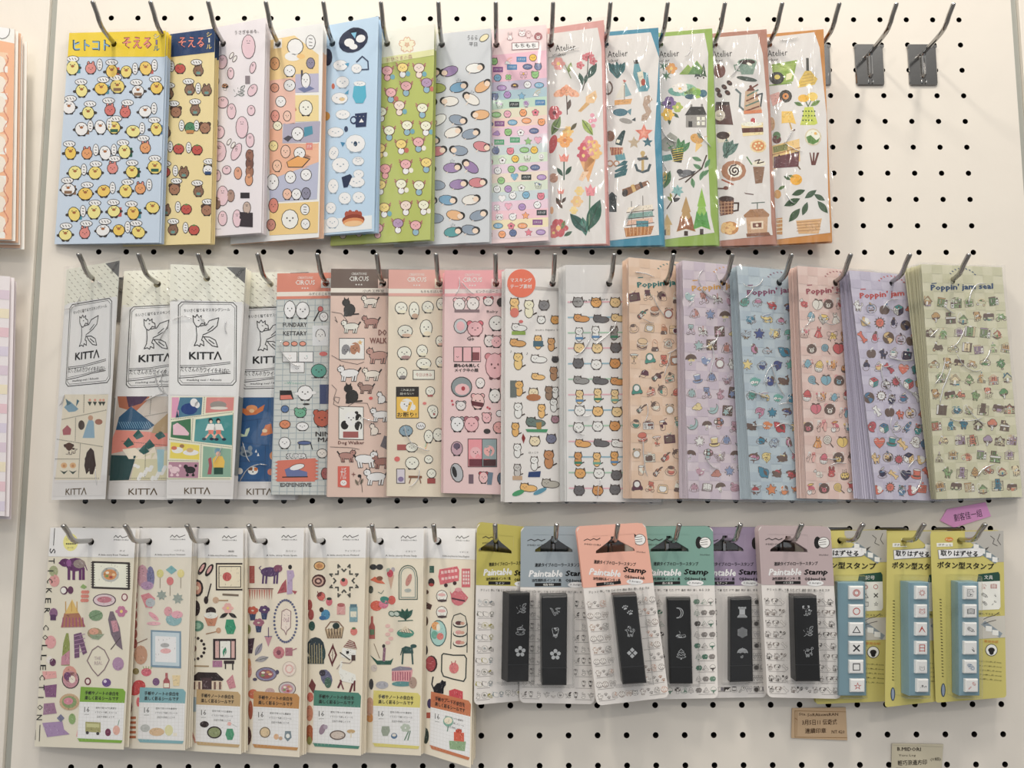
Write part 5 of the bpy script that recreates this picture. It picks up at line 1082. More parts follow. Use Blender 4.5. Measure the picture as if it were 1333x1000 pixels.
def c6(A, sh):
    A.crop(310, 320)
    sit(A, 690, 380, 60, '#4a4744'); dog(A, 820, 345, 42, '#f0e4d8', 1); dog(A, 700, 500, 46, '#f4e9de', 1); dog(A, 825, 470, 44, '#b98a80', 1)
    A.R(625, 572, 783, 705, KD_, 2); A.R(628, 576, 780, 702, '#f6f0e6', 3); A.blob(668, 650, 28, 40, '#8f8f92', K=KD_); A.blob(725, 640, 32, 42, '#b98468', K=KD_, ears='bear', ear='#8a5c44'); star(A, 755, 600, 18, '#e0b878', layer=4)
    A.L([(580, 680), (640, 715), (740, 735), (780, 720)], 3, '#6a5c58'); A.L([(580, 410), (640, 420), (680, 470), (650, 500)], 3, '#6a5c58'); A.L([(600, 440), (615, 475), (600, 460)], 3, KD_); A.T('DO', 895, 538, 34, '#8a5c54', w=50, bold=.04, layer=3); A.T('WALK', 868, 588, 34, '#8a5c54', w=104, bold=.04, layer=3)
    dog(A, 870, 680, 56, '#c99c90', 1); dog(A, 690, 790, 56, '#f7f2ea', 1); dog(A, 830, 795, 46, '#efe3d6', 1); sit(A, 705, 915, 66, '#3c3836'); dog(A, 795, 880, 40, '#a8877c', 1); sit(A, 890, 940, 40, '#f7f2ea'); A.E(822, 945, 12, 10, '#e0605c', 3)
    A.crop(310, 480)
    A.L([(580, 100), (610, 130), (590, 190), (620, 215), (630, 180), (600, 175), (590, 220), (650, 250), (720, 210), (800, 215), (830, 290)], 3, '#6a5c58')
    A.R(622, 232, 778, 438, KD_, 2, 4); A.R(626, 236, 774, 434, '#f3ede4', 3, 4); A.blob(700, 310, 40, 46, '#f5f0e8', K=KD_); sit(A, 745, 290, 34, '#2f2b2a'); A.blob(660, 350, 24, 28, '#2f2b2a', K=KD_); A.blob(745, 355, 24, 30, '#3c3836', K=KD_); A.R(650, 390, 745, 428, '#a8605c', 4)
    A.T('Dog Walker', 700, 462, 26, '#7a443c', w=160, bold=.03, layer=3); dog(A, 885, 285, 50, '#f7f2ea', 1); sit(A, 845, 375, 40, '#efe0d4'); A.P([(880, 480), (905, 415), (925, 420), (930, 505)], '#6f6a70', 3); dog(A, 670, 540, 44, '#b98a80', -1); dog(A, 785, 560, 60, '#f7f2ea', -1); dog(A, 895, 575, 50, '#a8776c', 1)
    A.P([(617, 605), (690, 605), (692, 738), (617, 733)], '#df6a5c', 3); A.T('犬派', 652, 650, 74, '#fbeee6', w=36, layer=4); A.blob(653, 708, 20, 18, '#fbeee6', K='#a8443c'); dog(A, 855, 670, 58, '#f7f2ea', 1); star(A, 715, 655, 16, '#8a5c54', k=.3, n=4)
    A.L([(735, 720), (755, 690), (760, 665), (770, 765)], 3, KD_); A.E(752, 665, 12, 10, KD_, 3); leaf(A, 735, 705, 44, -30, '#8a7c6c'); leaf(A, 765, 700, 44, 30, '#8a7c6c'); A.L([(570, 485), (700, 490), (750, 500)], 3, '#6a5c58')
circus(5, [(431, 350), (567, 351), (559, 648), (426, 647)], '#74635a', '#e2c6b8', '小犬工作室', c6, 'beige pink sticker sheet of dogs with a dark brown header lettered CIRCUS', 'beige dog circus sticker packs', 'beige dog circus sticker pack hanging behind its brown headed front one', 42, sub='#ece4d8')
def c7(A, sh):
    A.crop(310, 320)
    for x, y, w, h, c in ((1010, 385, 36, 34, '#f3e6cc'), (1090, 400, 30, 50, '#c9a890'), (1175, 380, 34, 34, '#f3e6cc'), (1035, 530, 44, 36, '#d9b8a0'), (1165, 510, 36, 50, '#f0e0c4'), (1030, 665, 42, 38, '#b0908c'), (1140, 650, 32, 34, '#f3e6cc'), (1150, 730, 44, 32, '#f3e6cc'), (1015, 790, 30, 34, '#8a8484'), (1255, 360, 24, 34, '#f3e6cc'), (1250, 590, 24, 30, '#e0b8a4'), (1250, 720, 24, 30, '#f0e0c4')):
        A.blob(x, y, w, h, '#f6eddc', K=KD_); A.E(x + w * .2, y + h * .7, w * .7, h * .3, c, 4)
    A.R(1082, 770, 1218, 830, KD_, 2); A.R(1086, 774, 1214, 826, '#f6eddc', 3); A.T('今日は休み', 1150, 800, 24, '#b0605c', w=100)
    A.crop(310, 480)
    A.R(978, 112, 1120, 308, KD_, 2); A.R(982, 175, 1116, 304, '#efc052', 3); A.T('これ以上は', 1050, 132, 15, '#f6eddc', w=84); A.T('話せない!', 1045, 155, 15, '#f6eddc', w=84); A.blob(1045, 225, 42, 40, '#f8f2e6', K=KD_); A.T('お断り!', 1045, 285, 30, KD_, w=118, bold=.03); A.blob(1085, 240, 15, 18, '#f8f2e6', K=KD_, face=False)
    for x, y, w, h, c in ((1190, 140, 26, 26, '#b0605c'), (1205, 255, 30, 26, '#b0605c'), (1210, 270, 26, 34, '#8fb0a4'), (1040, 385, 40, 32, '#8fa9b8'), (1180, 420, 26, 38, '#f6eddc'), (1240, 410, 32, 38, '#f6eddc'), (1075, 488, 36, 26, '#f6eddc'), (1078, 585, 40, 36, '#f8f2e6'), (1180, 562, 24, 22, '#f6eddc'), (1198, 650, 26, 26, '#f6eddc')):
        A.blob(x, y, w, h, '#f6eddc' if c != '#8fa9b8' else c, K=KD_)
        if c == '#b0605c': A.R(x - 16, y + h * .8, x + 16, y + h * 1.3, c, 3)
    A.R(985, 470, 1040, 505, '#b0605c', 3); A.bub(1132, 355, 26, 20); A.E(1155, 215, 12, 9, '#e0807c', 3); A.R(980, 620, 1035, 712, KD_, 2); A.R(984, 624, 1031, 708, '#d9d2dc', 3); A.E(1008, 685, 18, 16, '#8c7ca4', 4); A.L([(1060, 670), (1135, 672)], 14, '#8a5c44'); A.L([(1070, 680), (1060, 710)], 6, '#8a5c44'); A.L([(1125, 680), (1132, 710)], 6, '#8a5c44'); A.R(1172, 680, 1222, 712, '#a8504c', 3); A.E(985, 560, 18, 16, '#e0706c', 3)
    for i, c in enumerate(('#e8a890', '#e8cf90', '#9cc4a8')): A.L([(1160, 500 - i * 8), (1180, 400 - i * 12 + 40), (1270, 360 - i * 0 + i * 12)], 6, c, 1)
circus(6, [(506, 351), (642, 352), (640, 648), (504, 646)], '#e2aba0', '#e8dcc6', 'もちもちぱんや', c7, 'glossy cream sticker sheet of bread faced figures with a faded pink header', 'cream bread face circus sticker packs', 'cream bread face circus sticker pack hanging behind its front one', 43)
def c8(A, sh):
    P_ = '#f0b9bd'; A.crop(560, 320)
    A.blob(180, 365, 34, 38, '#f6e4e0', K=KD_, ears='bear', ear='#f0b9bd'); A.blob(265, 360, 36, 38, '#f6e4e0', K=KD_, ears='bear'); A.R(150, 395, 305, 412, '#8a7478', 4); A.blob(360, 345, 28, 24, '#f6e4e0', K=KD_, ears='bear', ear='#d9606c')
    A.E(188, 498, 44, 48, KD_, 2); A.E(188, 498, 40, 44, '#c9ccce', 3); A.E(188, 498, 26, 30, P_, 4); A.blob(278, 515, 46, 44, P_, K='#7a4c50', ears='bear', ear='#e0707c'); A.T('Go', 250, 575, 24, KD_, w=44, bold=.03, layer=5); A.T('Baby', 385, 410, 20, KD_, w=70)
    A.blob(410, 480, 44, 44, '#f3e9e4', K=KD_); A.blob(365, 590, 30, 34, '#e6dcd8', K=KD_, ears='cat', ear='#3c3634'); A.blob(410, 595, 32, 34, P_, K=KD_, ears='bear'); A.blob(400, 745, 56, 78, P_, K='#7a4c50', ears='bear', ear='#d98a90'); A.blob(440, 350, 24, 24, '#3c3634', K=KD_)
    for i in range(3): A.R(144 + i * 57, 626, 200 + i * 57, 720, KD_, 2); A.R(148 + i * 57, 630, 197 + i * 57, 716, P_, 3)
    A.blob(170, 690, 14, 20, P_, K=KD_); A.R(262, 660, 304, 710, '#8a4c50', 4); A.T('顔も心も美しく', 225, 742, 22, KD_, w=155, bold=.08, layer=3); A.T('メイク中の顔', 225, 771, 22, KD_, w=145, bold=.04, layer=3)
    A.E(194, 875, 66, 64, KD_, 2, n=18); A.E(194, 875, 61, 59, '#8f9a9c', 3, n=18); A.E(198, 890, 46, 36, '#f1bfc0', 4); A.E(204, 885, 12, 14, '#b8444c', 5); A.blob(310, 850, 26, 30, '#f6e4e0', K=KD_); A.blob(295, 965, 38, 46, '#f0c4c0', K=KD_, ears='bear'); A.P([(255, 960), (330, 975), (325, 1000), (258, 990)], '#7a3c44', 5); A.blob(400, 930, 34, 40, '#f3e9e4', K=KD_, ears='cat', ear='#2f2b2a')
    A.crop(560, 480)
    A.blob(190, 230, 28, 26, '#e6e0de', K=KD_, ears='bear', ear='#a8a4a6'); A.blob(168, 345, 38, 44, '#f6efec', K=KD_, ears='bear', ear='#a8a8ac'); A.blob(255, 345, 42, 44, P_, K='#7a4c50', ears='bear', ear='#b06c78'); A.blob(350, 305, 26, 30, P_, K=KD_, ears='bear'); A.E(428, 278, 22, 22, KD_, 2); A.E(428, 278, 18, 18, '#f6efec', 3); A.E(352, 388, 22, 16, '#4a4442', 3); A.blob(425, 365, 34, 34, '#e6a8a4', K=KD_)
    A.blob(165, 495, 34, 42, '#c9a4b0', K=KD_); A.E(165, 480, 22, 20, '#6c5c70', 4); A.R(232, 434, 414, 610, KD_, 2); A.R(236, 438, 320, 606, '#ef9ca4', 3); A.R(324, 438, 410, 606, '#93a6a8', 3); A.blob(280, 520, 34, 36, P_, K=KD_, ears='bear', ear='#d9606c'); A.blob(365, 510, 34, 34, '#eeb0ac', K=KD_, ears='cat', ear='#eeb0ac'); A.R(240, 560, 320, 604, '#8a4450', 5); A.R(328, 562, 408, 604, '#5c3438', 5); A.R(330, 560, 370, 580, '#e0606c', 5)
    A.E(165, 645, 40, 62, KD_, 2, -14); A.E(165, 645, 35, 57, '#b9bcc0', 3, -14); A.E(150, 640, 14, 36, '#3c3a3c', 4, -14); A.R(238, 655, 268, 712, '#7a6470', 3); A.blob(330, 675, 26, 34, '#f0c0c0', K=KD_, ears='bear', ear='#c9505c'); A.P([(360, 640), (390, 645), (380, 720), (352, 718)], '#6f8294', 4); A.blob(440, 680, 22, 34, '#5c6c80', K=KD_)
    for x, y in ((135, 200), (140, 222), (355, 240), (368, 248)): A.E(x, y, 7, 7, '#c9505c', 3)
circus(7, [(579, 352), (713, 351), (712, 645), (577, 642)], '#efa9ae', '#efcdcc', 'ピンクのぶーこ', c8, 'candy pink sticker sheet of round eared creatures with a pink header lettered CIRCUS', 'candy pink circus sticker packs', 'candy pink circus sticker pack hanging behind its front one', 44, sub='#f6dcd8')

# 9 cat sheet with the coral disc
q = [(658, 350), (782, 350), (786, 653), (657, 654)]; sh = probe(q, DL); A = Art()
A.px(); A.P([(0, .0), (1, .0), (1, .085), (0, .085)], '#e6e2de', 1, uv=True); A.L([(661, 372), (735, 378)], 4, '#c3bdb8', 2)
def cat(A, x, y, s, c, rot=0, pose=0):
    K_ = '#4c3c34'; l = .8 / A.k
    if pose == 2: A.E(x + s * .9, y + s * .2, s * 1.1 + l, s * .5 + l, K_, 2, rot); A.E(x + s * .9, y + s * .2, s * 1.1, s * .5, c, 3, rot); A.blob(x, y, s * .7, s * .6, c, K=K_, ears='cat', ear=c)
    elif pose == 1: A.E(x, y + s * .75, s * .55 + l, s * .8 + l, K_, 1); A.E(x, y + s * .75, s * .55, s * .8, c, 2); A.L([(x + s * .4, y + s * 1.2), (x + s * 1.0, y + s * .9)], s * .18, K_, 1); A.blob(x, y - s * .2, s * .62, s * .55, c, K=K_, ears='cat', ear=c)
    else: A.blob(x, y, s * .8, s * .7, c, K=K_, ears='cat', ear=c)
CC = ['#eec07c', '#f3efe6', '#e6ab64', '#f3efe6', '#9a9896', '#f0cf98', '#6c6a6c', '#d99a5c']
A.crop(560, 320)
for x, y, s, c, po in ((522, 360, 44, '#f0c480', 1), (612, 375, 46, '#f3e6c8', 1), (705, 370, 40, '#8c8a8c', 0), (688, 460, 30, '#f3efe6', 0), (775, 460, 34, '#e0a458', 0), (530, 505, 34, '#f3efe6', 2), (520, 600, 36, '#e0a866', 2), (668, 585, 36, '#eec07c', 1), (750, 600, 34, '#dca468', 1),
                       (545, 700, 44, '#f0cb84', 1), (650, 700, 36, '#f3efe6', 2), (775, 705, 24, '#4c4a4c', 0), (650, 810, 30, '#eec07c', 2), (765, 780, 36, '#b98a64', 1), (550, 870, 40, '#e8b468', 1), (640, 910, 36, '#f3dcb8', 0), (735, 900, 36, '#9a7c64', 1), (775, 900, 30, '#f3efe6', 1)): cat(A, x, y, s, c, 0, po)
A.E(522, 415, 28, 30, '#e07c6c', 4); A.E(640, 940, 46, 22, '#b8764c', 4); A.P([(505, 530), (590, 530), (590, 552), (505, 552)], '#8fae4c', 4); A.R(495, 835, 535, 940, '#6c7470', 3); A.T('iroiro Nyans 24', 728, 523, 12, '#3c3634', w=150); A.E(562, 470, 14, 10, '#d9706c', 4); A.R(638, 590, 700, 625, '#4c6c7c', 4)
A.T('♪', 500, 655, 16, KD_); A.T('♪', 600, 668, 16, KD_)
A.crop(560, 480)
for x, y, s, c, po in ((545, 245, 40, '#f3efe6', 1), (690, 250, 36, '#eebc74', 1), (765, 215, 34, '#f3efe6', 1), (528, 365, 36, '#e8b468', 1), (625, 330, 44, '#6c8078', 2), (775, 315, 30, '#b08490', 0), (648, 450, 40, '#f3dcb8', 0), (540, 495, 36, '#f3efe6', 1), (750, 435, 38, '#7a7c94', 0), (735, 545, 48, '#c98c5c', 1), (645, 575, 36, '#f3efe6', 1), (540, 620, 34, '#c9c6c2', 1), (585, 735, 38, '#eebc74', 2), (720, 710, 40, '#b9b4a8', 2)): cat(A, x, y, s, c, 0, po)
A.P([(590, 375), (730, 375), (720, 395), (600, 392)], '#4c9a6c', 4); A.P([(655, 335), (690, 330), (688, 375), (660, 375)], '#b08a4c', 5); A.P([(610, 640), (685, 635), (680, 672), (605, 672)], '#34508c', 4); A.R(510, 665, 570, 690, '#c9a888', 4); A.E(545, 770, 40, 16, '#4ca06c', 4, -20); A.E(680, 760, 46, 14, '#5c98b0', 4, -25); A.P([(575, 400), (590, 430), (578, 465), (566, 430)], '#a83c3c', 3)
A.T('ほっこり', 640, 520, 12, KD_, w=60)
A.part = 'round_label'; A.crop(560, 320); A.E(565, 233, 88, 88, '#f0795c', 4, n=32); A.T('マスキング', 563, 213, 26, '#fbeee6', w=132, bold=.02, layer=5); A.T('テープ素材', 563, 252, 26, '#fbeee6', w=132, bold=.02, layer=5)
hang('sticker_pack', 'white sticker sheet of cats with a round coral label at its top left', 'sticker pack', 1, 8, q, DL, A, '#e9e5e1', '#d6d4d0', seed=51, film=SLEEVE, sleeve=(.04, .012), hole_col='#e6e2de')
behind('sticker_pack', 'white cat sticker pack hanging behind the front one with the coral disc', 'sticker pack', 'white cat sticker packs behind the coral disc one', sh, 3, RL, 1, 8, [(0, .1, '#dedbd7'), (.1, 1, '#e9e5e1')], '#cfccc8', shift=(-3, 0, 0, -3), rim=2.2)

# 10 banded cat sheet
q = [(736, 345), (857, 345), (861, 654), (738, 653)]; sh = probe(q, DL); A = Art()
A.px(); A.P([(0, 0), (1, 0), (1, .12), (0, .12)], '#dcdad8', 1, uv=True)
for k in range(13):
    v = .155 + k * .0655; A.P([(.02, v), (.98, v), (.98, v + .006), (.02, v + .006)], ['#e9b6c0', '#93b9c9', '#a9cdb4'][k % 3], 1, uv=True)
A.crop(560, 320); A.T('iroiro de Nyankoro', 985, 340, 17, KD_, w=235, rot=-4, bold=.02, layer=5)
def bandcat(A, x, y, i, j, r):
    c = r.choice(CC); t = j % 4
    if t in (0, 3): cat(A, x, y, 8.4, c)
    elif t == 1: cat(A, x - 2, y + 1, 7.4, c, 0, 2)
    else: cat(A, x, y - 2, 7.6, c, 0, 1); A.R(x - 5, y + 4, x + 5, y + 7, r.choice(['#6fae9a', '#e08c84', '#5c8cb8', '#3f8a6c']), 4)
grid(A, sh, .04, 1.0, 5, .125, .985, 13, bandcat, seed=33, stag=.1, jit=.06)
hang('sticker_pack', 'white sticker sheet with rows of cats between thin pastel lines', 'sticker pack', 1, 9, q, DL, A, '#e8e6e4', '#d0d4d2', seed=52, film=CRINKLE, creases=7, sleeve=(.05, .012), hole_col='#dcdad8')
behind('sticker_pack', 'banded cat sticker pack hanging behind the front one with pastel lines', 'sticker pack', 'banded cat sticker packs behind the front one', sh, 5, (24, 2, 1.5, 14.5), 1, 9, [(0, .1, '#dcdad8'), (.1, 1, '#e3e2e0')], '#a9c4c0', shift=(-6, 0, 0, -6), rim=2.2)

# 11-16 jam seals
def jam(k, q, dp, rear, body, alt, ink, edges, pool, inks, label, group, blabel, n, shift, seed, full=False):
    sh = probe(q, dp); A = Art(); A.px(); r = random.Random(seed)
    for j in range(26):
        for i in range(8):
            if (i + j) % 2: A.P([(i / 8, j / 26), ((i + 1) / 8, j / 26), ((i + 1) / 8, (j + 1) / 26), (i / 8, (j + 1) / 26)], alt, 1, uv=True)
    def P(u, v): return sh.px(np.array([u]), np.array([v]))[0]
    a, b = P(.10, .095), P(.86, .095)
    ang = math.degrees(math.atan2(a[1] - b[1], b[0] - a[0]))
    A.T("Poppin' jam seal", (a[0] + b[0]) / 2, (a[1] + b[1]) / 2, 9.4, ink, w=b[0] - a[0], rot=ang, bold=.065, layer=3)
    A.L([(a[0] + 1, a[1] - 4), (a[0] + 7, a[1] - 4.4)], 1.2, ink, 3)
    A.part = 'sticker_sheet'
    for t in range(9):
        a_ = math.pi * (.15 + .7 * t / 8); p = P(.5 - .17 * math.cos(a_), .055 - .045 * math.sin(a_)); A.L([(p[0] - .8, p[1]), (p[0] + .8, p[1] + 1)], 1.1, ink, 2)
    def cell(A, x, y, i, j, r):
        e = pool[(i * 5 + j * 3 + r.randrange(3)) % len(pool)]; c = [r.choice(inks), r.choice(inks), '#f6efe6']
        A.E(x + .5, y + .5, 4.6, 4.6, c[0], 1); A.M(e, x, y, r.uniform(13.5, 16), [c[0], '#f6efe6', c[1]], K='#75625a', rot=r.uniform(-10, 10), asp=.95)
    grid(A, sh, .02, .99, 6, .125, .985, 13, cell, seed=seed, stag=.5, jit=.12)
    hang('sticker_pack', label, 'sticker pack', 1, k, q, dp, A, body, edges, seed=seed, film=CREASED, amp=.8, creases=11, sleeve=(.03, .01), hole_col=body)
    behind('sticker_pack', blabel, 'sticker pack', group, sh, n, rear, 1, k, [(0, 1, body)], edges, shift=shift, seed=seed, rim=1.8, jit=.5)
JD, JR = (38, 6.5, 5.5, 20), (25, 2, 1.5, 15)
jam(10, [(818, 335), (926, 345), (933, 650), (822, 649)], JD, (24.5, 2, 1.5, 14.5), '#ecd0b8', '#e8c9ae', '#2f7a76', '#cdb4a8', HOME, ['#d97c6c', '#4f9a8a', '#7a4c5c', '#e8c9a0', '#c99070', '#f3e8da'],
    'peach jam seal sticker sheet of household things, teal title, beside the banded cats', 'peach jam seal sticker packs', 'peach jam seal sticker pack hanging behind its front one', 6, (-3, 0, 0, -6), 61)
jam(11, [(888, 339), (1003, 350), (1008, 652), (896, 649)], JD, JR, '#dacdd5', '#d0c2cf', '#d9a04c', '#a394a0', SPACE, ['#c9a0b0', '#8c9cc0', '#e8d49c', '#a9c4c4', '#f3ece6', '#c98c80'],
    'mauve jam seal sticker sheet with an ochre title', 'mauve jam seal sticker packs', 'mauve jam seal sticker pack hanging behind its front one', 8, (-3, 0, 0, -7), 62)
jam(12, [(959, 346), (1072, 356), (1089, 653), (978, 650)], JD, JR, '#becdd5', '#b4c4cf', '#8a4c6c', '#8e99a0', SEA, ['#4c8ca8', '#e08c5c', '#c9565c', '#6fb0a4', '#e8d490', '#4c5c94', '#c98ca8'],
    'light blue jam seal sticker sheet of sea animals with a plum title', 'light blue jam seal sticker packs', 'light blue jam seal sticker pack hanging behind its front one', 8, (-3, 0, 0, -8), 63)
jam(13, [(1038, 346), (1138, 354), (1161, 652), (1050, 649)], JD, JR, '#ecd2c8', '#e6c8be', '#a8505c', '#b09c98', SWEET, ['#e0808c', '#f0b8b0', '#e8a86c', '#8cb8c8', '#d96c6c', '#f3e6dc', '#f0cf7c'],
    'pale pink jam seal sticker sheet of sweets and ribbons with a crimson title', 'pale pink jam seal sticker packs', 'pale pink jam seal sticker pack hanging behind its front one', 8, (-3, 0, 0, -6), 64)
jam(14, [(1105, 352), (1212, 360), (1226, 652), (1141, 650)], (38, 7, 6.5, 26), (23.5, 1.5, 1.2, 16.5), '#cfcadc', '#c6c0d4', '#c9504c', '#86808c', DARKS, ['#5c84a8', '#e07c6c', '#4c4c6c', '#f3efe8', '#e8c890', '#4f9a9c', '#c9646c'],
    'lavender jam seal sticker sheet with a red title, second from the right end', 'lavender jam seal sticker packs', 'lavender jam seal sticker pack hanging behind its front one', 12, (-2, 0, 0, -15), 65)
jam(15, [(1199, 344), (1304, 348), (1331, 647), (1219, 650)], (38, 14, 9, 20), (22, 3, 2, 14), '#dcd9bc', '#d2d0b0', '#3c5c8c', '#a8a57c', TOWN, ['#4c8ca4', '#d98c74', '#8fae7c', '#e8d8b0', '#b09cb4', '#6c9c6c', '#7a6c60', '#c9a474'],
    'pale green jam seal sticker sheet of houses and cars, fully visible at the right end', 'pale green jam seal sticker packs', 'pale green jam seal sticker pack hanging behind its front one', 12, (-6, 0, 0, -1), 66)

# ================================================================== ROW 3
RQ = [(281, 688), (396, 688), (390, 986), (273, 978)]; DB = (3.5, 17, 28, 7); RB = (1.5, 11.5, 21, 3)
rsh = probe(RQ, DB)
def collection(k, q, dp, rear, band, country, place, draw, label, group, blabel, n, seed, dx, side=False, kbody='#e9e0cc', sty=0):
    """dx moves the reference lettering (drawn for the fourth sheet) to this sheet through the sheet itself"""
    sh = probe(q, dp); T = Art(); T.px(); T.part = 'header_card'; T.P([(0, 0), (1, 0), (1, .135), (0, .135)], '#ebe9e8', 1, uv=True)
    T.crop(300, 670); T.L([(318, 142), (330, 128), (345, 142), (358, 128), (372, 142), (392, 136), (410, 128)], 4, KD_); T.T('MIDORI', 365, 156, 8, KD_, w=92)
    T.T(country, 375, 226, 12, '#5c5654', w=14 * len(country) + 8); T.T('A little story from ' + place, 318, 254, 15, '#3c3836', w=190, bold=.004)
    T.part = 'label_card'; T.crop(300, 790)
    T.P([(145, 522), (412, 540), (428, 560), (424, 632), (142, 618)], band, 4); T.P([(142, 618), (424, 632), (420, 872), (136, 850)], '#efeeea', 4); T.P([(136, 850), (420, 872), (412, 890), (150, 872)], band, 4)
    for i in range(13): T.L([(146 + i * 22, 622), (144 + i * 22, 866)], 1.0, '#d0cfca', 5)
    for i in range(11): T.L([(140, 628 + i * 22), (420, 644 + i * 22)], 1.0, '#d0cfca', 5)
    T.T('手帳やノートの余白を', 280, 566, 25, '#2f2a26', w=212, rot=3, bold=.04, layer=6); T.T('楽しく彩るシールです', 280, 598, 25, '#2f2a26', w=212, rot=3, bold=.04, layer=6)
    T.T('16', 190, 668, 34, '#4a4643', w=32, layer=6); T.T('pieces', 190, 700, 9, '#4a4643', w=28, layer=6)
    for i, t in enumerate(('旅先で見つけた風景を', 'イラストで楽しむシール', '日記や手帳にどうぞ')): T.T(t, 310, 662 + i * 28, 13, '#4a4643', w=(130, 140, 108)[i], rot=3, layer=6)
    A = Art(); A.it = transfer(T.it, rsh); A.part = 'sticker_sheet'; A.px(); draw(A); texturize(A, sh, seed)
    if side:
        A.crop(30, 670); A.L([(197, 85), (190, 190)], 4, '#24211f', 4)
        A.crop(0, 670, 90 * 1333 / 273.0)
        A.px()
        for i, ch in enumerate('STICKER'): 
            y = 717.5 + i * 12.9; A.T(ch, 68.6 - (y - 717) * .092, y, 7.5 if ch != 'I' else 7.5, '#24211f', w=6.5 if ch != 'I' else 1.2, rot=90, bold=.01)
        for i, ch in enumerate('COLLECTION'):
            y = 817 + i * 13.0; A.T(ch, 60 - (y - 817) * .075, y, 7.5, '#24211f', w=6.8 if ch != 'I' else 1.2, rot=90, bold=.01)
        A.part = 'round_label'; A.E(92, 706, 9.6, 11.5, '#f0e48c', 2, n=24); A.T('こだわり', 92, 702, 2.6, '#4a4542', w=12); A.T('●●●●●', 92.5, 708, 2, '#4a4542', w=13); A.T('シール', 92, 713, 2.4, '#4a4542', w=8); A.part = 'sticker_sheet'
        A.L([(52.3, 944), (51.3, 965)], .9, '#24211f', 4); A.L([(46.4, 950), (46, 963)], .9, '#24211f', 4)
    hang('sticker_pack', label, 'sticker pack', 2, k, q, dp, A, kbody, '#d8ccb8', seed=seed, film=CRINKLE if sty else SLEEVE, sleeve=(.012, .008), amp=.7, hole_col='#ebe9e8')
    behind('sticker_pack', blabel, 'sticker pack', group, sh, n, rear, 2, k, [(0, .135, '#e6e4e2'), (.135, 1, kbody)], '#d8ccb8', shift=(1, 2, 3, 1), seed=seed, rim=.8, jit=.5)
def oval(A, x, y, rx, ry, c, n=26, w=8, rot=0):
    for i in range(n):
        a = 2 * math.pi * i / n; A.E(x + rx * math.cos(a), y + ry * math.sin(a), w, w, c, 3, n=6)
def plate(A, x, y, rx, ry, c, f, K='#5c4440'):
    A.E(x, y, rx + 4, ry + 4, K, 2, n=18); A.E(x, y, rx, ry, c, 3, n=18); A.E(x, y, rx * .74, ry * .72, f, 4, n=14)
    for i in range(5): A.E(x + rx * .4 * math.cos(i * 1.3), y + ry * .36 * math.sin(i * 1.3), rx * .2, ry * .18, ['#e8c9a0', '#b0504c', '#7f9a5c', '#f0e4d0', '#c98c5c'][i], 5, n=8)
def bottle(A, x, y, w, h, c, l='#f0e4d0'):
    A.P([(x - w * .18, y - h * .5), (x + w * .18, y - h * .5), (x + w * .2, y - h * .22), (x + w * .5, y - h * .05), (x + w * .5, y + h * .5), (x - w * .5, y + h * .5), (x - w * .5, y - h * .05), (x - w * .2, y - h * .22)], c, 3); A.R(x - w * .4, y + h * .08, x + w * .4, y + h * .32, l, 4)
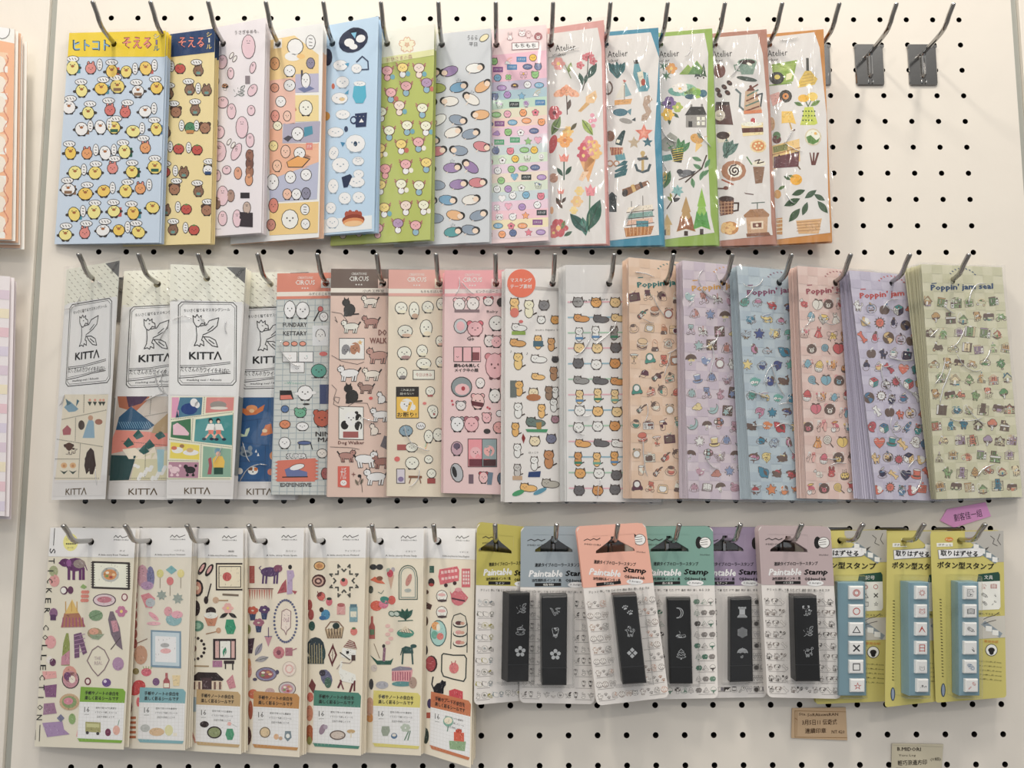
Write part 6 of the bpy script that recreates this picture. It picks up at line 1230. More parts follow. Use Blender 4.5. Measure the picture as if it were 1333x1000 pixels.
def t1(A):
    V_ = '#7a3f78'; A.crop(30, 670)
    A.E(325, 310, 60, 42, V_, 3); A.E(350, 305, 38, 28, '#9a8a84', 4); A.E(262, 298, 34, 26, V_, 3); A.E(285, 300, 16, 22, '#9a5c98', 4); A.L([(238, 310), (225, 300), (240, 290)], 8, V_)
    for x in (285, 315, 355, 375): A.L([(x, 335), (x, 400)], 17, V_, 3)
    A.L([(385, 310), (398, 345)], 5, V_)
    A.R(428, 288, 662, 458, '#4a4340', 2, 8); A.R(440, 300, 650, 446, '#f0ead8', 3, 8)
    for i in range(11): A.L([(424, 298 + i * 15), (444, 299 + i * 15)], 6, '#4a4340', 4); A.L([(642, 306 + i * 15), (664, 307 + i * 15)], 6, '#4a4340', 4)
    plate(A, 540, 372, 56, 46, '#b9bcb8', '#d9935c'); A.E(255, 470, 24, 26, '#6a3454', 3); A.E(252, 470, 17, 19, '#f0e8e0', 4); A.E(295, 468, 18, 24, '#7a4468', 3)
    for i in range(9): A.E(372 + (i % 3) * 14 - (i // 3) * 2, 480 + (i // 3) * 26, 12, 11, '#e08a7c', 3)
    A.P([(355, 450), (372, 430), (398, 448), (380, 462)], '#8fae6c', 3); A.E(505, 530, 72, 40, '#5c4458', 2, 0, 18); A.E(505, 530, 66, 35, '#dcc8cc', 3, 0, 18); A.E(505, 527, 46, 20, '#c47c88', 4); A.E(630, 512, 20, 24, '#8a4c5c', 3); A.E(630, 512, 13, 17, '#f0dcd4', 4)
    A.P([(235, 700), (255, 615), (300, 560), (350, 615), (388, 695)], '#b0785c', 3); A.P([(260, 615), (305, 525), (345, 610)], '#e0bc6c', 4)
    for i in range(7): A.L([(250 + i * 20, 640), (245 + i * 22, 695)], 7, '#a8587c', 4)
    for x in (265, 302, 335): A.L([(x, 600), (x, 540)], 5, '#c99a4c', 5)
    A.E(452, 625, 44, 34, '#7f9c78', 3); A.L([(415, 640), (490, 610)], 4, '#5c7c58', 4); A.P([(540, 600), (560, 600), (600, 700), (618, 840), (580, 810), (545, 740), (528, 650)], '#7c6c78', 3); A.P([(545, 660), (580, 655), (595, 720), (560, 730)], '#c9909c', 4); A.L([(545, 835), (605, 760)], 5, '#5c4c50', 4)
    flower(A, 610, 600, 36, '#c47c9c'); A.E(445, 735, 46, 34, '#a89474', 3); A.E(440, 725, 30, 20, '#d9a088', 4); A.P([(410, 745), (505, 740), (470, 775), (430, 770)], '#8fa084', 4)
    A.P([(268, 735), (282, 735), (290, 800), (290, 935), (238, 935), (250, 800)], '#8f9a50', 3); A.P([(240, 880), (290, 840), (290, 930), (236, 932)], '#c98c9c', 4); A.P([(315, 742), (362, 730), (398, 855), (372, 870), (350, 800), (350, 885), (320, 890)], '#7a5878', 3)
    for i in range(5): A.L([(320, 755 + i * 26), (385, 740 + i * 26)], 4, '#b994b0', 4)
    A.L([(398, 905), (430, 840), (465, 815), (505, 840), (535, 900), (505, 960), (465, 1000), (430, 960), (398, 905)], 6, '#8a7478'); A.T('THE\nREAL', 468, 905, 50, '#b0a0a4', w=50); A.E(590, 925, 36, 42, '#b08cac', 3)
    for x, y, r_, c in ((190, 350, 28, '#a8ae84'), (195, 410, 32, '#e0a09c'), (190, 610, 26, '#8f6488'), (172, 790, 34, '#e3a3a4'), (165, 900, 20, '#e8e0d8'), (185, 915, 20, '#7a4468'), (290, 990, 44, '#d99a8c')): A.E(x, y, r_, r_ * 1.2, c, 3)
    A.R(170, 620, 205, 655, '#6a4470', 4)
    A.crop(30, 790)
    A.E(295, 450, 54, 58, '#4f4244', 2, n=18); A.E(295, 450, 48, 52, '#c9929c', 3, n=18); A.E(305, 450, 20, 24, '#efe0d0', 4); A.E(275, 430, 22, 26, '#7a4c74', 4); A.E(402, 462, 20, 24, '#8a3c4c', 3); A.E(402, 462, 12, 15, '#f0dcd4', 4); A.E(518, 470, 28, 26, '#6c4c8c', 3); A.E(510, 462, 10, 10, '#dcd0e4', 4)
    A.E(288, 590, 62, 52, '#c9a884', 3, n=18); A.E(288, 590, 46, 38, '#8aa06c', 4); A.E(282, 585, 30, 22, '#d98c9c', 5); A.P([(250, 640), (300, 600), (340, 560)], '#7f9a5c', 5)
    A.P([(120, 400), (205, 400), (210, 440), (130, 450)], '#e8a8a4', 3); A.P([(130, 490), (210, 480), (205, 560), (140, 560)], '#8c5c84', 3); A.P([(130, 600), (195, 595), (210, 660), (125, 670)], '#a07894', 3); A.P([(120, 720), (245, 710), (255, 760), (290, 790), (150, 808)], '#a88cb4', 3); A.P([(210, 690), (235, 665), (258, 690), (235, 715)], '#7c7c98', 4); A.E(305, 695, 22, 34, '#8fae70', 3)
    A.R(388, 712, 482, 775, '#a8a46c', 7, 4); A.R(395, 722, 475, 745, '#c9c890', 8, 4); A.E(400, 780, 10, 10, '#4a4643', 8); A.E(465, 785, 10, 10, '#4a4643', 8); A.E(528, 778, 18, 24, '#8a3c5c', 7); A.E(580, 765, 22, 30, '#e3b0a0', 7); A.L([(590, 735), (598, 700)], 3, '#4a8a6c', 7)
    A.P([(330, 800), (340, 760), (352, 800), (345, 820)], '#e0a09c', 3)
collection(0, [(66, 687), (177, 689), (161, 976), (45, 972)], (4, 17, 26, 8), (1.5, 9, 15, 3), '#7fae3c', 'タイ', 'Thailand', t1, 'sticker collection sheet with purple elephant and green label band, at bottom left', 'sticker collection elephant packs', 'sticker collection elephant pack hanging behind its green labelled front sheet', 2, 71, 0, side=True, kbody='#e3dcc8')
A_ = None
def t2(A):
    A.crop(30, 670)
    A.E(740, 380, 36, 70, '#c99aa8', 3); A.E(790, 390, 26, 70, '#7c7ca4', 3); A.E(770, 440, 40, 26, '#b894b8', 4)
    for x, y, c in ((850, 365, '#d6cf84'), (978, 365, '#e3d68c'), (912, 412, '#dc7c7c')): A.E(x, y, 22, 26, c, 3); A.L([(x, y + 26), (x, y + 90)], 3, '#8c7c6c')
    A.P([(920, 315), (955, 345), (920, 370), (885, 342)], '#7fb4b8', 3)
    for x, y, r_ in ((860, 500, 34), (960, 520, 36)): star(A, x, y, r_, '#98a49c', n=7, k=.6)
    A.P([(730, 500), (780, 485), (820, 520), (800, 580), (760, 575)], '#dc8c94', 3); A.E(790, 545, 30, 28, '#b9c0c4', 4); A.E(810, 630, 40, 14, '#e8a4b0', 3, 40); A.E(810, 675, 44, 12, '#eab4bc', 3); A.E(900, 600, 26, 30, '#dc9ca4', 3)
    A.E(935, 650, 50, 40, '#8cb4b8', 3); A.E(955, 620, 36, 24, '#e3a8b4', 4)
    A.R(792, 715, 980, 945, '#7c98ac', 2, 8); A.R(802, 726, 970, 932, '#c3d4dc', 3, 8); A.R(820, 752, 950, 912, '#f1f1ee', 4, 6)
    A.E(880, 810, 28, 14, '#b0b0b0', 5); A.E(885, 845, 34, 16, '#eab4b4', 5); A.E(730, 870, 42, 60, '#c9987c', 3); A.L([(700, 800), (770, 770)], 5, '#8a6c5c')
    for i in range(7): A.E(695, 440 + i * 60, 14, 30, '#a8544c', 3)
    A.crop(30, 790)
    A.E(765, 405, 32, 26, '#dc6c7c', 3)
    for i in range(4): A.L([(750 + i * 14, 385), (745 + i * 18, 370)], 4, '#8fae6c', 4)
    A.E(825, 465, 22, 24, '#7c5480', 3); bottle(A, 890, 465, 40, 110, '#b0585c'); A.P([(925, 425), (975, 425), (968, 490), (932, 490)], '#e6d0a0', 3); A.E(720, 490, 40, 36, '#cf4c4c', 3); A.E(700, 400, 20, 20, '#8a7c4c', 3); A.E(655, 620, 22, 50, '#7a2c34', 3); A.E(715, 590, 12, 30, '#e0686c', 3)
    A.E(758, 752, 30, 24, '#b9bcb8', 7); A.E(830, 775, 48, 26, '#d9b890', 7); A.E(905, 765, 26, 34, '#dcd8a4', 7); bottle(A, 943, 775, 30, 84, '#b0383c')
    for i in range(5): A.R(645, 680 + i * 30, 700, 695 + i * 30, '#b0603c', 3)
    A.E(690, 520, 40, 30, '#cf4c4c', 2)
collection(1, [(137, 688), (251, 688), (241, 977), (123, 973)], DB, RB, '#7fb0b8', 'ベトナム', 'Vietnam', t2, 'sticker collection sheet with a blue picture frame and lanterns, blue grey label band', 'sticker collection lantern packs', 'sticker collection lantern pack hanging behind its blue grey labelled front sheet', 3, 72, 0, kbody='#e3dccb', sty=1)
def t3(A):
    B_ = '#3c2f30'; A.crop(30, 670)
    for x, y in ((1110, 335), (1155, 345)): A.E(x, y, 18, 44, B_, 3, 30); A.E(x, y - 3, 9, 28, '#e0a8a4', 4, 30)
    A.R(1195, 300, 1360, 470, B_, 2); A.R(1204, 310, 1360, 460, '#ece0c4', 3); A.frame(1215, 322, 1350, 450, 5, B_, 4); A.E(1265, 385, 28, 28, '#c9605c', 4)
    A.E(1080, 455, 38, 54, B_, 3); A.E(1080, 455, 26, 40, '#c9907c', 4); A.E(1080, 455, 10, 14, '#efdcc0', 5); A.L([(1165, 430), (1135, 545)], 8, B_); A.E(1135, 530, 14, 24, B_, 3); A.E(1195, 530, 20, 20, '#c9a88c', 3); A.L([(1215, 532), (1270, 532)], 7, '#b0906c'); A.L([(1240, 495), (1333, 500)], 12, '#7c6c5c')
    A.E(1070, 580, 28, 50, B_, 3); A.E(1165, 600, 32, 28, B_, 3); A.P([(1120, 625), (1210, 625), (1190, 690), (1145, 690)], '#cf8c6c', 3); A.E(1165, 625, 44, 20, '#f3ece0', 4); flower(A, 1270, 580, 34, '#eab4ac'); leaf(A, 1245, 625, 60, 60, B_); leaf(A, 1300, 625, 60, -60, B_); A.P([(1260, 650), (1305, 650), (1320, 700), (1305, 740), (1265, 740), (1252, 700)], '#3f9a74', 3)
    A.E(1080, 690, 42, 34, '#5c8c78', 3); A.E(1080, 690, 26, 20, '#8cb49c', 4); A.L([(1135, 740), (1200, 725)], 6, '#a8805c'); A.E(1212, 718, 16, 18, '#c99c7c', 3)
    oval(A, 1060, 830, 66, 68, B_, 16, 10); A.E(1050, 830, 26, 26, '#7c5c54', 3); A.R(1178, 770, 1320, 900, B_, 2); A.R(1192, 784, 1215, 888, '#d9b0a8', 3); A.R(1222, 784, 1285, 888, '#f3ece0', 3); A.R(1292, 784, 1312, 888, '#d9b0a8', 3); leaf(A, 1250, 850, 60, 10, '#3f9a74')
    A.R(1175, 905, 1235, 945, '#b07898', 3); A.R(1245, 905, 1310, 925, B_, 3); A.L([(1255, 925), (1255, 955)], 8, B_); A.L([(1300, 925), (1300, 960)], 8, B_); A.L([(1055, 938), (1150, 940)], 9, '#a89070')
    A.crop(30, 790)
    A.P([(1040, 445), (1085, 405), (1200, 408), (1245, 450), (1235, 460), (1050, 458)], B_, 3); A.R(1045, 458, 1235, 512, '#e0cdb4', 3)
    for i in range(6): A.R(1055 + i * 32, 465, 1068 + i * 32, 512, '#7c5c54', 4)
    A.R(1110, 440, 1170, 512, '#5c4448', 4); A.P([(1260, 460), (1300, 420), (1320, 500), (1280, 510)], '#cf8c94', 3)
    A.E(1025, 690, 22, 48, '#2f5c4c', 3); A.L([(1030, 735), (1070, 840)], 12, '#c98c7c'); A.R(1050, 560, 1075, 650, '#9cb0b8', 3)
    A.E(1125, 728, 28, 20, B_, 7); A.E(1187, 778, 46, 38, B_, 7, n=18); A.E(1187, 778, 38, 30, '#8f9a6c', 8, n=16); A.P([(1265, 755), (1300, 755), (1310, 790), (1298, 825), (1268, 825), (1255, 790)], '#4f9a74', 7); leaf(A, 1250, 740, 44, 60, B_); leaf(A, 1310, 735, 44, -60, B_); A.E(1280, 725, 12, 12, '#eab4ac', 8)
    for y in (915, 940): pass
collection(2, [(209, 688), (317, 689), (314, 982), (201, 975)], DB, RB, '#c4a678', '韓国', 'South Korea', t3, 'sticker collection sheet with hair pins, bead ring and tiled house, tan label band', 'sticker collection tiled house packs', 'sticker collection tiled house pack hanging behind its tan labelled front sheet', 3, 73, 0, kbody='#e9e1cd')
def t4(A):
    A.crop(300, 670); PU = '#6a4a7c'
    A.R(118, 318, 150, 425, '#a8544c', 3); A.E(245, 355, 58, 30, PU, 3); A.E(295, 335, 28, 24, '#8a4a64', 3); A.L([(305, 320), (318, 315)], 5, PU)
    for x in (205, 225, 275, 292): A.L([(x, 370), (x - 4, 425)], 12, PU)
    A.L([(190, 345), (178, 330), (190, 320)], 5, PU); A.E(370, 325, 12, 14, '#2f2a2c', 3); A.P([(350, 345), (390, 345), (398, 380), (385, 400), (385, 490), (350, 495), (352, 400)], '#b9a4c4', 3); A.P([(345, 400), (350, 480), (290, 490), (320, 430)], '#b0545c', 3); A.P([(380, 470), (415, 475), (400, 495)], '#b0545c', 3)
    A.L([(110, 458), (265, 460)], 6, '#7a4c44')
    for i in range(10): A.P([(115 + i * 15, 465), (127 + i * 15, 465), (121 + i * 15, 530)], ['#c97c6c', '#b98c7c'][i % 2], 3)
    for x, y, c in ((138, 595, '#c9604c'), (210, 590, PU), (175, 670, '#a8687c')): 
        for t in range(7): A.E(x + 22 * math.cos(t), y + 16 * math.sin(t), 13, 12, c, 3)
        A.P([(x - 20, y + 20), (x + 20, y + 20), (x + 14, y + 60), (x - 14, y + 60)], '#44507c', 3)
    oval(A, 342, 660, 70, 130, '#5f6484', 34, 8); A.P([(320, 600), (348, 585), (375, 600), (372, 700), (350, 720), (345, 745), (335, 720), (315, 705)], '#f0dcd0', 3); A.L([(320, 600), (348, 585), (375, 600), (372, 700), (350, 720), (345, 745), (335, 720), (315, 705), (320, 600)], 4, '#8a6468', 4); A.T('OLÉ', 346, 650, 30, '#a8788c', w=40)
    A.L([(236, 700), (236, 760)], 5, PU); A.P([(212, 755), (258, 755), (235, 820)], '#c9909c', 3); A.L([(212, 755), (258, 755)], 4, '#5c6484', 4); A.P([(100, 770), (150, 765), (135, 860), (105, 860)], '#4a2c3c', 3)
    A.E(300, 855, 36, 38, '#c97c84', 3); A.E(300, 855, 14, 16, '#8a4c5c', 4); A.R(340, 825, 385, 875, '#b0707c', 3); A.L([(385, 840), (410, 830)], 6, '#b0707c'); leaf(A, 175, 835, 90, 30, '#9c98a8'); leaf(A, 195, 895, 90, 75, '#a8a4a8'); A.E(110, 710, 18, 30, '#8a8a4c', 3); A.E(115, 930, 14, 40, '#c98c5c', 3)
    A.crop(300, 790)
    plate(A, 222, 418, 62, 40, '#8c88a8', '#9a5c64'); A.E(152, 450, 14, 10, '#5c5474', 3); A.E(290, 405, 12, 14, '#5c5474', 3); A.E(365, 385, 44, 48, '#cfc0b0', 3, n=18); A.E(365, 385, 38, 42, '#f0dcd0', 4, n=18); A.E(365, 385, 26, 28, '#e0b0a8', 5); A.E(365, 385, 18, 20, '#f0dcd0', 6)
    plate(A, 352, 508, 50, 40, '#c9c0c0', '#c9909c'); A.E(245, 525, 30, 22, '#c9a8a4', 3); A.E(140, 540, 30, 30, '#cf6c4c', 3); A.E(115, 400, 18, 40, '#cf8c7c', 3); A.E(125, 640, 14, 60, '#a8543c', 3); A.E(105, 800, 26, 60, '#5c3430', 3)
    A.E(215, 778, 34, 34, '#7c6c58', 7, n=16); A.E(215, 778, 28, 28, '#dcc49c', 8, n=14); A.E(285, 805, 16, 18, '#e0b48c', 7); A.E(312, 815, 12, 12, '#c9a88c', 7); A.P([(340, 770), (375, 770), (380, 810), (355, 835), (335, 810)], '#7c8c94', 7); A.E(357, 800, 12, 14, '#f0ece4', 8)
collection(3, RQ, DB, RB, '#c48c50', 'スペイン', 'Spain', t4, 'sticker collection sheet with a purple bull and oval bead frame, caramel label band', 'sticker collection bull packs', 'sticker collection bull pack hanging behind its caramel labelled front sheet', 3, 74, 0, kbody='#e9dfcb', sty=1)
def t5(A):
    A.crop(300, 670)
    A.E(552, 318, 36, 28, '#6a5444', 2); A.E(552, 318, 31, 23, '#e3b478', 3); A.E(552, 318, 20, 14, '#c98c5c', 4); A.E(548, 410, 44, 40, '#5c3434', 3)
    for i in range(3): A.E(545, 412, 34 - i * 11, 30 - i * 10, ['#c9a494', '#6a3c3c', '#d9b4a4'][i], 4 + i)
    S_ = [(655 + 50 * 0, 0)]
    cx, cy = 704, 410; P_ = []
    for i in range(16):
        a = math.pi * i / 8; r_ = 108 if i % 2 == 0 else 58; P_.append((cx + r_ * .88 * math.sin(a + .39), cy - r_ * math.cos(a + .39)))
    A.L(P_ + [P_[0]], 9, '#5c5c54'); 
    for a, b in zip(P_, P_[1:] + [P_[0]]): A.E((a[0] + b[0]) / 2, (a[1] + b[1]) / 2, 7, 7, '#e9dfcb', 4, n=6)
    A.E(704, 418, 24, 26, '#e0807c', 4); A.E(700, 405, 12, 12, '#3f4c3c', 5); A.M('🍓', 562, 505, 62, ['#dc6c64', '#8fae6c'], K='#8a3c3c', back=None); A.E(562, 508, 24, 26, '#dc6c64', 1); A.E(612, 540, 20, 26, '#d9707c', 3); A.E(612, 522, 16, 9, '#3f4c3c', 4)
    A.E(590, 620, 28, 32, '#4c8cb4', 3); A.E(565, 590, 14, 16, '#4a3c34', 3); A.E(572, 640, 22, 14, '#3c6c9c', 4); A.R(660, 565, 712, 620, '#d9a09c', 3); A.E(686, 560, 24, 12, '#b05c5c', 4); A.R(738, 570, 788, 665, '#7fa4ac', 3); A.R(742, 555, 784, 575, '#5c7c88', 4); A.R(744, 600, 782, 635, '#e0dcc8', 4)
    A.P([(585, 710), (705, 700), (690, 765), (600, 768)], '#c9b08c', 3); 
    for i in range(6): A.L([(590 + i * 18, 710), (605 + i * 16, 765)], 4, '#6a5444', 4); A.L([(700 - i * 18, 705), (690 - i * 16, 765)], 4, '#6a5444', 4)
    A.L([(590, 705), (620, 665), (670, 665), (700, 700)], 7, '#8a6c58'); A.E(655, 690, 22, 20, '#2f4440', 4); A.E(765, 725, 22, 24, '#dc7c74', 3); A.E(765, 705, 12, 7, '#5c7c4c', 4)
    A.E(528, 825, 56, 66, '#34444c', 3); A.E(570, 860, 20, 50, '#3f5858', 3)
    for i in range(6): A.L([(490 + i * 15, 800 + (i % 2) * 10), (492 + i * 15, 920)], 5, '#a89c78', 4)
    A.R(478, 880, 580, 925, '#4a5450', 3); A.P([(635, 800), (662, 870), (630, 940), (605, 870)], '#7a3c40', 3); A.P([(635, 825), (650, 870), (632, 915), (615, 870)], '#e9dfcb', 4); A.L([(635, 800), (633, 940)], 4, '#7a3c40', 5)
    A.P([(700, 820), (735, 775), (770, 790), (785, 835)], '#8a544c', 3); 
    for i in range(4): A.L([(710 + i * 4, 815 - i * 12), (780 - i * 6, 830 - i * 12)], 3, '#efe4d4', 4)
    A.P([(695, 825), (780, 840), (775, 905), (685, 880)], '#f3efe4', 3); A.R(718, 845, 735, 862, '#2f2a2c', 4); A.L([(680, 855), (740, 900)], 7, '#4a4440', 4); A.R(750, 870, 775, 905, '#5c4440', 4)
    for x, y in ((490, 560), (500, 620)): A.E(x, y, 18, 34, '#a8504c', 3)
    A.E(505, 690, 20, 30, '#2f5c50', 3)
    A.crop(300, 790)
    A.L([(660, 385), (690, 345), (740, 350), (770, 320)], 6, '#a89890'); A.P([(670, 400), (690, 385), (775, 420), (780, 455), (760, 475), (690, 460)], '#f3ece2', 3); A.L([(690, 340), (680, 400)], 14, '#f3ece2', 3); A.L([(690, 455), (668, 500)], 12, '#7a3840'); A.L([(760, 470), (740, 530)], 12, '#7a3840'); A.L([(770, 460), (768, 520)], 10, '#7a3840'); A.L([(680, 455), (700, 510)], 8, '#8a4850')
    A.E(595, 440, 34, 54, '#6c6c88', 3, -20); A.E(605, 470, 22, 34, '#4c6c5c', 4); A.E(570, 410, 20, 20, '#4a4450', 4); A.P([(505, 445), (530, 485), (515, 540), (485, 490)], '#8a4444', 3); A.E(495, 560, 20, 30, '#cf6c5c', 3); A.E(490, 660, 22, 50, '#c98468', 3); A.E(490, 790, 26, 60, '#b0603c', 3); A.E(490, 830, 16, 26, '#8a8a4c', 4)
    A.E(570, 760, 18, 34, '#9a8494', 7, 20); A.E(590, 745, 14, 14, '#b0a0b0', 8); A.E(665, 795, 50, 30, '#6c5c54', 7, n=16); A.E(665, 795, 42, 23, '#cfc0b4', 8, n=14); A.E(748, 772, 26, 12, '#c9a878', 7); A.L([(748, 780), (748, 808)], 8, '#e3d8c0', 7)
collection(4, [(357, 688), (477, 688), (470, 984), (350, 977)], DB, RB, '#4f8a78', 'フィンランド', 'Finland', t5, 'sticker collection sheet with an eight pointed star frame and white goose, dark green label band', 'sticker collection star frame packs', 'sticker collection star frame pack hanging behind its dark green labelled front sheet', 3, 75, 0, kbody='#e9dfca')
def t6(A):
    A.crop(300, 670); G_ = '#2f6a58'
    for x in (885, 925): A.E(x, 325, 22, 18, '#3c3c3c', 3)
    A.P([(865, 405), (895, 385), (930, 400), (960, 430), (915, 425)], '#dc6c4c', 3); A.E(925, 395, 20, 14, '#8a5c44', 4); A.P([(975, 380), (1015, 375), (995, 465)], '#cfa890', 3); A.E(990, 365, 20, 24, '#c94c5c', 4); A.E(980, 345, 14, 14, '#a8b4a4', 4); A.E(1008, 340, 12, 14, '#b0a8b0', 4)
    for w, c in ((0, '#4c6a5c'), (12, '#8c9c94')):
        A.L([(1045 + w, 525 - w), (1045 + w, 390)] + [(1100 - (55 - w) * math.cos(t * math.pi / 8), 375 - (60 - w) * math.sin(t * math.pi / 8)) for t in range(9)] + [(1158 - w, 390), (1158 - w, 525 - w), (1045 + w, 525 - w)], 5, c)
    A.E(1105, 405, 16, 40, '#c98c80', 3, 20); A.E(1100, 470, 22, 12, '#b0b8b0', 3)
    A.E(905, 565, 38, 32, '#dc6450', 3); A.E(950, 555, 30, 28, '#dc7c94', 3); A.E(960, 530, 34, 22, '#3f8a7c', 3, 20); A.E(1000, 530, 24, 28, '#dc6458', 3); A.E(870, 465, 16, 24, '#4c5448', 3); A.L([(915, 480), (935, 490), (950, 470)], 4, '#7c8c7c')
    for x in (1000, 1030): A.E(x, 615, 22, 18, '#4c6c5c', 3, 25); A.E(x, 615, 16, 12, '#c4d0c4', 4, 25)
    for t in (-50, -20, 10, 40): leaf(A, 1085 + t * .5, 620, 80, t, G_)
    A.L([(1040, 660), (1130, 655)], 5, G_); bottle(A, 878, 700, 36, 140, '#b05c54', '#5c7c5c'); A.E(1085, 735, 54, 28, '#4c9480', 3); A.P([(1045, 725), (1085, 690), (1130, 735)], '#dccfb4', 4)
    for i in range(4): A.L([(1060 + i * 14, 720 - i * 5), (1070 + i * 14, 735)], 3, '#7a3c34', 5)
    for i in range(5): A.E(975 + (i % 2) * 20, 690 + i * 26, 16, 12, '#e6bcb4', 3)
    A.P([(865, 870), (910, 905), (990, 905), (1010, 890), (995, 930), (910, 930)], G_, 3); A.L([(955, 830), (950, 905)], 16, '#8f6478'); A.E(950, 815, 10, 12, '#3c3434', 3); A.L([(890, 800), (925, 890)], 4, '#8a6c54'); A.P([(1060, 830), (1085, 815), (1130, 825), (1135, 860), (1070, 860)], '#37605c', 3); A.E(1135, 815, 20, 12, '#37605c', 3); A.L([(1070, 850), (1065, 925)], 10, '#37605c'); A.L([(1125, 850), (1130, 925)], 10, '#37605c'); A.L([(1065, 835), (1055, 870)], 6, '#37605c')
    A.crop(300, 790)
    A.P([(1000, 385), (1050, 370), (1110, 372), (1130, 390), (1120, 465), (1000, 460)], '#e0a0a4', 3); A.P([(1000, 385), (1050, 368), (1125, 378), (1125, 392), (1000, 398)], '#8a8494', 4)
    for i in range(8): A.L([(1008 + i * 15, 405), (1008 + i * 15, 455)], 6, '#a85468', 4)
    A.E(1065, 478, 66, 16, '#5c9494', 4); A.E(1130, 470, 26, 36, '#b09484', 4); A.E(940, 485, 40, 24, '#b0b0b8', 3); A.E(890, 380, 20, 22, '#cfc4bc', 3); A.E(873, 480, 14, 34, '#3c3c40', 3); A.E(865, 620, 26, 60, '#c99c84', 3); A.E(865, 690, 22, 26, '#cf8c4c', 3)
    A.P([(940, 740), (985, 740), (990, 770), (975, 800), (945, 800), (935, 770)], '#9aa494', 7); A.E(1015, 800, 20, 18, '#5c7c9c', 7); A.E(1015, 795, 13, 9, '#e3dcd0', 8)
    for t in range(6): A.E(1085 + 18 * math.cos(t * 1.1), 750 + 16 * math.sin(t * 1.1), 14, 11, '#b9c4b4', 7)
    A.L([(1105, 770), (1080, 825)], 7, '#6c8c74', 7); A.L([(1115, 770), (1100, 825)], 7, '#6c8c74', 7)
collection(5, [(434, 688), (552, 689), (548, 984), (428, 977)], DB, RB, '#dcd070', 'イタリア', 'Italy', t6, 'sticker collection sheet with an arched frame, lemons and green dog, yellow label band', 'sticker collection arched frame packs', 'sticker collection arched frame pack hanging behind its yellow labelled front sheet', 3, 76, 0, kbody='#e9dfc9', sty=1)
def t7(A):
    A.crop(550, 670); R_ = '#dc6c74'
    A.P([(105, 340), (215, 320), (228, 345), (225, 410), (110, 435), (98, 385)], R_, 3)
    for i in range(5): A.R(115 + i * 21, 350 - i * 3, 131 + i * 21, 368 - i * 3, '#f3c4c0', 4); A.R(118 + i * 21, 390 - i * 3, 134 + i * 21, 406 - i * 3, '#f3c4c0', 4)
    A.E(145, 438, 12, 12, '#4a2f30', 4); A.E(200, 425, 12, 12, '#4a2f30', 4); A.R(243, 335, 296, 450, R_, 3)
    for i in range(3):
        for j in range(4): A.R(250 + i * 15, 350 + j * 22, 261 + i * 15, 366 + j * 22, '#f3d0cc', 4)
    A.R(44, 318, 72, 360, '#3f6c5c', 3); A.E(55, 420, 20, 26, '#3c3030', 3); A.E(55, 435, 16, 10, '#b0403c', 4)
    for y in (505, 605): A.E(120, y, 36, 38, '#5c4a48', 2); A.E(120, y, 32, 34, '#f3e9e0', 3); A.E(120, y - 8, 24, 10, '#e0b0ac', 4); A.E(122, y + 28, 30, 8, '#5c4a48', 4)
    A.E(222, 515, 46, 50, '#d9747c', 3); A.P([(190, 500), (170, 475), (182, 530)], '#d9747c', 3); A.L([(262, 495), (278, 515), (262, 540)], 9, '#d9747c'); A.E(222, 465, 22, 12, '#e09ca0', 4); A.L([(185, 520), (260, 535)], 10, '#6a3c48', 4)
    A.L([(175, 830), (182, 660), (195, 625), (235, 612), (265, 630), (278, 680), (276, 855)], 5, '#2f3c38')
    for y, c in ((680, '#7a4c4c'), (738, '#e0a49c'), (800, '#c9807c')): A.E(232, y, 44, 22, '#2f3c38', 2); A.E(232, y - 4, 40, 18, '#efe4d4', 3); A.E(225, y - 8, 22, 13, c, 4); A.E(248, y - 6, 14, 10, '#dca890', 4)
    A.E(98, 735, 52, 82, '#3f6c6c', 2, 0, 18); A.E(98, 735, 47, 76, '#a8d0c8', 3, 0, 18); A.E(82, 690, 26, 26, '#e6a468', 4); A.E(110, 755, 22, 22, '#dc7c74', 4); A.E(75, 745, 20, 26, '#6fae9c', 4); A.E(98, 700, 12, 24, '#f0e4d0', 5)
    A.E(55, 925, 38, 52, '#4a2f30', 2); A.E(50, 925, 32, 46, '#b0484c', 3); A.P([(20, 540), (60, 560), (50, 590), (15, 580)], '#5c3c34', 3); A.E(25, 480, 14, 14, '#6a4c3c', 3); A.E(22, 660, 14, 30, '#6a4c3c', 3); A.E(22, 840, 12, 30, '#4a3c38', 3)
    A.crop(550, 790)
    A.L([(120, 300), (130, 290), (190, 300), (260, 300), (272, 320), (268, 440), (255, 462), (190, 448), (130, 430), (118, 400), (120, 300)], 7, '#2f3c38'); A.E(195, 380, 30, 34, '#dc7c7c', 3); A.L([(180, 340), (185, 360)], 5, '#b0484c'); A.L([(205, 335), (200, 360)], 5, '#b0484c')
    A.P([(70, 530), (68, 500), (90, 475), (110, 470), (122, 452), (132, 462), (145, 462), (145, 485), (132, 500), (130, 540)], '#1f1d22', 3); A.L([(72, 515), (58, 480), (66, 435)], 8, '#1f1d22'); A.P([(165, 540), (165, 520), (200, 508), (250, 525), (250, 575), (165, 560)], '#cf4c54', 3); A.R(25, 655, 52, 690, '#b0503c', 3); A.E(45, 600, 16, 30, '#4c3c6c', 3); A.E(20, 800, 20, 50, '#33443c', 3)
    A.E(160, 710, 32, 32, '#7fae9c', 7); A.E(160, 705, 26, 22, '#f0e0c8', 8); A.L([(160, 735), (155, 770)], 6, '#6a8c7c', 7); A.R(195, 775, 258, 830, '#d9644c', 8, 6); A.P([(165, 830), (270, 835), (262, 895), (170, 880)], '#8fae84', 7); A.E(225, 770, 20, 14, '#c9503c', 8)
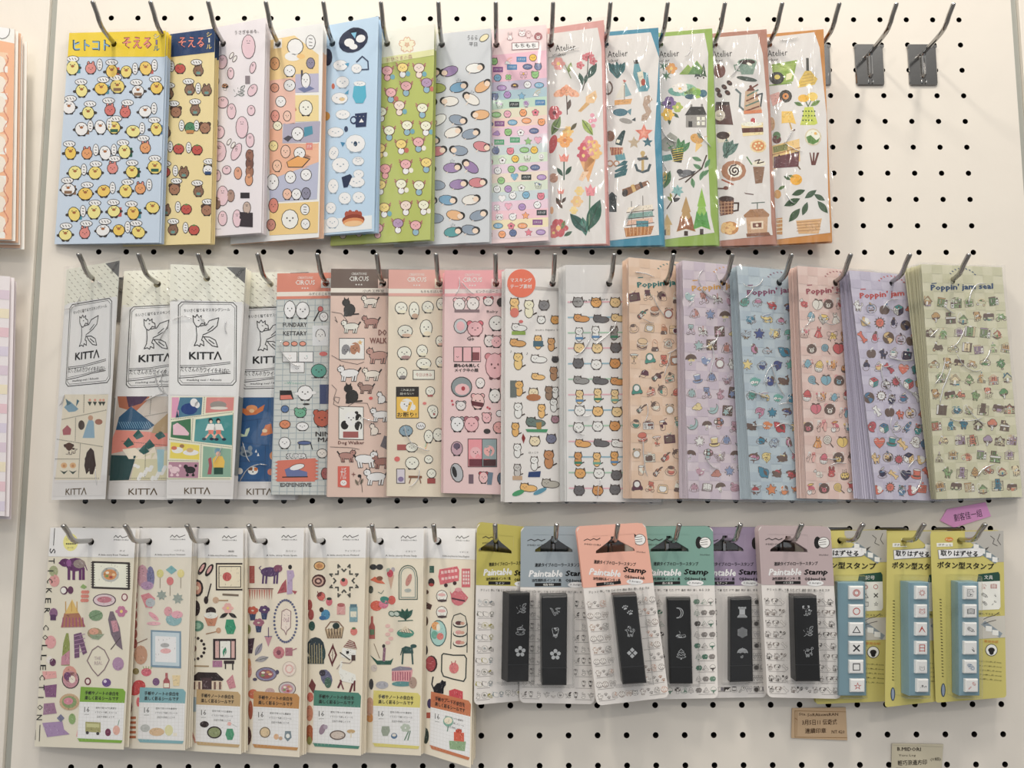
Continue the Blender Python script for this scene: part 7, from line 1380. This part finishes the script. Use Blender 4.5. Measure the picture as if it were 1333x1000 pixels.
    A.P([(60, 545), (290, 600), (292, 640), (60, 590)], '#c9724c', 4)
collection(6, [(519, 688), (619, 689), (613, 1000), (511, 968)], (4, 16, 36, 10), (1.5, 8, 14, 3), '#c97850', 'イギリス', 'the United Kingdom', t7, 'sticker collection sheet with a red double decker bus and black cat, rust label band', 'sticker collection red bus packs', 'sticker collection red bus pack hanging behind its rust labelled front sheet', 6, 77, 0, kbody='#e9dfca')

# ------------------------------------------------------------------ roller stamp packs
def sbox(mb, sh, uvq, o0, o1, bev, mi=0, col='#15171a', top=True):
    """raised box over the quad uvq (TL,TR,BR,BL in uv), bevelled towards the viewer"""
    q = np.array(uvq, float); c = q.mean(0); n_ = 4
    def ring(ins, off):
        ds = (q - c); L = np.stack([ds[:, 0] * sh.w, ds[:, 1] * sh.h], 1); s = 1 - ins / np.maximum(np.abs(L), ins + .5)
        p = c + ds * s; return sh.S(p[:, 0], p[:, 1], off)
    R = [ring(0, o0), ring(0, o1 - bev), ring(bev * .35, o1 - bev * .35), ring(bev, o1)]; V = np.concatenate(R)
    F = [[r * 4 + k, r * 4 + (k + 1) % 4, (r + 1) * 4 + (k + 1) % 4, (r + 1) * 4 + k] for r in range(3) for k in range(4)]
    if top: F.append([12, 13, 14, 15])
    mb.add(V, F, col, mi)
def roller(k, q, dp, hdr, theme, marks, barq, label, group, blabel, n, rear, seed, inks, pats, oz=12.0, shift=(0, 0, 0, 0)):
    sh = probe(q, dp); A = Art(); A.px(); A.part = 'backing_card'
    ol = rounded(sh, 4.5, 5)
    A.P([p for p in ol if p[1] < .5] + [(1, .345), (0, .345)], hdr, 1, uv=True) if False else A.P([(.0, .03), (1, .03), (1, .345), (0, .345)], hdr, 1, uv=True)
    A.P([(.05, .0), (.95, .0), (1, .03), (0, .03)], hdr, 1, uv=True)
    def P(u, v): return sh.px(np.array([u]), np.array([v]))[0]
    def T(t, u0, u1, v, h, col, **kw):
        a, b = P(u0, v), P(u1, v); A.T(t, (a[0] + b[0]) / 2, (a[1] + b[1]) / 2, h, col, w=float(np.linalg.norm(b - a)), rot=math.degrees(math.atan2(a[1] - b[1], b[0] - a[0])), **kw)
    T('MIDORI', .09, .32, .105, 2, KD_); a, b = P(.09, .08), P(.32, .08); A.L([a, a + (b - a) * .2 - [0, 2], a + (b - a) * .4, a + (b - a) * .6 - [0, 2], a + (b - a) * .8, b - [0, 2]], .9, KD_)
    T('連続タイプのローラースタンプ', .19, .79, .218, 5.0, '#1c1a1a', bold=.03); T('Paintable', .12, .56, .268, 8.4, '#fbf7f3', bold=.055, shear=.22, layer=4); T('Stamp', .60, .92, .270, 8.8, '#141211', bold=.07, shear=.22)
    T('油性顔料系インキ / 黒', .15, .54, .306, 4.0, '#1c1a1a', bold=.03); T('Oil-based ink', .60, .89, .306, 3.8, '#1c1a1a', bold=.05)
    a0, a1, a2, a3 = [P(u, v) for u, v in ((.19, .322), (.54, .320), (.54, .338), (.19, .341))]; A.P([a0, a1, a2, a3], '#2c2a2a', 3); T(theme, .30, .44, .331, 3.2, '#efeae6', layer=5)
    p = P(.74, .331); A.E(p[0], p[1], 11, 3.8, '#f3efec', 3, n=16); T('3 designs', .66, .82, .331, 2.8, '#2c2a2a', layer=5)
    p = P(.84, .075); A.E(p[0] - 3, p[1] + 4, 4.5, 8, '#2c2a2a', 3); A.E(p[0] + 5, p[1] + 4, 8, 7.5, '#4a4442', 3); A.E(p[0] + 5, p[1] + 4, 7.2, 6.8, '#efe9e6', 4)
    for i in range(3): A.L([(p[0] - 1, p[1] + 1 + i * 3), (p[0] + 8, p[1] + i * 3)], .6, '#4a4442', 5)
    T('Holder', .82, .95, .165, 2.2, '#3c3836')
    A.part = 'backing_card'
    for i in range(11):
        T('チリッと押して進むだけで連続柄が楽しめるスタンプ'[i * 2:i * 2 + 2], .07 + i * .08, .13 + i * .08, .372, 3.2, '#4a4542')
    r = random.Random(seed)
    for j in range(9):
        v = .44 + j * .064
        for i in range(10):
            u = .06 + i * .098 + r.uniform(-.01, .01)
            if .27 < u < .74 and v < .93: continue
            p = P(u, v); c = r.choice(inks); e = pats[(j * 3 + (i // 2 if j % 2 else i)) % len(pats)]
            A.M(e, p[0], p[1], 8.6, ['#e9e4de', c], K=c if r.random() < .5 else '#8a8480', layer=2)
        a, b = P(.04, v + .024), P(.96, v + .024); A.L([a, a + (b - a) * .24], .5, '#9a9490', 2); A.L([a + (b - a) * .76, b], .5, '#9a9490', 2)
    root, sh, ce, org = hang('roller_stamp_pack', label, 'stamp pack', 2, k, q, dp, A, '#e6e1dc', '#cfc9c3', seed=seed, outline=4.5, hole=TRI, sleeve=None, base_part='backing_card', hole_col=hdr)
    uvb = sh.uv(np.array(barq, float), oz); m = MB(); sbox(m, sh, uvb, .5, oz, 1.6); M2 = Art(); M2.px()
    for i, e in enumerate(marks):
        t = .17 + i * .24; c = (np.array(barq[0]) + barq[1]) / 2 * (1 - t) + (np.array(barq[3]) + barq[2]) / 2 * t
        V, F, lo, hi = text_faces(e, 0.0, 1); s_ = 14 / max(hi[0] - lo[0], hi[1] - lo[1]); pp = (V - (lo + hi) / 2) * s_ + c + [1, 0]
        uvp = sh.uv(pp, oz + .12); m.add(sh.S(uvp[:, 0], uvp[:, 1], oz + .12), F, '#b4b8bb', 1)
    m.build('stamp_body', [BLACKP, PRINT], root, org)
    # end caps
    m = MB(); c = uvb.mean(0); w_ = (uvb[1, 0] - uvb[0, 0]); 
    lo_, hi_ = .93, .985
    e0 = [uvb[0] + (uvb[3] - uvb[0]) * .80, uvb[1] + (uvb[2] - uvb[1]) * .80, uvb[1] + (uvb[2] - uvb[1]) * .805, uvb[0] + (uvb[3] - uvb[0]) * .805]
    sbox(m, sh, e0, oz - 1, oz + .25, .1, 0); m.build('cap_seam', [plain_seam], root, org)
    grow = np.array([[-.10, -.012], [.10, -.012], [.10, .016], [-.10, .016]]); g = MB(); sbox(g, sh, uvb + grow, .3, oz + 1.6, 3.0, 0)
    rim = MB(); 
    uo = uvb + grow * 1.9; V = np.concatenate([sh.S(uo[:, 0], uo[:, 1], .35), sh.S((uvb + grow)[:, 0], (uvb + grow)[:, 1], .35)]); g.add(V, [[i, (i + 1) % 4, 4 + (i + 1) % 4, 4 + i] for i in range(4)])
    g.build('blister', [BLISTER], root, org)
    if n: behind('roller_stamp_pack', blabel, 'stamp pack', group, sh, n, rear, 2, k, [(0, .345, hdr), (.345, 1, '#e6e1dc')], '#cfc9c3', hole=TRI, outline=4.5, rim=0, seed=seed, jit=.5, shift=shift)
plain_seam = plain('grey_seam', '#2b2e33', .4)
SG = '#5c5652'
roller(7, [(621, 681), (704, 688), (694, 911), (617, 918)], (36, 5, 5, 34), '#c3b85c', 'ライン', '🌿☕✿', [(664, 773), (691, 772), (689, 888), (662, 889)], 'mustard yellow roller stamp pack turned aside, first of the roller stamps', 'mustard roller stamp packs behind the front one', 'mustard yellow roller stamp pack hanging behind the turned front one', 2, (17, 2.5, 2.5, 9), 81, ['#a8a04c', '#8c9aa0', '#6c6c60'], '🍃🌼🍇🍋🌻🍀', oz=13, shift=(-1, 0, 3, 2))
roller(8, [(678, 686), (776, 686), (774, 917), (676, 915)], (19, 13, 10, 14), '#9aa6ae', '植物', '🌾🌹✿', [(705, 776), (739, 775), (738, 893), (706, 893)], 'blue grey roller stamp pack with a black stamp marked by plants', 'blue grey roller stamp packs behind the front one', 'blue grey roller stamp pack hanging behind the plant marked one', 2, (10, 6, 4, 6), 82, [SG, '#7c7672'], '🌿🌹🍃🌾🌷🌼')
roller(9, [(750, 686), (840, 681), (871, 908), (777, 919)], (29, 29, 24, 24), '#ecb09c', 'ネコと毛糸', '🐾🐈❖', [(798, 775), (829, 774), (842, 890), (811, 892)], 'salmon pink roller stamp pack tilted over its neighbours', 'salmon pink roller stamp packs behind the front one', 'salmon pink roller stamp pack hanging behind the tilted front one', 2, (22, 22, 18, 18), 83, ['#a87c5c', '#c98c6c', SG, '#8c7a70'], '🐈🐾🧶🍪🎀🐱')
roller(10, [(831, 686), (928, 686), (935, 909), (838, 911)], (10, 17, 15, 9), '#7aa296', '森の風景', '☽🏔🌲', [(868, 779), (899, 779), (902, 891), (872, 891)], 'sage green roller stamp pack with forest marks, under the tilted pink one', 'sage green roller stamp packs behind the front one', 'sage green roller stamp pack hanging behind the forest marked one', 2, (5, 8, 7, 4), 84, ['#4f7c66', SG, '#6c8c78'], '🌲🦔🏔🌳🍄🏕', oz=9)
roller(11, [(903, 687), (1002, 687), (998, 908), (905, 909)], (7, 7, 6, 6), '#9a8aa4', 'モチーフ', '♜❄☂', [(951, 779), (979, 778), (981, 888), (951, 889)], 'dusky purple roller stamp pack between the green and mauve packs', 'dusky purple roller stamp packs behind the front one', 'dusky purple roller stamp pack hanging behind the front purple one', 1, (3, 3, 3, 3), 85, [SG, '#4c4644', '#8a848c'], '🔑🎀⏰📖✉🎩', oz=9)
roller(12, [(987, 685), (1081, 686), (1095, 910), (999, 908)], (24, 20, 14, 17), '#bdaaab', 'イヌと散歩', '🐕🌿🐩', [(1034, 776), (1064, 776), (1069, 888), (1037, 888)], 'pale mauve roller stamp pack with dog marks, rightmost of the roller stamps', 'pale mauve roller stamp packs behind the front one', 'pale mauve roller stamp pack hanging behind the dog marked one', 2, (14, 12, 8, 9), 86, [SG, '#8a7f78'], '🐕🐶🦴🏠🎾🐾')

# ------------------------------------------------------------------ button stamp packs
def button_pack(k, q, dp, cx, cw, ys, marks, theme, label, group, blabel, n, rear, seed, blx, shift=(0, 0, 0, 0), oz=13.0):
    sh = probe(q, dp); A = Art(); A.px(); A.part = 'backing_card'; Y_ = '#cbc06c'
    def P(u, v): return sh.px(np.array([u]), np.array([v]))[0]
    def T(t, u0, u1, v, h, col, **kw):
        a, b = P(u0, v), P(u1, v); A.T(t, (a[0] + b[0]) / 2, (a[1] + b[1]) / 2, h, col, w=float(np.linalg.norm(b - a)), rot=math.degrees(math.atan2(a[1] - b[1], b[0] - a[0])), **kw)
    A.P([(.47, 0), (1, 0), (1, .19), (.9, .19), (.47, .04)], '#b4b1aa', 1, uv=True)
    A.P([(.55, .10), (.62, .07), (.93, .17), (.88, .20)], '#7c8a90', 2, uv=True)
    for i in range(4): a = P(.62 + i * .085, .09 + i * .027); A.R(a[0] - 3.4, a[1] - 3, a[0] + 3.4, a[1] + 3.4, '#e6e6e2', 3, 1)
    a = P(.82, .03); A.L([a, a + [5, 4], a + [3, 10], a + [9, 13]], .8, '#5c5854', 3); a = P(.95, .02); A.L([a, a + [-3, 8], a + [1, 14]], .8, '#5c5854', 3)
    a = P(.25, .045); A.E(a[0], a[1], 5.5, 3, '#d9843c', 3); T('Push', .21, .29, .046, 2.2, '#f3ead0', layer=5)
    A.P([(.08, .065), (.30, .065), (.30, .088), (.08, .088)], '#f0ede0', 2, uv=True); T('ポチッと', .10, .28, .077, 3, '#3c3834', layer=5)
    A.P([(.09, .105), (.68, .098), (.72, .11), (.72, .145), (.68, .155), (.1, .162)], '#8a8880', 2, uv=True); A.P([(.10, .108), (.67, .101), (.71, .112), (.71, .143), (.67, .151), (.11, .158)], '#f1f0ea', 3, uv=True)
    A.P([(.70, .115), (.80, .095), (.73, .132)], '#5c5854', 2, uv=True)
    T('取りはずせる', .13, .64, .131, 7.4, '#1c1a18', bold=.045, layer=5); T('ボタン型スタンプ', .08, .86, .205, 8.2, '#1c1a18', bold=.04)
    A.P([(.64, .26), (.92, .25), (.94, .265), (.94, .305), (.62, .305)], '#2f5c4c', 2, uv=True); T(theme, .72, .84, .28, 5.4, '#e9eee6', layer=4)
    A.P([(.62, .305), (.94, .305), (.94, .46), (.92, .475), (.62, .475)], '#eceae2', 2, uv=True)
    for i, m_ in enumerate(marks):
        a = P(.72 + .13 * (i % 2), .335 + .05 * (i // 2)); A.T(m_, a[0], a[1], 6, '#b0443c' if i in (0, 1) else '#3c3a38', layer=4)
    T('連続してスタンプ!', .60, .93, .50, 3, '#3c3834'); A.P([(.60, .515), (1, .515), (1, .645), (.60, .645)], '#c9c5ba', 2, uv=True)
    A.P([(.66, .56), (.72, .54), (.96, .62), (.92, .645)], '#8c98a0', 3, uv=True)
    for i in range(2): a = P(.77 + i * .09, .585 + i * .026); A.R(a[0] - 4, a[1] - 3.4, a[0] + 4, a[1] + 3.4, '#eceae4', 4, 1)
    a = P(.70, .53); A.L([a, a + [6, -3], a + [14, -5], a + [20, -9]], .8, '#5c5854', 4); A.L([a + [0, 6], a + [8, 3], a + [16, 1]], .8, '#5c5854', 4)
    T('専用台紙', .70, .90, .665, 3.6, '#c9742c'); a = P(.80, .715); A.E(a[0], a[1], 8, 8, '#4c4844', 3, n=18); A.E(a[0], a[1], 7.2, 7.2, '#eceae2', 4, n=18); A.E(a[0], a[1], 4.4, 3.4, '#33302e', 5); A.E(a[0], a[1] + 3, 3, 3.4, '#33302e', 5)
    for i in range(5): T('スタンプの押し方 sheep'[i:i + 14], .62, .94, .785 + i * .026, 2.4, '#4a4a34')
    for i in range(26): a = P(.11, .40 + i * .018); A.L([a - [.9, 0], a + [.9, .4]], 1.1, '#6a6434', 2)
    a = P(.11, .93); A.E(a[0], a[1], 3, 9, '#33506c', 3); A.E(a[0], a[1], 1.8, 7.6, '#8c9ab0', 4)
    root, sh, ce, org = hang('button_stamp_pack', label, 'stamp pack', 2, k, q, dp, A, Y_, '#b9b38c', seed=seed, outline=2.5, sleeve=None, base_part='backing_card', hole_col=Y_)
    # teal tray with six white buttons
    x0, x1 = blx[0] + 4.5, cx + cw / 2 + 2; y0, y1 = ys[0] - 14, ys[-1] + 13
    tray = sh.uv(np.array([(x0, y0), (x1, y0), (x1 + 1.5, y1), (x0 + 1.5, y1)], float), oz - 3); m = MB(); tray[0, 0] -= .03; tray[3, 0] -= .03; sbox(m, sh, tray, .5, oz - 3, .8); m.build('stamp_tray', [TEALP], root, org)
    for i, y in enumerate(ys):
        dx = 0 if i < 5 else 1.5
        b = sh.uv(np.array([(cx - cw / 2 + dx, y - 8.6), (cx + cw / 2 + dx, y - 8.6), (cx + cw / 2 + dx, y + 8.6), (cx - cw / 2 + dx, y + 8.6)]), oz)
        m = MB(); sbox(m, sh, b, oz - 4, oz, .9, 0); V, F, lo, hi = text_faces(marks[i], 0.0, 1); s_ = min(9.5 / max(hi[1] - lo[1], 1e-6), cw * .58 / max(hi[0] - lo[0], 1e-6))
        pp = (V - (lo + hi) / 2) * s_ + [cx + dx, y]; uvp = sh.uv(pp, oz + .1); red = (theme == '記号' and i in (0, 1, 5)) or theme == '顔' and i < 4 or (theme == '文具' and i == 5)
        m.add(sh.S(uvp[:, 0], uvp[:, 1], oz + .1), F, '#c2473c' if red else ('#2c6c9c' if theme == '文具' and i == 4 else '#33343a'), 1)
        m.build('stamp_button', [WHITEP, PRINT], root, org)
    b = sh.uv(np.array([(blx[0], y0 - 7), (blx[1], y0 - 7), (blx[1] + 1, y1 + 5), (blx[0] + 1, y1 + 5)], float), oz + 2); g = MB(); sbox(g, sh, b, .3, oz + 2.4, 3.2, 0); g.build('blister', [BLISTER], root, org)
    if n: behind('button_stamp_pack', blabel, 'stamp pack', group, sh, n, rear, 2, k, [(0, 1, Y_)], '#b9b38c', outline=2.5, rim=0, seed=seed, jit=.4, shift=shift)
YS = [772, 796, 819.5, 844, 868.5, 893]
button_pack(13, [(1051, 692), (1154, 690), (1157, 913), (1062, 917)], (8, 13, 13, 9), 1115, 19, YS, '◎○△×□☆', '記号', 'yellow button stamp pack whose white keys show circle, triangle, cross, square and star', 'first yellow button stamp packs', 'yellow button stamp pack hanging behind the one with circle and star keys', 1, (3, 6, 7, 5), 91, (1089, 1130), oz=11)
button_pack(14, [(1155, 693), (1239, 691), (1240, 911), (1152, 921)], (25, 8, 11, 28), 1200.5, 14.5, YS, '☀🐱人日👨👪', '顔', 'yellow button stamp pack turned aside, its keys partly red, middle of the three', 'middle yellow button stamp packs', 'yellow button stamp pack hanging behind the turned one with red keys', 1, (12, 3, 5, 12), 92, (1181, 1213))
button_pack(15, [(1211, 693), (1306, 691), (1310, 908), (1218, 915)], (20, 14, 14, 18), 1264, 16.5, YS, '📝📖✎✒📎📌', '文具', 'yellow button stamp pack with stationery keys, at the right end of the bottom row', 'right end yellow button stamp packs', 'yellow button stamp pack hanging behind the stationery one at the right end', 2, (8, 6, 6, 7), 93, (1246, 1281))

# ------------------------------------------------------------------ notes on the board
def note(name, label, cat, pts, mat_col, draw, dep=1.2, edge='#8a6c48', th=.35):
    sh = probe(pts, (dep,) * 4); A = Art(); A.part = name; draw(A, sh); ce = Cells(sh, 6, 4); m = MB(); mbs = {name: m}
    ol = RECT if len(pts) == 4 else None
    ce.fill(m, RECT, 0, mat_col); ce.fill(m, RECT, -th, edge); ce.side(m, RECT, 0, -th, edge); print_art(A, sh, ce, mbs)
    org = sh.S(np.array([.5]), np.array([.5]))[0]; tag(m.build(name, [PRINT], None, org), label, cat)
def n1(A, sh):
    A.crop(800, 790); I_ = '#5c4028'
    A.frame(1118, 645, 1500, 808, 3, '#9a7448', 2, 6); A.T('Sta.', 1165, 665, 16, I_, w=46); A.T('SoRAkewaRAN', 1290, 668, 18, I_, w=190, bold=.01, rot=-1)
    A.T('3月5日11 伝奇式', 1270, 715, 34, I_, w=215, bold=.01, rot=-1); A.T('連續印章', 1245, 768, 32, I_, w=130, bold=.01, rot=-1); A.T('NT.420', 1385, 775, 20, I_, w=80)
    A.L([(1130, 650), (1128, 800)], 2, '#9a7448', 2); A.L([(1118, 690), (1132, 700)], 4, '#9a7448', 2)
note('kraft_price_card', 'brown kraft paper price card with handwriting, below the mauve roller stamp pack', 'price card', [(1031, 922), (1101, 921), (1103, 964), (1030, 961)], '#c8a985', n1)
def n2(A, sh):
    A.crop(1053, 790); I_ = '#3a3026'
    A.T('B.MIDORI', 620, 882, 22, I_, w=145, bold=.02, rot=1); A.T('Yuru Log', 608, 922, 16, I_, w=105); A.T('輕巧滾邊方印', 640, 965, 32, I_, w=180, bold=.01, rot=-2); A.T('(1組)', 785, 945, 24, I_, w=64, rot=-3); A.L([(540, 1000), (800, 1005)], 3, I_); A.L([(520, 858), (825, 868)], 2, '#a8a08c', 2)
note('kraft_price_card', 'greyish paper price card with handwriting at the bottom edge of the picture', 'price card', [(1161, 968), (1228, 969), (1225, 1013), (1160, 1012)], '#c6bda4', n2, edge='#6c6454')
def n3():
    q = [(1224, 678), (1233, 663), (1283, 654), (1290, 672), (1242, 687)]
    name = 'pink_arrow_note'; c = [at(x, y, -1.0) for x, y in q]; m = MB(); V = np.array(c); B = V + [0, .35, 0]
    m.add(np.concatenate([V, B]), [[0, 1, 2, 3, 4], [9, 8, 7, 6, 5]] + [[i, (i + 1) % 5, 5 + (i + 1) % 5, 5 + i] for i in range(5)], '#f3a2dc')
    Vt, F, lo, hi = text_faces('劃客佳一組', 0.03, 1); s_ = 37 / (hi[0] - lo[0]); p = (Vt - (lo + hi) / 2) * [s_, 10 / (hi[1] - lo[1])]; r = math.radians(11); p = p @ np.array([[math.cos(r), -math.sin(r)], [math.sin(r), math.cos(r)]]) + [1260, 671]
    m.add(np.array([at(x, y, -1.08) for x, y in p]), F, '#33283c'); org = V.mean(0); tag(m.build(name, [PRINT], None, org), 'bright pink paper arrow with black handwriting, stuck above the yellow button stamps', 'paper note')
n3()

# ------------------------------------------------------------------ packs on the neighbouring board, cut by the left edge
def left_pack(row, name, q, dep, base, edge, draw, label, n, blabel, group, seed, hdr=.1):
    k = (float(at((q[0][0] + q[1][0]) / 2, q[0][1], -dep)[0]) / 25 + 15.5) / 2
    sh = Sheet(q, (dep,) * 4, hook=k, row=row); A = Art(); draw(A, sh); ce = Cells(sh, 10, 24, round_hole()); m = MB(); org = sh.S(np.array([.5]), np.array([.05]))[0]
    make_hook(row, k, 'chrome peg hook holding the %s pack at the left edge' % ('orange', 'pale lilac')[row])
    root = thing(name, label, 'sticker pack', W3(org)); mbs = {'sticker_sheet': m}
    ce.fill(m, RECT, 0, base, 0, base); ce.fill(m, RECT, -.5, edge, 0, edge); ce.side(m, RECT, 0, -.5, edge); print_art(A, sh, ce, mbs)
    for p_, mm in mbs.items():
        if mm.n: mm.build(p_, [PRINT], root, org)
    s = MB(); w = crinkle(seed, .5, 3, 4); P = [(-.02, -.01), (1.03, -.01), (1.03, 1.01), (-.02, 1.01)]; ce.us[0] = -.02; ce.us[-1] = 1.03; ce.vs[0] = -.01; ce.vs[-1] = 1.01
    ce.fill(s, P, 1.0, '#ffffff', 0, None, lambda u, v: np.maximum(w(u, v), -.35)); o = s.build('clear_sleeve', [SLEEVE], root, org, smooth=True); weld(o)
    r = random.Random(seed)
    for i in range(1, n + 1):
        c = sh.c.copy(); c[:, 1] += i * 2.2; c[:, 0] += r.uniform(0, 2.4) + i * .5; c[:, 2] += r.uniform(-1, 1) - i * 1.2; s2 = Sheet(pts=c, hook=k, row=row); c2 = Cells(s2, 4, 8, round_hole(3.3, 10)); m2 = MB()
        c2.fill(m2, RECT, 0, base if i % 2 else edge, 0, edge); c2.side(m2, RECT, 0, -.4, edge); og = s2.S(np.array([.5]), np.array([.05]))[0]; tag(m2.build(name, [PRINT], None, og), blabel, 'sticker pack', group)
def lp1(A, sh):
    A.px(); A.P([(0, .04), (1, .07), (1, 1), (0, 1)], '#f0b48c', 1, uv=True)
    for j in range(14):
        for i in range(3): A.P([(.5 + i * .17, .12 + j * .065), (.59 + i * .17, .12 + j * .065), (.59 + i * .17, .15 + j * .065), (.5 + i * .17, .15 + j * .065)], '#f3e9e2' if (i + j) % 2 else '#f6c9a8', 2, uv=True)
    A.crop(0, 0); A.E(15, 190, 48, 52, '#5c5450', 3); A.E(15, 190, 45, 49, '#fbf8f2', 4); A.crop(0, 0, 90 * 1333 / 273.0 * .205)
    A.px()
    for j in range(9):
        for s_ in range(6): A.L([(9 + 3 * math.sin(s_ * math.pi / 3 + .2) - 1, 72 + j * 26 + s_ * 4.3), (9 + 3 * math.sin((s_ + 1) * math.pi / 3 + .2) - 1, 72 + j * 26 + (s_ + 1) * 4.3)], 1.2, '#dc8c78', 4)
    for j in range(9): A.E(0, 84 + j * 26, 8, 11, '#f6e0d2', 3)
left_pack(0, 'sticker_pack', [(-96, 22), (19, 38), (15, 312), (-104, 310)], 26, '#f3ece4', '#d9b094', lp1, 'orange scalloped sticker pack cut off by the top left edge of the photo', 5, 'orange sticker pack hanging behind the front one at the top left edge', 'orange sticker packs at the left edge', 5)
def lp2(A, sh):
    A.px()
    for j in range(12): A.P([(0, .06 + j * .08), (1, .06 + j * .08), (1, .10 + j * .08), (0, .10 + j * .08)], ['#dccbd8', '#ece0c4', '#e6c4cc', '#d9d0e0'][j % 4], 1, uv=True)
left_pack(1, 'sticker_pack', [(-104, 352), (13, 360), (6, 672), (-112, 668)], 24, '#e9e2e4', '#cfc4c8', lp2, 'pale lilac sticker pack cut off by the left edge below the orange one', 3, 'pale lilac sticker pack hanging behind the front one at the left edge', 'pale lilac sticker packs at the left edge', 6)

# ================================================================== hooks
ORD = ['first', 'second', 'third', 'fourth', 'fifth', 'sixth', 'seventh', 'eighth', 'ninth', 'tenth', 'eleventh', 'twelfth', 'thirteenth', 'fourteenth', 'fifteenth', 'sixteenth']
RN_ = ['top', 'middle', 'bottom']
BARE = {13: 'bare chrome peg hook half hidden behind the orange card pack', 14: 'bare chrome peg hook with whole back plate showing, middle of the three empty ones', 15: 'bare chrome peg hook farthest right on the top row, carrying nothing'}
for row in range(3):
    for k in range(16):
        if row == 0 and k in BARE: make_hook(row, k, BARE[k])
        else: make_hook(row, k, 'bent chrome peg hook holding the %s stack from the left in the %s row' % (ORD[k], RN_[row]))
